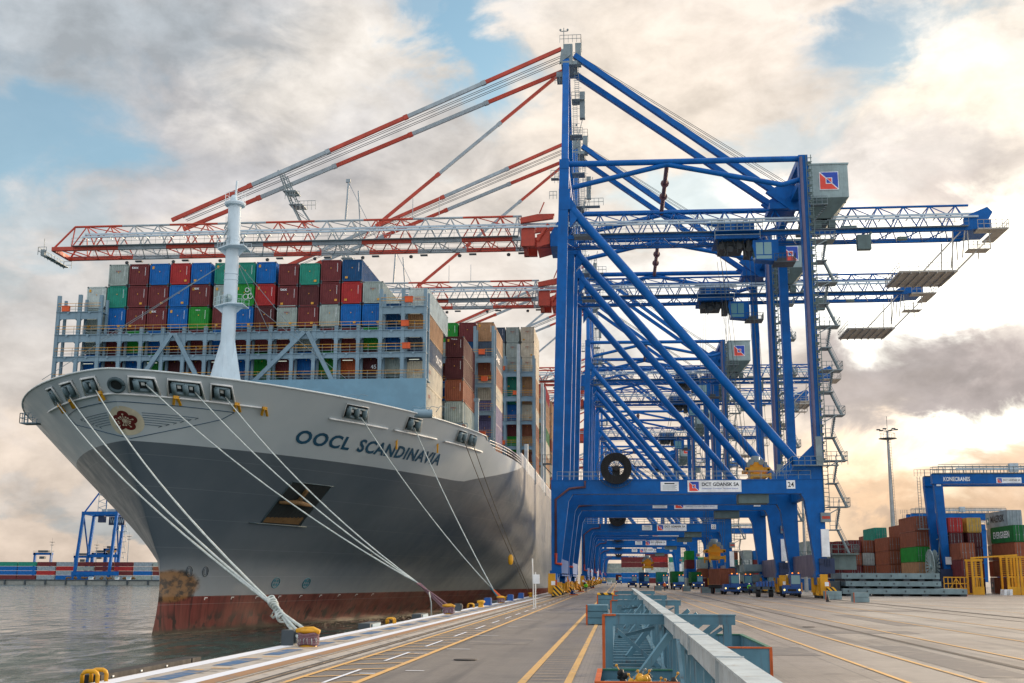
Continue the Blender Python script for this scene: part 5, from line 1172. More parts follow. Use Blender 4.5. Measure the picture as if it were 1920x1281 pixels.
    q = MB(); q.box(cx0+2.6, cx0+5.6, yn-.6, yn+2.4, ZL-4.2, ZL-4.0); q.box(cx0+2.8, cx0+4.4, yn, yn+1.8, ZL-4.0, ZL-3.4); q.rail((cx0+2.6, yn-.6, ZL-4), (cx0+5.6, yn-.6, ZL-4), 1.1, .6); q.rail((cx0+5.6, yn-.6, ZL-4), (cx0+5.6, yn+2.4, ZL-4), 1.1, .6); q.build('cab_platform', 'dark_steel', cb)
    # portal signs, cable reel
    ys_ = YN-.84
    q = MB(); q.box(9.1, 16.05, ys_, ys_+.05, 13.5, 15.02, 0); emblem_sign(q, 9.25, 10.6, 13.6, 14.9, ys_-.01)
    text_on(q, 'DCT GDANSK SA', (10.95, ys_-.03, 14.28), (1, 0, 0), (0, 0, 1), w=4.8, h=.46, mi=3, bold=.02)
    text_on(q, 'Deepwater Container Terminal Gdansk', (10.95, ys_-.03, 13.85), (1, 0, 0), (0, 0, 1), w=4.7, h=.2, mi=1)
    q.build('terminal_sign', ['plate_white', 'sign_blue', 'sign_red', 'ink'], cr)
    q = MB(); q.box(5.6, 7.95, ys_, ys_+.05, 13.65, 14.85, 0); q.box(6.1, 7.4, ys_-.02, ys_, 14.55, 14.7, 1)
    for k in range(5): q.box(5.85, 7.7-.2*(k % 2), ys_-.02, ys_, 13.8+.14*k, 13.84+.14*k, 2)
    q.build('rating_plate', ['plate_white', 'ink', 'galv'], cr)
    rc_ = (-.2, 16.6); ry = YN-1.3
    q = MB(); n = 40; ri, ro_ = 1.02, 2.05
    vs = []; fs = []
    for i in range(n):
        a = 2*math.pi*i/n
        for (r_, yy) in ((ri, ry-.28), (ro_, ry-.36), (ro_, ry+.36), (ri, ry+.28)): vs.append((rc_[0]+r_*math.cos(a), yy, rc_[1]+r_*math.sin(a)))
    for i in range(n):
        j_ = (i+1) % n
        for k in range(4): fs.append((i*4+k, j_*4+k, j_*4+(k+1) % 4, i*4+(k+1) % 4))
    q.add(vs, fs); q.lathe([(.35, -.4), (.35, .4)], (rc_[0], ry, rc_[1]), 14, axis='y')
    for i in range(22):
        a = 2*math.pi*i/22; q.beam((rc_[0]+.3*math.cos(a), ry, rc_[1]+.3*math.sin(a)), (rc_[0]+1.1*math.cos(a), ry, rc_[1]+1.1*math.sin(a)), .07)
    for i in range(44):
        a = 2*math.pi*i/44; q.beam((rc_[0]+1.02*math.cos(a), ry-.33, rc_[1]+1.02*math.sin(a)), (rc_[0]+2.1*math.cos(a), ry-.40, rc_[1]+2.1*math.sin(a)), .05)
    re_ = q.build('cable_reel', 'rubber', cr)
    q = MB(); pts = [(rc_[0]+2.55*math.cos(a), ry, rc_[1]+2.55*math.sin(a)) for a in np.linspace(0, 2*math.pi, 49)]
    q.path(pts, .035, 4)
    for i in range(48):
        a = 2*math.pi*i/48; q.beam((rc_[0]+2.1*math.cos(a), ry+.4, rc_[1]+2.1*math.sin(a)), (rc_[0]+2.65*math.cos(a), ry, rc_[1]+2.65*math.sin(a)), .035)
    q.box(rc_[0]-.5, rc_[0]+.5, ry+.4, YN-.7, 15.1, 16.9); q.build('reel_guard', 'dark_steel', re_)
    q = MB(); q.path([(-4.3, ys_-.05, 15.0), (-4.3, ys_-.05, 14.2), (-5.6, ys_-.05, 14.1), (-6.4, ys_-.05, 14.0), (-8.2, ys_-.05, 12.6), (-8.2, ys_-.05, 5.6)], .16, 6); q.path([(-8.2, ys_-.05, 5.6), (-8.2, ys_-.05, 4.3), (-7.4, ys_-.05, 4.2)], .2, 6, mi=1); q.build('power_cable', ['maroon_pipe', 'boom_red'], cr)
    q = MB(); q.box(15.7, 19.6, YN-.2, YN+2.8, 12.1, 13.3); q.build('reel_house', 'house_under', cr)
    q = MB(); q.box(-9.9, -8.75, YN-1.2, YN-.4, 17.2, 17.35); q.rail((-9.9, YN-1.2, 17.35), (-8.7, YN-1.2, 17.35), 1.1, .5); q.beam((-9.9, YN-1, 17.2), (-8.7, YN-1, 15.9), .12); q.build('lookout', 'dark_steel', cr)
    return cr
def number_plate(cr, num):
    dy = cr.location.y-YC
    q = MB(); y = YN+dy-.84; q.box(21.85, 22.95, y, y+.05, 13.9, 15.0, 0); text_on(q, str(num), (22.02, y-.02, 14.12), (1, 0, 0), (0, 0, 1), w=.76, h=.66, mi=1, bold=.01); q.build('number_plate', ['plate_white', 'ink'], cr)
def spreader(cr_y, x, z, lab, ropes=True):
    y = cr_y
    o = thing('container_spreader', lab, 'crane spreader', (x, y, z), 'yellow container spreaders')
    q = MB(); q.box(x-.9, x+.9, y-1.6, y+1.6, z+.55, z+1.2); q.box(x-1.1, x+1.1, y-6, y+6, z+.15, z+.5); q.box(x-1.22, x+1.22, y-6.1, y-5.6, z, z+.5); q.box(x-1.22, x+1.22, y+5.6, y+6.1, z, z+.5)
    for sx in (-1.25, 1.25):
        for yy in (-6, 5.9): q.box(x+sx-.12, x+sx+.12, y+yy-.2, y+yy+.2, z-.5, z+.6)
    q.build('spreader_frame', 'yellow', o)
    q = MB(); q.prism([(x-1.1, z+1.2), (x+1.1, z+1.2), (x+.9, z+2.2), (x+.45, z+2.6), (x-.45, z+2.6), (x-.9, z+2.2)], y-.7, y+.7); q.box(x-1.7, x+1.7, y-2.6, y-2.2, z+1.2, z+1.7); q.box(x-1.7, x+1.7, y+2.2, y+2.6, z+1.2, z+1.7); q.box(x-1.6, x-1.3, y-2.6, y+2.6, z+1.2, z+1.5); q.box(x+1.3, x+1.6, y-2.6, y+2.6, z+1.2, z+1.5); q.build('head_block', 'yellow', o)
    q = MB()
    for sx in (-1.2, 1.2): q.lathe([(.42, -.1), (.42, .1)], (x+sx*.6, y-.9, z+2.6), 12, axis='y'); q.box(x+sx-.3, x+sx+.1, y-2.7, y-2.2, z+1.7, z+2.4)
    q.lathe([(.55, 0), (.65, .9), (.4, 1.0)], (x, y, z+2.5), 10); q.build('sheave_block', 'galv', o)
    q = MB()
    for sx in (-1.5, -1.1, 1.1, 1.5):
        for yy in (-2.4, 2.4): q.beam((x+sx, y+yy, z+1.6), (17.6+sx*1.6, y+yy, 48.6), .05)
    q.build('hoist_rope', 'dark_steel', o)
    return o
crane0 = build_crane()
CR = [(0.0, 24, 'nearest blue ship-to-shore crane, its boom over the ship bow'), (38.0, 23, 'second blue ship-to-shore crane, right behind the nearest one'), (126.5, 22, 'third blue ship-to-shore crane along the quay'),
      (163.5, 21, 'fourth blue ship-to-shore crane along the quay'), (248.0, 20, 'fifth blue ship-to-shore crane along the quay'), (358.0, 19, 'sixth blue ship-to-shore crane along the quay'), (533.0, 18, 'farthest blue ship-to-shore crane on this quay')]
for i, (dy, num, lab) in enumerate(CR):
    cr = crane0 if i == 0 else copy_tree(CRANES_SRC)
    if i == 0: CRANES_SRC = crane0
    cr.location.y = YC+dy; tag(cr, lab, 'crane', 'blue ship-to-shore cranes on the quay')
    if i: cr.location.x = CX+[0, -.9, 0.2, -.6, 0, -.4, 0][i]*0
for c_, (dy, num, lab) in zip([crane0]+[o for o in bpy.data.objects if o.name.startswith('gantry_crane.')], CR): number_plate(c_, num)
spreader(YC, 19.4, 15.9, 'yellow spreader hanging just above the portal beam of the nearest crane')
spreader(YC+38, 16.3, 5.6, 'yellow spreader lowered onto a brown container under the second crane')
spreader(YC+163, 7.9, 5.2, 'small yellow spreader on the tall blue truck load under the fourth crane')
# ================================================================== FOREGROUND STEEL RACK
rk = thing('steel_rack', 'long pale blue steel rack of braced frames under one long top beam', 'rack', (1.2, 20, 0))
FR = [31.0, 58.0, 75.0, 100.0]
for i, y in enumerate(FR):
    zt = 1.50 if i == 0 else 1.38; q = MB()
    q.box(-.40, 2.95, y, y+.02, zt-.23, zt-.03); q.box(-.42, 2.97, y-.02, y+.30, zt-.03, zt); q.box(-.40, 2.95, y-.02+.02, y+.28, zt-.26, zt-.23)
    for x in (-.38, 2.65): q.box(x, x+.20, y-.01, y+.02-.002, .0, zt-.231); q.box(x, x+.02, y+.0205, y+.3, 0, zt-.262); q.box(x+.18, x+.1995, y+.0205, y+.3, 0, zt-.262)
    q.beam((-.1, y+.12, zt-.4), (1.05, y+.12, .12), .10, .16, up=(0, 1, 0)); q.beam((-.05, y+.4, .9), (.9, y+.4, zt-.35), .08, .14, up=(0, 1, 0)); q.beam((2.62, y+.14, zt-.35), (2.0, y+.14, .75), .08, .14, up=(0, 1, 0))
    q.box(-.35, 2.9, y, y+.2, .02, .14); f_ = q.build('frame', 'rack_blue', rk)
    q = MB(); q.box(-.46, -.385, y-.02, y+.05, 0, zt-.02); q.box(-.42, -.10, y-.04, y-.022, zt-.05, zt-.0); q.build('rusty_edge', 'rust_edge', f_)
q = MB(); q.box(1.11, 1.43, 9.5, 112, 1.47, 1.50); q.box(1.14, 1.16, 9.5, 112, 1.20, 1.47); q.box(1.39, 1.41, 9.5, 112, 1.20, 1.47)
for yy in (14.2, 19.8, 25.1, 36, 47, 60, 74, 88): q.box(1.10, 1.44, yy, yy+.05, 1.18, 1.512)
q.build('top_beam', 'rack_top', rk)
y = 12.0; k = 0
rr = random.Random(8)
while y < 104:
    q = MB(); q.box(1.16, 1.39, y, y+.025, 0.05, 1.14); q.box(1.16, 1.19, y+.026, y+.24, 0.05, 1.14)
    if k % 4 == 1: q.add([(1.12, y-.01, 1.14), (1.12, y+.7, 1.14), (1.12, y+.35, .9)], [(0, 1, 2)])
    q.build('post', 'rack_blue', rk); y += 1.55+rr.uniform(-.15, .4); k += 1
y = 21.0; k = 0
while y < 100:
    q = MB()
    if k % 2: q.beam((1.05, y, 1.2), (.2, y-.6, .15), .07, .16)
    else: q.beam((1.05, y+1, 1.25), (1.0, y-2.4, .15), .06, .16)
    q.build('diagonal_brace', 'rack_blue', rk); y += 4.9; k += 1
for y in (33.5, 37.5, 42, 47): q = MB(); q.beam((2.7, y, 1.2), (1.5, y+.3, .2), .06, .16); q.build('diagonal_brace', 'rack_blue', rk)
q = MB(); q.box(-.30, 2.85, 27.5, 107, .012, .05); q.build('floor_shade_plate', 'rack_shade', rk)  # added dark sheet holds the shade under the floor bars
q = MB()
for x in (-.36, 1.02, 2.72): q.box(x, x+.14, 24, 108, .02, .16)
y = 27.0
while y < 100: q.box(-.22, 1.0, y, y+.16, .10, .17); y += 1.3
y = 28.0
while y < 100: q.box(1.2, 2.7, y, y+.1, .06, .18); y += 3.1
q.build('floor_bar', 'rack_blue', rk)
def tray(x0, x1, y0, y1, h, lab, name='steel_bin', rim='rust_edge', t=.05, body='rack_blue'):
    o = thing(name, lab, 'steel bin', ((x0+x1)/2, y0, 0), 'open steel bins at the rack')
    q = MB(); q.box(x0, x1, y0, y0+t, .02, h); q.box(x0, x1, y1-t, y1, .02, h); q.box(x0, x0+t, y0+t, y1-t, .02, h); q.box(x1-t, x1, y0+t, y1-t, .02, h); q.box(x0+t, x1-t, y0+t, y1-t, .02, .06)
    q.build('bin_wall', body, o)
    q = MB(); q.box(x0-.02, x1+.02, y0-.02, y0+.09, h, h+.035); q.box(x0-.02, x0+.09, y0+.09, y1, h, h+.035); q.box(x0-.022, x0+.04, y0-.025, y0-.003, .02, h-.002); q.box(x1-.05, x1+.022, y0-.025, y0-.003, .02, h-.002); q.build('bin_rim', rim, o)
    q = MB(); q.box(x1-.09, x1+.02, y0+.092, y1, h, h+.037); q.box(x0+.092, x1-.092, y1-.09, y1+.01, h, h+.036); q.build('back_rim', 'green_edge', o)
    return o
tray(-.50, 1.75, 24.0, 27.4, .36, 'low open bin holding yellow twist locks in front of the rack')
tray(2.05, 3.66, 29.6, 36.5, .74, 'tall open bin with orange corner at the right of the rack')
q = MB(); q.box(-.8, 3.0, 20.9, 21.1, .22, .34); q.box(-.8, .1, 20.86, 21.14, .1, .22); tag(q.build('steel_bar', 'rack_top', origin=(1, 21, .2)), 'pale steel bar lying across the bottom edge of the picture', 'bar')
q = MB(); q.box(-.82, -.1, 20.6, 20.84, .02, .33); tag(q.build('steel_bar', 'rust_edge', origin=(-.5, 20.7, .1)), 'rusty orange bar end at the bottom edge of the picture', 'bar')
rr = random.Random(12)
for k in range(16):
    x = rr.uniform(.0, 1.15); y = 24.4+rr.uniform(0, 2.2); z = .10+rr.uniform(.02, .30); o = thing('twist_lock', 'yellow and black twist lock lying in the low bin', 'twist lock', (x, y, z), 'twist locks in the low bin', rr.uniform(0, 3))
    q = MB(); a = rr.uniform(.1, .7); q.lathe([(.03, -.1), (.08, -.08), (.09, -.02), (.05, .0), (.05, .04), (.09, .06), (.08, .11), (.02, .14)], (0, 0, 0), 8)
    b_ = q.build('lock_body', 'yellow' if k % 3 else 'black'); b_.parent = o; b_.rotation_euler = (a+k, a*2, 0)
    q = MB(); q.tube((0, 0, 0), (.12, .02, .16), .011, 5); q.lathe([(.02, .15), (.035, .17), (.02, .2)], (.12, .02, 0), 7); b_ = q.build('lock_handle', 'rail_yellow' if k % 2 else 'galv'); b_.parent = o
def block(x0, x1, y0, y1, h, lab, n=3, mat='rack_blue', grp='grey steel counterweight blocks'):
    o = thing('ballast_block', lab, 'block', ((x0+x1)/2, y0, 0), grp)
    for k in range(n):
        q = MB(); q.box(x0, x1, y0, y1, .04+h*k/n, .04+h*(k+1)/n-.03); q.box(x0+.1, x1-.1, y0+.1, y1-.1, h*(k+1)/n+.01, h*(k+1)/n+.04) if k < n-1 else None; q.build('layer', mat, o)
    q = MB(); q.box(x0-.03, x0+.06, y0-.03, y0-.002, 0, h+.03); q.build('painted_edge', 'rust_edge', o); return o
block(-1.75, -.62, 63, 65.5, 1.0, 'pale blue three-layer block at the left side of the rack')
o = block(-1.75, -.45, 94, 96.5, 1.1, 'pale blue block with black and yellow top at the left of the rack')
q = MB(); q.box(-1.75, -.45, 93.95, 96.5, 1.13, 1.26); q.build('hazard_cap', 'hazard', o)
for (x, y, w_, lab) in ((24.6, 128, 1.6, 'grey block alone on the paving right of the nearest crane leg'), (24.4, 144, 1.9, 'grey block in front of the nearest crane bumper'), (13.9, 205, 1.7, 'grey block beside the brown container truck'), (17.0, 215, 1.9, 'low grey block under the far trucks, right one'), (7.0, 240, 1.5, 'low grey block between the lane line and the far trucks'), (12.0, 228, 1.5, 'low grey block beside the green container trucks')):
    block(x, x+w_, y, y+1.6, 1.0, lab, 2, 'slab')

# ================================================================== TRUCKS
def tractor(x, y, lab, box=None, boxlab='', rz=0.0, lod=0, trailer=True, twin=False):
    o = thing('terminal_tractor', lab, 'truck', (0, 0, 0), 'terminal tractors on the quay')
    q = MB(); q.box(-1.2, 1.25, 0, 1.9, .55, 1.35); q.box(-1.15, 1.2, 1.9, 4.6, .6, .95); q.prism([(-1.25, .45), (1.3, .45), (1.25, .75), (-1.2, .75)], -.12, 0); q.box(-1.2, -.2, .15, 1.7, 1.35, 1.6); q.build('body', 'truck_blue', o)
    q = MB(); q.prism([(.25, 1.35), (2.15, 1.35), (2.1, 3.0), (.45, 3.0)], -.1, 1.25, axis='x'); q.box(-.12, 1.27, .4, 2.1, 3.0, 3.1)
    cb = q.build('cab', 'truck_blue', o)
    q = MB(); q.add([(0, .235, 1.75), (1.15, .235, 1.75), (1.15, .43, 2.9), (0, .43, 2.9)], [(0, 1, 2, 3)]); q.add([(1.262, .5, 1.75), (1.262, 1.9, 1.75), (1.262, 1.9, 2.8), (1.262, .6, 2.8)], [(0, 1, 2, 3)]); q.add([(-.112, 1.9, 1.75), (-.112, .5, 1.75), (-.112, .6, 2.8), (-.112, 1.9, 2.8)], [(0, 1, 2, 3)]); q.build('windscreen', 'glass', cb)
    for sx in (-.95, 1.0):
        q = MB(); q.lathe([(.13, -.03), (.13, .05)], (sx, -.12, .98), 12, axis='y'); q.build('headlight', 'lamp_warm', o)
    q = MB(); q.box(-.5, .6, -.03, -.002, .78, 1.1); q.box(-1.1, 1.15, -.16, -.122, .5, .6); q.build('grille', 'black', o)
    for sx in (.2, 1.0):
        q = MB(); q.lathe([(.1, 0), (.11, .1), (.05, .18)], (sx, .8, 3.1), 8); q.build('beacon', 'lamp_orange', o)
    for sx in (-1.12, .9):
        for yy in (.9, 3.6):
            q = MB(); q.lathe([(.5, 0), (.52, .05), (.52, .25), (.5, .3)], (0, 0, 0), 18, axis='y'); q.v = [(v[1]+sx, v[0]+yy, v[2]+.52) for v in q.v]; q.build('wheel', 'rubber', o)
    if trailer:
        q = MB()
        for sx in (-.8, .5): q.box(sx, sx+.25, 3.2, 16.2, 1.05, 1.4)
        for yy in range(9): q.box(-1.2, 1.15, 3.5+yy*1.55, 3.65+yy*1.55, 1.1, 1.38)
        q.box(-1.2, 1.15, 16.1, 16.3, .8, 1.4); q.build('trailer', 'dark_steel', o)
        for sx in (-1.15, .85):
            for yy in (12.6, 14.0):
                q = MB(); q.lathe([(.5, 0), (.5, .32)], (0, 0, 0), 14, axis='y'); q.v = [(v[1]+sx, v[0]+yy, v[2]+.5) for v in q.v]; q.build('wheel', 'rubber', o)
    o.location = (x, y, 0); o.rotation_euler.z = rz
    if box:
        bx = -.05; c_, s_ = math.cos(rz), math.sin(rz); yy = 3.4
        container(x+bx*c_-yy*s_, y+bx*s_+yy*c_, 1.42, box, boxlab, 'containers riding on the quay trucks', 12.19, 2.6 if not twin else 2.6, detail=False, rz=rz)
    return o
tractor(22.9, 161.0, 'blue terminal tractor nearest the camera, beside the landside crane leg', rz=R(-6), trailer=True)
tractor(17.3, 185.5, 'blue terminal tractor pulling the brown container under the second crane', 'brown', 'brown container on the truck under the lowered spreader', rz=R(4))
tractor(21.4, 205.0, 'blue terminal tractor half hidden behind the brown container truck', None)
tractor(19.4, 160.2+17, 'empty blue trailer tractor left of the nearest one, behind it', None, rz=R(10)) if False else None
et = thing('flatbed_trailer', 'empty dark trailer with twin rear wheels left of the nearest tractor', 'trailer', (19.6, 162, 0))
q = MB()
for sx in (18.9, 20.2): q.box(sx, sx+.25, 162, 174, 1.05, 1.4)
for k in range(5): q.box(18.5, 20.9, 162+k*2.8, 162.2+k*2.8, 1.0, 1.38)
q.build('trailer_frame', 'dark_steel', et)
for sx in (18.3, 20.0):
    q = MB(); q.lathe([(.52, 0), (.52, .55)], (0, 0, 0), 16, axis='y'); q.v = [(v[1]+sx+.1, v[0]+162.8, v[2]+.52) for v in q.v]; q.build('wheel', 'rubber', et)
q = MB(); rr = random.Random(5)
for k in range(6): q.box(18.4+.42*k, 18.7+.42*k, 162.1, 163, 1.4, 1.7+rr.uniform(0, .5))
q.build('lashing_gear', 'truck_blue', et)
tractor(13.0, 262.0, 'blue terminal tractor with green load and two bright headlights', 'evergreen', 'green container on the truck with bright headlights', lod=1)
tractor(18.6, 285.0, 'blue terminal tractor with green load at the right of the far trucks', 'evergreen', 'green container on the right far truck', lod=1)
tractor(10.6, 290.0, 'blue terminal tractor with teal load in the middle of the far trucks', 'teal', 'teal container on the middle far truck', lod=1)
tractor(6.6, 312.0, 'blue terminal tractor under the tall blue load and far spreader', 'navy', 'dark blue container under the far spreader', lod=1)
tractor(3.6, 330.0, 'blue terminal tractor at the left of the far trucks without load', None, lod=1)
tractor(-.2, 500.0, 'far terminal tractor with lit headlights on the middle lane', 'dkmaroon', 'dark container on the far middle lane truck', lod=1)
# white car far down the lane
cr_ = thing('parked_car', 'small white van far down the quay lane', 'car', (-4.0, 480, 0))
q = MB(); q.prism([(-.95, .35), (.95, .35), (.98, 1.0), (.8, 1.75), (-.8, 1.75), (-.98, 1.0)], 480, 484.6); v0 = q; q.x = 0
q.v = [(v[0]-4.0, v[1], v[2]) for v in q.v]; q.build('body', 'car_white', cr_)
q = MB(); q.add([(-4.75, 479.97, 1.1), (-3.25, 479.97, 1.1), (-3.35, 479.97, 1.65), (-4.65, 479.97, 1.65)], [(0, 1, 2, 3)]); q.build('windscreen', 'glass', cr_)
for sx in (-4.85, -3.35):
    for yy in (480.8, 483.8):
        q = MB(); q.lathe([(.34, 0), (.34, .22)], (0, 0, 0), 12, axis='y'); q.v = [(v[1]+sx, v[0]+yy, v[2]+.34) for v in q.v]; q.build('wheel', 'rubber', cr_)
cr2 = thing('parked_car', 'dark blue car beside the white van far down the lane', 'car', (-6.4, 505, 0))
q = MB(); q.prism([(-.9, .3), (.9, .3), (.92, .9), (.7, 1.45), (-.7, 1.45), (-.92, .9)], 505, 509.2); q.v = [(v[0]-6.4, v[1], v[2]) for v in q.v]; q.build('body', 'truck_blue', cr2)
q = MB(); q.box(-7.0, -5.8, 504.95, 504.99, .95, 1.35); q.build('windscreen', 'glass', cr2)

# ================================================================== PEOPLE
def person(x, y, lab, top='hivis', yaw=0.0, stride=.16):
    o = thing('person', lab, 'person', (x, y, 0), 'dock workers on foot')
    J = {'pel': (0, 0, .95, .13, .10), 'waist': (0, 0, 1.08, .13, .10), 'chest': (0, .0, 1.32, .17, .11), 'neck': (0, 0, 1.50, .06, .06), 'head': (0, -.01, 1.60, .085, .095), 'crown': (0, 0, 1.72, .075, .085),
         'shL': (-.19, 0, 1.42, .065, .065), 'elL': (-.25, .03, 1.15, .045, .045), 'wrL': (-.24, -.08, .92, .032, .032), 'haL': (-.23, -.11, .84, .035, .025), 'shR': (.19, 0, 1.42, .065, .065), 'elR': (.25, .02, 1.15, .045, .045), 'wrR': (.25, -.06, .92, .032, .032), 'haR': (.24, -.09, .84, .035, .025),
         'hiL': (-.10, 0, .88, .10, .10), 'knL': (-.11, -stride*.6, .50, .065, .065), 'anL': (-.11, -stride, .09, .045, .05), 'toL': (-.12, -stride-.16, .04, .04, .03), 'hiR': (.10, 0, .88, .10, .10), 'knR': (.11, stride*.1, .50, .065, .065), 'anR': (.11, stride, .10, .045, .05), 'toR': (.12, stride-.15, .04, .04, .03)}
    E_ = [('pel', 'waist'), ('waist', 'chest'), ('chest', 'neck'), ('neck', 'head'), ('head', 'crown'), ('chest', 'shL'), ('shL', 'elL'), ('elL', 'wrL'), ('wrL', 'haL'), ('chest', 'shR'), ('shR', 'elR'), ('elR', 'wrR'), ('wrR', 'haR'), ('pel', 'hiL'), ('hiL', 'knL'), ('knL', 'anL'), ('anL', 'toL'), ('pel', 'hiR'), ('hiR', 'knR'), ('knR', 'anR'), ('anR', 'toR')]
    ks = list(J); me = bpy.data.meshes.new('body'); me.from_pydata([J[k][:3] for k in ks], [(ks.index(a), ks.index(b_)) for a, b_ in E_], [])
    b_ = bpy.data.objects.new('body', me); COL.objects.link(b_); b_.parent = o; me.materials.append(MAT['trousers'])
    sm = b_.modifiers.new('skin', 'SKIN'); sv = me.skin_vertices[0].data if me.skin_vertices else None
    if sv is None:
        bpy.context.view_layer.objects.active = b_; sv = me.skin_vertices[0].data
    for i, k in enumerate(ks): sv[i].radius = J[k][3:5]
    sv[0].use_root = True; b_.modifiers.new('sub', 'SUBSURF').levels = 1
    q = MB(); q.lathe([(.15, .93), (.165, 1.1), (.20, 1.35), (.19, 1.42), (.08, 1.50)], (0, 0, 0), 12); q.v = [(v[0]*1.12, v[1]*.78, v[2]) for v in q.v]
    for sx in (-1, 1): q.tube((sx*.18, 0, 1.42), (sx*.255, .03, 1.14), .085, 8, .065); q.tube((sx*.255, .03, 1.14), (sx*.25, -.06, .95), .065, 8, .05)
    j_ = q.build('jacket', top); j_.parent = o
    q = MB(); q.lathe([(.115, 1.64), (.11, 1.70), (.07, 1.77), (0, 1.79)], (0, 0, 0), 12); q.box(-.08, .08, -.17, -.08, 1.63, 1.65); h_ = q.build('helmet', 'white'); h_.parent = o
    q = MB(); q.lathe([(.05, 1.50), (.078, 1.54), (.085, 1.6), (.08, 1.65)], (0, -.01, 0), 10); q.box(-.012, .012, -.115, -.08, 1.57, 1.61); f_ = q.build('face', 'skin'); f_.parent = o
    o.rotation_euler.z = yaw; return o
person(19.6, 182.3, 'person in a lime green jacket standing right of the blue tractors', 'hivis', .4)
person(17.9, 290.0, 'person in an orange jacket by the far green truck', 'hivis_orange', -.5)
person(16.9, 240.0, 'person in dark clothes beside the low grey blocks', 'trousers', 1.2)
person(-7.6, 262.0, 'person in dark clothes on the lane beside the crane wheels', 'trousers', 2.5)

# ================================================================== YARD AT THE RIGHT
def cone(x, y, lab):
    q = MB(); q.box(x-.2, x+.2, y-.2, y+.2, .0, .04); q.lathe([(.16, .04), (.04, .72), (0, .73)], (x, y, 0), 12); tag(q.build('traffic_cone', 'boom_red', origin=(x, y, 0)), lab, 'traffic cone')
cone(52.5, 186, 'orange traffic cone in front of the yellow cages')
q = MB(); q.box(22.2, 22.7, 130.8, 131.2, 0, .04); q.lathe([(.2, .04), (.05, .8), (0, .82)], (22.4, 131, 0), 12); tag(q.build('traffic_cone', 'black', origin=(22.4, 131, 0)), 'small dark cone left of the lone grey block', 'traffic cone')
# stack of pontoon slabs
sl = [(32.4, 50.0, 176.5, .32, 1.08), (33.0, 46.6, 177.2, 1.42, 2.14), (32.6, 46.6, 177.8, 2.48, 3.30)]
for k, (x0, x1, y, z0, z1) in enumerate(sl):
    o = thing('hatch_slab', ('bottom', 'middle', 'top')[k]+' slab of the stack of long pale slabs', 'slab', (x0, y, z0), 'stack of long pale slabs')
    q = MB(); q.box(x0, x1, y, y+9, z0, z1); q.build('slab_body', 'slab', o)
    q = MB(); n = 7
    for i in range(n): xx = x0+.5+(x1-x0-1.4)*i/(n-1); q.box(xx, xx+.9, y+.3, y+8.5, z0-.31, z0-.001); q.box(xx+.2, xx+.40, y-.03, y-.002, z0+.25, z1-.25)
    q.build('lug', 'dark_steel', o)
for k, (x, y) in enumerate(((29.5, 178), (31.0, 181))):
    tag((lambda q: (q.box(x, x+2.8, y, y+2.5, 0, 2.1), q.box(x+.1, x+2.7, y-.05, y-.002, .3, .5), q.build('machine_block', 'dark_steel', origin=(x, y, 0)))[-1])(MB()), ('dark machine block left of the pale slabs', 'second dark machine block left of the pale slabs')[k], 'block')
for k in range(3):
    x0, y, z0 = 22.4, 215.0, .2+1.75*k; q = MB(); q.box(x0, x0+6.4, y, y+9, z0, z0+1.25); q.box(x0+.5, x0+5.9, y+.4, y+8, z0-.3, z0-.001)
    tag(q.build('hatch_slab', 'slab', origin=(x0, y, z0)), ('bottom', 'middle', 'top')[k]+' slab of the farther stack between the crane legs', 'slab', 'farther stack of pale slabs')
# yellow lashing cages
def cage(x, y, w_, h, lab):
    o = thing('lashing_cage', lab, 'cage', (x+w_/2, y, 0), 'yellow lashing cages')
    q = MB(); d = 3.0
    for xx in (x, x+w_-.3):
        for yy in (y, y+d): q.box(xx, xx+.3, yy, yy+.3, 0, h)
    q.box(x-.05, x+w_+.05, y-.04, y+d+.3, 0, .25); q.box(x-.05, x+w_+.05, y-.03, y+.1, .25, 1.3); q.box(x-.1, x+w_+.1, y-.02, y+.28, h, h+.28); q.box(x-.1, x+w_+.1, y+d, y+d+.3, h, h+.28)
    z = 2.9
    while z < h: q.box(x+.3, x+w_-.3, y+.1, y+.16, z, z+.07); q.box(x+.3, x+w_-.3, y+d, y+d+.06, z, z+.07); z += .34
    for k in range(4): xx = x+.35+k*(w_-.75)/3; q.box(xx, xx+.1, y+.08, y+.18, 1.3, 2.9)
    q.box(x, x+w_, y+.05, y+.2, 2.75, 2.9); q.build('cage_frame', 'yellow', o); return o
YC_ = 198.0
cage(57.0, YC_, 1.75, 5.4, 'tall yellow lashing cage, leftmost of three'); cage(62.5, YC_, 1.9, 5.9, 'tall yellow lashing cage in the middle'); cage(64.6, YC_, 3.4, 5.9, 'tall yellow lashing cage at the right edge')
q = MB(); q.beam((57.0, YC_+.15, 5.85), (64.4, YC_+.15, 6.35), .25); tag(q.build('yellow_beam', 'yellow', origin=(58, YC_, 6.7)), 'yellow beam bridging the tops of two tall cages', 'beam')
o = thing('lashing_cage', 'low yellow railing cage left of the tall ones', 'cage', (55, YC_+2, 0), 'yellow lashing cages'); q = MB()
for z in (.1, .9, 1.7, 2.7): q.box(53.0, 57.0, YC_+2, YC_+2.12, z, z+.16)
for k in range(7): q.box(53.0+k*.65, 53.12+k*.65, YC_+1.98, YC_+2.14, 0, 2.86)
q.beam((53.6, YC_+2, .3), (55.0, YC_+2, 2.6), .12); q.beam((56.4, YC_+2, .3), (55.0, YC_+2, 2.6), .12); q.build('cage_frame', 'yellow', o)
q = MB(); q.prism([(60.9, 0), (61.3, 0), (61.35, .9), (61.0, .9)], 195, 197); q.prism([(61.8, 0), (62.2, 0), (62.25, .9), (61.9, .9)], 195, 197); tag(q.build('wheel_chock', 'plate_white', origin=(61.5, 195, 0)), 'pair of small white wheel chocks between the cages', 'chock')
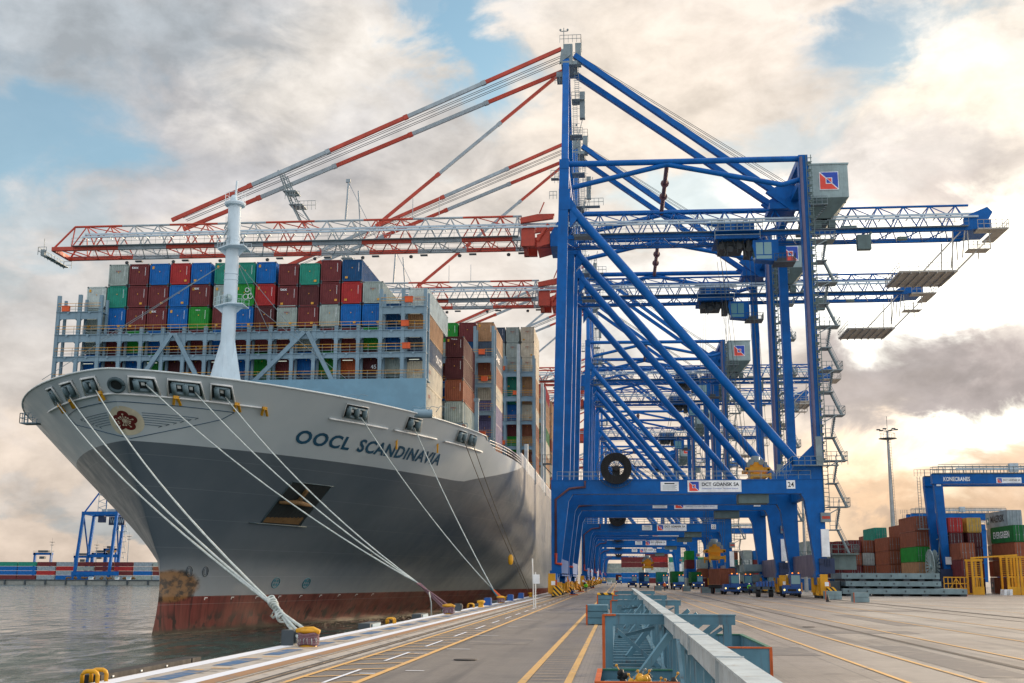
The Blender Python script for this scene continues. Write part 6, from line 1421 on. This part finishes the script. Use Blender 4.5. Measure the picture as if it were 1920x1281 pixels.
# container stacks
def stack(x, y, cs, lab, group, L=12.19, H=2.59, texts=None, door=True, gap=0.0):
    z = 0
    for k, c_ in enumerate(cs):
        hgt = H
        if c_:
            r = container(x, y, z, c_, '%s container, %s up in %s' % (look(c_), ORD[k], lab), group, L, H, door=door, detail=False)
            if texts and k in texts:
                s, mt, hh, ww = texts[k]; side_text(r, s, L, H, -1, .95, hh, 2.8 if ww > 6 else 2.2, w=ww, mat=mt)
                if s == 'MAERSK':
                    q = MB(); X_ = -1.23; yc_ = L-1.2; q.add([(X_, yc_-.6, .8), (X_, yc_+.6, .8), (X_, yc_+.6, 2.0), (X_, yc_-.6, 2.0)], [(0, 1, 2, 3)])
                    st_ = [( -1.24, yc_+(.5 if i % 2 == 0 else .2)*math.sin(2*math.pi*i/14), 1.4+(.5 if i % 2 == 0 else .2)*math.cos(2*math.pi*i/14)) for i in range(14)]
                    q.add(st_, [tuple(range(14))], 1); o = q.build('star_mark', ['mark_teal', 'plate_white']); o.parent = r
        z += H+.02
GY = 'yard containers behind the rubber tyred crane'
mk = ('MAERSK', 'ink', 1.25, 7.6)
stack(68.5, 210.5, ['steelgrey', 'brown', 'steelgrey', 'steelgrey', 'steelgrey'], 'the steel grey stack right of the yard crane leg', GY, 12.19, 2.85, {0: mk, 2: mk, 3: ('HAMBURG SÜD', 'name_blue', .45, 3.4), 4: mk})
stack(66.0, 185.5, [None, 'brown', 'brown', 'evergreen'], 'the stack at the right edge behind the cages', GY, 12.19, 2.85, {3: ('EVERGREEN', 'plate_white', 1.0, 6.6)}) if False else None
for k, (c_, z) in enumerate((('brown', .0), ('brown', 2.9), ('brown', 5.75), ('evergreen', 8.6))):
    r = container(66.9, 203.0, z, c_, ('lowest brown', 'second brown', 'third brown', 'green')[k]+' container of the stack at the right edge behind the cages', GY, 12.19, 2.82, door=True, detail=False)
    if k == 3: side_text(r, 'EVERGREEN', 12.19, 2.8, -1, .8, 1.15, 1.5, w=8.5)
stack(62.6, 214, ['dkmaroon', 'maroon', 'dkmaroon', 'dkmaroon', 'yellow'], 'the dark stack topped by a yellow box', GY, 12.19, 2.62)
stack(59.4, 214, ['maroon', 'dkmaroon', 'brown', 'dkmaroon', 'red'], 'the dark stack right beside the crane leg', GY, 12.19, 2.62)
stack(59.2, 207, ['dkmaroon', 'maroon', 'brown'], 'the short dark brown stack under the yard crane beam', GY, 12.19, 2.85)
stack(55.3, 221, ['brown', 'tan', 'green', 'brown', 'brown'], 'the tall brown stack behind the yard crane leg', GY, 12.19, 2.75)
GL = 'yard containers left of the yard crane'
LB = [(r_*y_, y_, cs_) for r_, y_, cs_ in ((.2275, 236, ['evergreen', 'brown', 'brown', 'brown']), (.2400, 240, ['blue', 'brown', 'brown', 'brown', 'brown']), (.2500, 228, ['orange', 'green', 'brown', 'brown', 'tan']), (.2170, 255, ['dkmaroon', 'pale', 'maroon', 'maroon', 'teal']),
      (.2060, 256, ['brown', 'brown', 'pale', 'brown']), (.1955, 254, ['dkmaroon', 'maroon', 'brown', 'maroon']), (.1850, 262, ['pale', 'maroon', 'brown', 'maroon']), (.1740, 266, ['navy', 'maroon', 'grey', 'maroon']), (.229, 262, ['maroon', 'brown', 'maroon', 'maroon']), (.2110, 300, ['maroon', 'brown', 'pale', 'maroon', 'brown']), (.1600, 262, ['blue', 'navy', 'pale', 'grey']), (.257, 262, ['brown', 'maroon', 'grey', 'brown', 'maroon']))]
for i, (x, y, cs) in enumerate(LB): stack(x, y, cs, 'the %s yard stack near the mast' % ORD[i], GL, 12.19, 2.62)
LC = [(24.0, 340, ['maroon', 'brown', 'grey']), (27.0, 338, ['maroon', 'red', 'grey', 'blue']), (30.2, 345, ['brown', 'pale', 'blue', 'maroon']), (33.5, 350, ['maroon', 'grey', 'teal', 'brown']), (37, 345, ['navy', 'maroon', 'pale', 'grey']), (40.4, 350, ['brown', 'red', 'maroon', 'blue']), (21.0, 352, ['grey', 'blue', 'maroon', 'green'])]
for i, (x, y, cs) in enumerate(LC): stack(x, y, cs, 'the %s far stack between crane legs' % ORD[i], 'far yard containers between the crane legs', 12.19, 2.62, door=False)
# stacks closing the quay view
k = 0
for (x, y, cs, rz) in ((1.2, 640, ['blue', 'blue', 'grey', 'maroon', 'maroon'], 0), (14, 640, ['maroon', 'blue', 'pale', 'maroon', 'red', 'maroon'], 0), (26.5, 636, ['grey', 'pale', 'pale', 'pale', 'teal'], 0), (39, 640, ['maroon', 'pale', 'green', 'pale', 'green'], 0), (-10, 690, ['grey', 'blue', 'grey', 'grey'], 0), (51, 640, ['brown', 'red', 'pale', 'teal'], 0)):
    for j, c_ in enumerate(cs): container(x+12.19, y, j*2.75, c_, '%s container, %s up in the %s broadside stack ending the quay' % (look(c_), ORD[j], ORD[k]), 'broadside containers at the far end of the quay', 12.19, 2.72, detail=False, rz=R(90))
    k += 1
# lamp masts
def lamp_mast(x, y, h, lab, r=.55, grp='tall floodlight masts', fine=True):
    o = thing('floodlight_mast', lab, 'light mast', (x, y, 0), grp)
    q = MB(); q.tube((x, y, 0), (x, y, h), r, 12, r*.38); q.build('pole', 'mast_pole', o)
    q = MB(); q.lathe([(r*1.2, h-2.0), (r*3.2, h-1.8), (r*3.2, h-1.7), (r*.6, h-1.65)], (x, y, 0), 12)
    for k in range(6):
        a = k*math.pi/3; q.beam((x, y, h-.2), (x+1.6*r/.55*math.cos(a), y+1.6*r/.55*math.sin(a), h+.2), .12); q.box(x+1.7*r/.55*math.cos(a)-.35, x+1.7*r/.55*math.cos(a)+.35, y+1.7*r/.55*math.sin(a)-.35, y+1.7*r/.55*math.sin(a)+.35, h+.1, h+.35)
    q.tube((x, y, h), (x, y, h+3.2), .05, 4)
    if fine:
        for k in range(8):
            a, b_ = k*math.pi/4, (k+1)*math.pi/4; q.beam((x+1.6*math.cos(a), y+1.6*math.sin(a), h-1.7), (x+1.6*math.cos(a), y+1.6*math.sin(a), h-.6), .05); q.beam((x+1.6*math.cos(a), y+1.6*math.sin(a), h-.6), (x+1.6*math.cos(b_), y+1.6*math.sin(b_), h-.6), .05)
    q.build('lamp_head', 'dark_steel', o)
    if fine:
        q = MB()
        for d in (-.15, .15): q.beam((x+.62+d, y-.3, 3), (x+.40+d, y-.2, h-2), .05)
        z = 3
        while z < h-2: f = (z-3)/(h-5); q.beam((x+.62-.22*f-.17, y-.3, z), (x+.62-.22*f+.17, y-.3, z), .04); z += .6
        q.build('mast_ladder', 'dark_steel', o)
lamp_mast(59.1, 260, 34.4, 'tall grey floodlight mast rising from the container yard at the right', .62)
lamp_mast(35.5, 230, 20, 'shorter pale floodlight mast seen between the crane legs', .4)
# rubber tyred gantry crane in the yard
def rtg(x0, y0, span, lab, name_text=True, dy=5.5, h=20.9):
    o = thing('yard_gantry', lab, 'yard crane', (x0, y0, 0), 'blue yard gantry cranes')
    for yy in (0, dy):
        q = MB(); q.box(x0-.4, x0+span, y0+yy-.7, y0+yy+.7, h-1.75, h-.1); q.box(x0-.4, x0+span, y0+yy-.85, y0+yy+.85, h-1.82, h-1.74); q.build('main_girder', 'crane_blue', o)
        q = MB(); q.beam((x0+1.3-(.3 if yy else 0), y0+yy*(.9 if yy else 1), .0+1.6), (x0+.6-(.3 if yy else 0), y0+yy, h-1.8), 1.05, 1.1, up=(0, 1, 0), w2=1.5, h2=1.2); q.build('leg', 'crane_blue', o)
        q = MB(); q.beam((x0+span-1.2, y0+yy, 1.6), (x0+span-.6, y0+yy, h-1.8), 1.6, 1.1, up=(0, 1, 0)); q.build('leg', 'crane_blue', o)
        q = MB(); q.box(x0-.3, x0+span, y0+yy-.9, y0+yy+.9, h, h+.06); q.rail((x0-.3, y0+yy-.8, h), (x0+span, y0+yy-.8, h), 1.2, 1.8, .035); q.rail((x0+1, y0+yy+.2, h), (x0+span, y0+yy+.2, h), 1.5, 1.2, .05, mids=(.9, 1.15)); q.build('girder_walkway', 'galv', o)
    q = MB(); q.box(x0+4, x0+span, y0-.2, y0+.2, h+.7, h+1.05); q.box(x0+13.1, x0+14.6, y0-.7, y0+.3, h+.3, h+1.8); q.build('busbar', 'rail_metal', o)
    q = MB(); q.box(x0+.2, x0+2.2, y0-1.5, y0+dy+1.5, .9, 1.9); q.box(x0-.2, x0+2.4, y0-1.2, y0-.4, 2.0, 4.2)
    for yy in (-1.8, -.2, dy-.2, dy+1.4): q.lathe([(.75, -.35), (.75, .35)], (0, 0, 0), 16, axis='y'); n = len(q.v)-64; q.v = q.v[:n]+[(v[1]+x0+1.2, v[0]+y0+yy, v[2]+.75) for v in q.v[n:]] if False else q.v
    q.build('sill', 'crane_dark', o)
    for yy in (-2.0, -.3, dy+.3, dy+2.0):
        q = MB(); q.lathe([(.75, -.35), (.78, -.2), (.78, .2), (.75, .35)], (0, 0, 0), 16, axis='y'); q.v = [(v[1]+x0+1.2, v[0]+y0+yy, v[2]+.78) for v in q.v]; q.build('tyre', 'rubber', o)
    q = MB(); z = 7
    for x in (x0-1.5, x0-1.0): q.beam((x, y0+dy, 11.5), (x, y0+dy, h), .08)
    z = 11.5
    while z < h: q.beam((x0-1.5, y0+dy, z), (x0-1.0, y0+dy, z), .05); z += .5
    q.box(x0-1.8, x0+.5, y0+dy-.6, y0+dy+.6, 11.3, 11.45); q.rail((x0-2.2, y0+dy-.9, h), (x0-.4, y0+dy-.9, h), 1.2, .7); q.beam((x0+.3, y0+2, 9.4), (x0+2.3, y0, 10.2), .15)
    q.build('leg_ladder', 'galv', o)
    q = MB(); ctr = Vector((x0-.6, y0+dy*.4, 4.6)); n = 26
    for i in range(n):
        a = 2*math.pi*i/n
        for d in (-.45, .45): q.beam((ctr.x+d*.3, ctr.y+.4*math.cos(a), ctr.z+.4*math.sin(a)), (ctr.x+d, ctr.y+3.0*math.cos(a), ctr.z+3.0*math.sin(a)), .10, .26)
        b_ = a+2*math.pi/n; q.beam((ctr.x-.45, ctr.y+3.0*math.cos(a), ctr.z+3.0*math.sin(a)), (ctr.x-.45, ctr.y+3.0*math.cos(b_), ctr.z+3.0*math.sin(b_)), .16)
    q.tube((ctr.x-.6, ctr.y, ctr.z), (ctr.x+1.2, ctr.y, ctr.z), .4, 10); q.beam((ctr.x+1, ctr.y, ctr.z+.5), (x0+.9, y0+1, 12), .14); q.build('cable_reel', 'house_grey', o)
    if name_text:
        q = MB(); text_on(q, 'KONECRANES', (x0+1.5, y0-.74, h-1.35), (1, 0, 0), (0, 0, 1), w=4.6, h=.75, bold=.03); q.build('maker_lettering', 'plate_white', o)
        q = MB(); q.box(x0+10.6, x0+14.9, y0-.76, y0-.70, h-1.75, h-.75); emblem_sign(q, x0+10.75, x0+11.55, h-1.68, h-.84, y0-.765); text_on(q, 'DCT GDANSK SA', (x0+11.8, y0-.78, h-1.35), (1, 0, 0), (0, 0, 1), w=2.9, h=.34, mi=3); q.build('terminal_sign', ['plate_white', 'sign_blue', 'sign_red', 'ink'], o)
        q = MB(); q.box(x0+.25, x0+1.0, y0-.74, y0-.62, h-2.2, h-1.9); q.box(x0+.9, x0+1.9, y0-.9, y0-.6, 5.0, 6.3); q.box(x0+1.1, x0+1.9, y0-.75, y0-.6, 3.2, 3.9); q.build('small_plate', 'plate_white', o)
    return o
rtg(56.2, 214, 26, 'blue rubber tyred gantry crane with white lettering over the yard stacks')
rtg(84.0, 345, 26, 'second blue yard gantry crane behind the lettered one', False, h=21)
rtg(99.0, 415, 26, 'third blue yard gantry crane, far behind the lettered one', False, h=21)
rtg(24.0, 420, 26, 'blue yard gantry crane far away between the crane legs', False, h=20)

# ================================================================== FAR BANK OF THE BASIN
FBs = [['maroon', 'blue', 'blue', 'teal'], ['steelgrey', 'red', 'steelgrey', 'maroon'], ['blue', 'steelgrey', 'red', 'steelgrey'], ['blue', 'maroon', 'grey', 'maroon'], ['steelgrey', 'maroon', 'maroon', 'maroon'], ['steelgrey', 'maroon', 'red', 'maroon'],
       ['grey', 'blue', 'steelgrey', 'steelgrey'], ['steelgrey', 'maroon', 'brown', 'grey'], ['red', 'steelgrey', 'maroon', 'steelgrey'], ['steelgrey', 'evergreen', 'teal', 'blue'], ['maroon', 'red', 'teal', 'blue']]
for i, cs in enumerate([['maroon', 'blue', 'blue', 'teal']]+FBs):
    i -= 1
    for j, c_ in enumerate(cs):
        container(-396+i*13.6, 775, .4+j*2.95, c_, '%s container, %s up in the far bank stack %s from left' % (look(c_), ORD[j], ORD[i+1]), 'containers on the far bank', 12.8, 2.85, detail=False, rz=R(90))
def far_mast(x, h, lab): lamp_mast(x, 800, h, lab, .45, 'floodlight masts on the far bank', False)
far_mast(-399, 26, 'thin floodlight mast on the far bank, leftmost'); far_mast(-366, 24, 'thin floodlight mast on the far bank, second from left'); far_mast(-343, 30, 'thin floodlight mast on the far bank, third from left behind the blue crane'); far_mast(-318, 27, 'thin floodlight mast on the far bank, nearest the ship bow')
fc = thing('gantry_crane', 'distant blue gantry crane with raised boom on the far bank', 'crane', (-343, 765, 0), 'cranes on the far bank')
q = MB()
for (xt, xb, y) in ((-361, -364.5, 765), (-337.6, -340.5, 765), (-365, -368.5, 790), (-343.5, -346.0, 790)):
    q.beam((xb, y, 1.5), (xt, y, 45), 1.7, 1.7, up=(0, 1, 0))
q.box(-362, -336.6, 764, 766, 43.5, 45.6); q.box(-366, -342.5, 789, 791, 43.5, 45.6); q.box(-366, -334, 763.8, 766.2, 3.2, 5.8); q.box(-368, -345, 789, 791, 15.5, 17.5)
q.beam((-360.8, 765, 43), (-366.5, 789, 16), .9); q.beam((-337.6, 765, 43), (-345, 789, 16), .9); q.beam((-338, 765, 44.5), (-343.5, 790, 44.5), 1.6); q.beam((-361, 765, 44.5), (-365, 790, 44.5), 1.6)
q.beam((-360.5, 765, 45), (-349, 772, 66), 1.0); q.beam((-337.5, 765, 45), (-349, 772, 66), .9); q.beam((-352, 780, 45), (-349, 772, 66), .8); q.box(-352, -347, 770, 774, 65.0, 67.2)
q.build('portal', 'crane_blue', fc)
q = MB()
for x in (-352.5, -346.5): q.beam((x, 768, 44), (x, 770, 88), .5)
z = 44; k = 0
while z < 87: q.beam((-352.5, 769, z), (-346.5, 769, z+2.2), .35); q.beam((-346.5, 769, z+2.2), (-352.5, 769, z+4.4), .35); z += 4.4
q.build('raised_boom', 'boom_grey', fc)
q = MB(); q.box(-347, -336, 774, 776, 37, 42.5); q.box(-352, -348, 768, 772, 38.5, 43.0); q.build('girder_end', 'crane_dark', fc)
q = MB()
for k in range(6): q.beam((-346+1.6*k, 773.8, 42), (-345.2+1.6*k, 773.8, 38), .4); q.beam((-345.2+1.6*k, 773.8, 38), (-344.4+1.6*k, 773.8, 42), .4)
q.box(-342, -339, 773, 776, 33, 36.5); q.box(-358, -345, 786, 788, 45.6, 48.5)
for k in range(10): q.box(-343.0, -341.0+(k % 2), 789, 791, 8+3.6*k, 8.3+3.6*k); q.beam((-341.5+(k % 2), 790, 8+3.6*k), (-342.5+(k % 2), 790, 11.6+3.6*k), .3)
q.build('trolley_and_stairs', 'boom_grey', fc)
q = MB(); q.box(-345.5, -340, 770, 774, 18.5, 20); q.box(-343.8, -342, 771, 773, 20, 22.5); q.beam((-343, 772, 22), (-343, 772, 34), .1); q.build('hanging_spreader', 'brown_rust' if 'brown_rust' in MAT else 'rust_plate', fc)
for i, (x, w_, h, lab) in enumerate(((-414, 12, 19, 'far bank yard crane at the left edge'), (-384, 12, 17, 'far bank yard crane left of the blue gantry, lower one'), (-371, 10, 19, 'far bank yard crane left of the blue gantry, middle one'), (-362.5, 8, 22, 'far bank yard crane just left of the blue gantry'), (-300, 12, 22, 'far bank yard crane beside the ship bow'))):
    o = thing('yard_gantry', lab, 'yard crane', (x, 805, 0), 'yard cranes on the far bank')
    q = MB()
    for xx in (x, x+w_): q.box(xx, xx+1.1, 804, 806, .4, h)
    q.box(x-.5, x+w_+1.5, 804, 806, h-1.6, h); q.build('portal', 'crane_blue', o)
    q = MB(); q.box(x+w_*.3, x+w_*.9, 803, 806, h+.2, h+1.6); q.box(x-.5, x+w_+3, 803.5, 804, h+.9, h+1.1); q.box(x+w_*.4, x+w_*.7, 803, 806, h-4.4, h-2.6); q.build('trolley', 'dark_steel', o)
rr = random.Random(21)
for k in range(9):
    x = -366+k*5.6; q = MB()
    for m_ in range(7): q.lathe([(.2, 0), (.7, .4), (.6, 1.0), (.1, 1.3)], (x+rr.uniform(-1.5, 1.5), 760+rr.uniform(-.8, .8), .4+rr.uniform(0, .8)), 6)
    tag(q.build('scrap_heap', 'rust_plate', origin=(x, 760, .4)), 'small rusty heap at the foot of the distant crane, %s from the left' % ORD[k], 'heap', 'rusty heaps on the far bank')
for k, (x, w_) in enumerate(((-351, 3), (-333, 2.5), (-325, 3), (-290, 4))):
    q = MB(); q.box(x, x+w_, 758, 760, .4, 2.3); q.box(x+.3, x+w_-.3, 757.9, 758, 1.2, 2.1, 1); tag(q.build('parked_car', ['car_white', 'glass'], origin=(x, 758, .4)), 'tiny white vehicle on the far bank, %s from the left' % ORD[k], 'car', 'vehicles on the far bank')

# small things on the quay under the cranes
rr = random.Random(31)
for k, (x, y) in enumerate(((-6.6, 172), (-6.9, 214), (-6.7, 296), (22.0, 236), (20.6, 258), (24.0, 300))):
    o = thing('gear_pallet', 'small pallet of lashing gear, %s away from the camera under the cranes' % ORD[k], 'pallet', (x, y, 0), 'gear pallets under the cranes')
    q = MB(); q.box(x-.6, x+.6, y, y+1, .02, .16); q.build('pallet_base', 'rust_edge', o)
    q = MB()
    for j in range(6): a = x-.5+rr.uniform(0, .8); q.box(a, a+.18, y+.1, y+.8, .165, .3+rr.uniform(0, .5))
    q.build('gear', ['truck_blue', 'yellow', 'dark_steel'][k % 3], o)
person(8.9, 236.0, 'person in an orange jacket between the lane line and the far trucks', 'hivis_orange', .2)
person(-5.6, 200.0, 'person in a lime jacket on the lane near the crane wheels', 'hivis', 3.0)
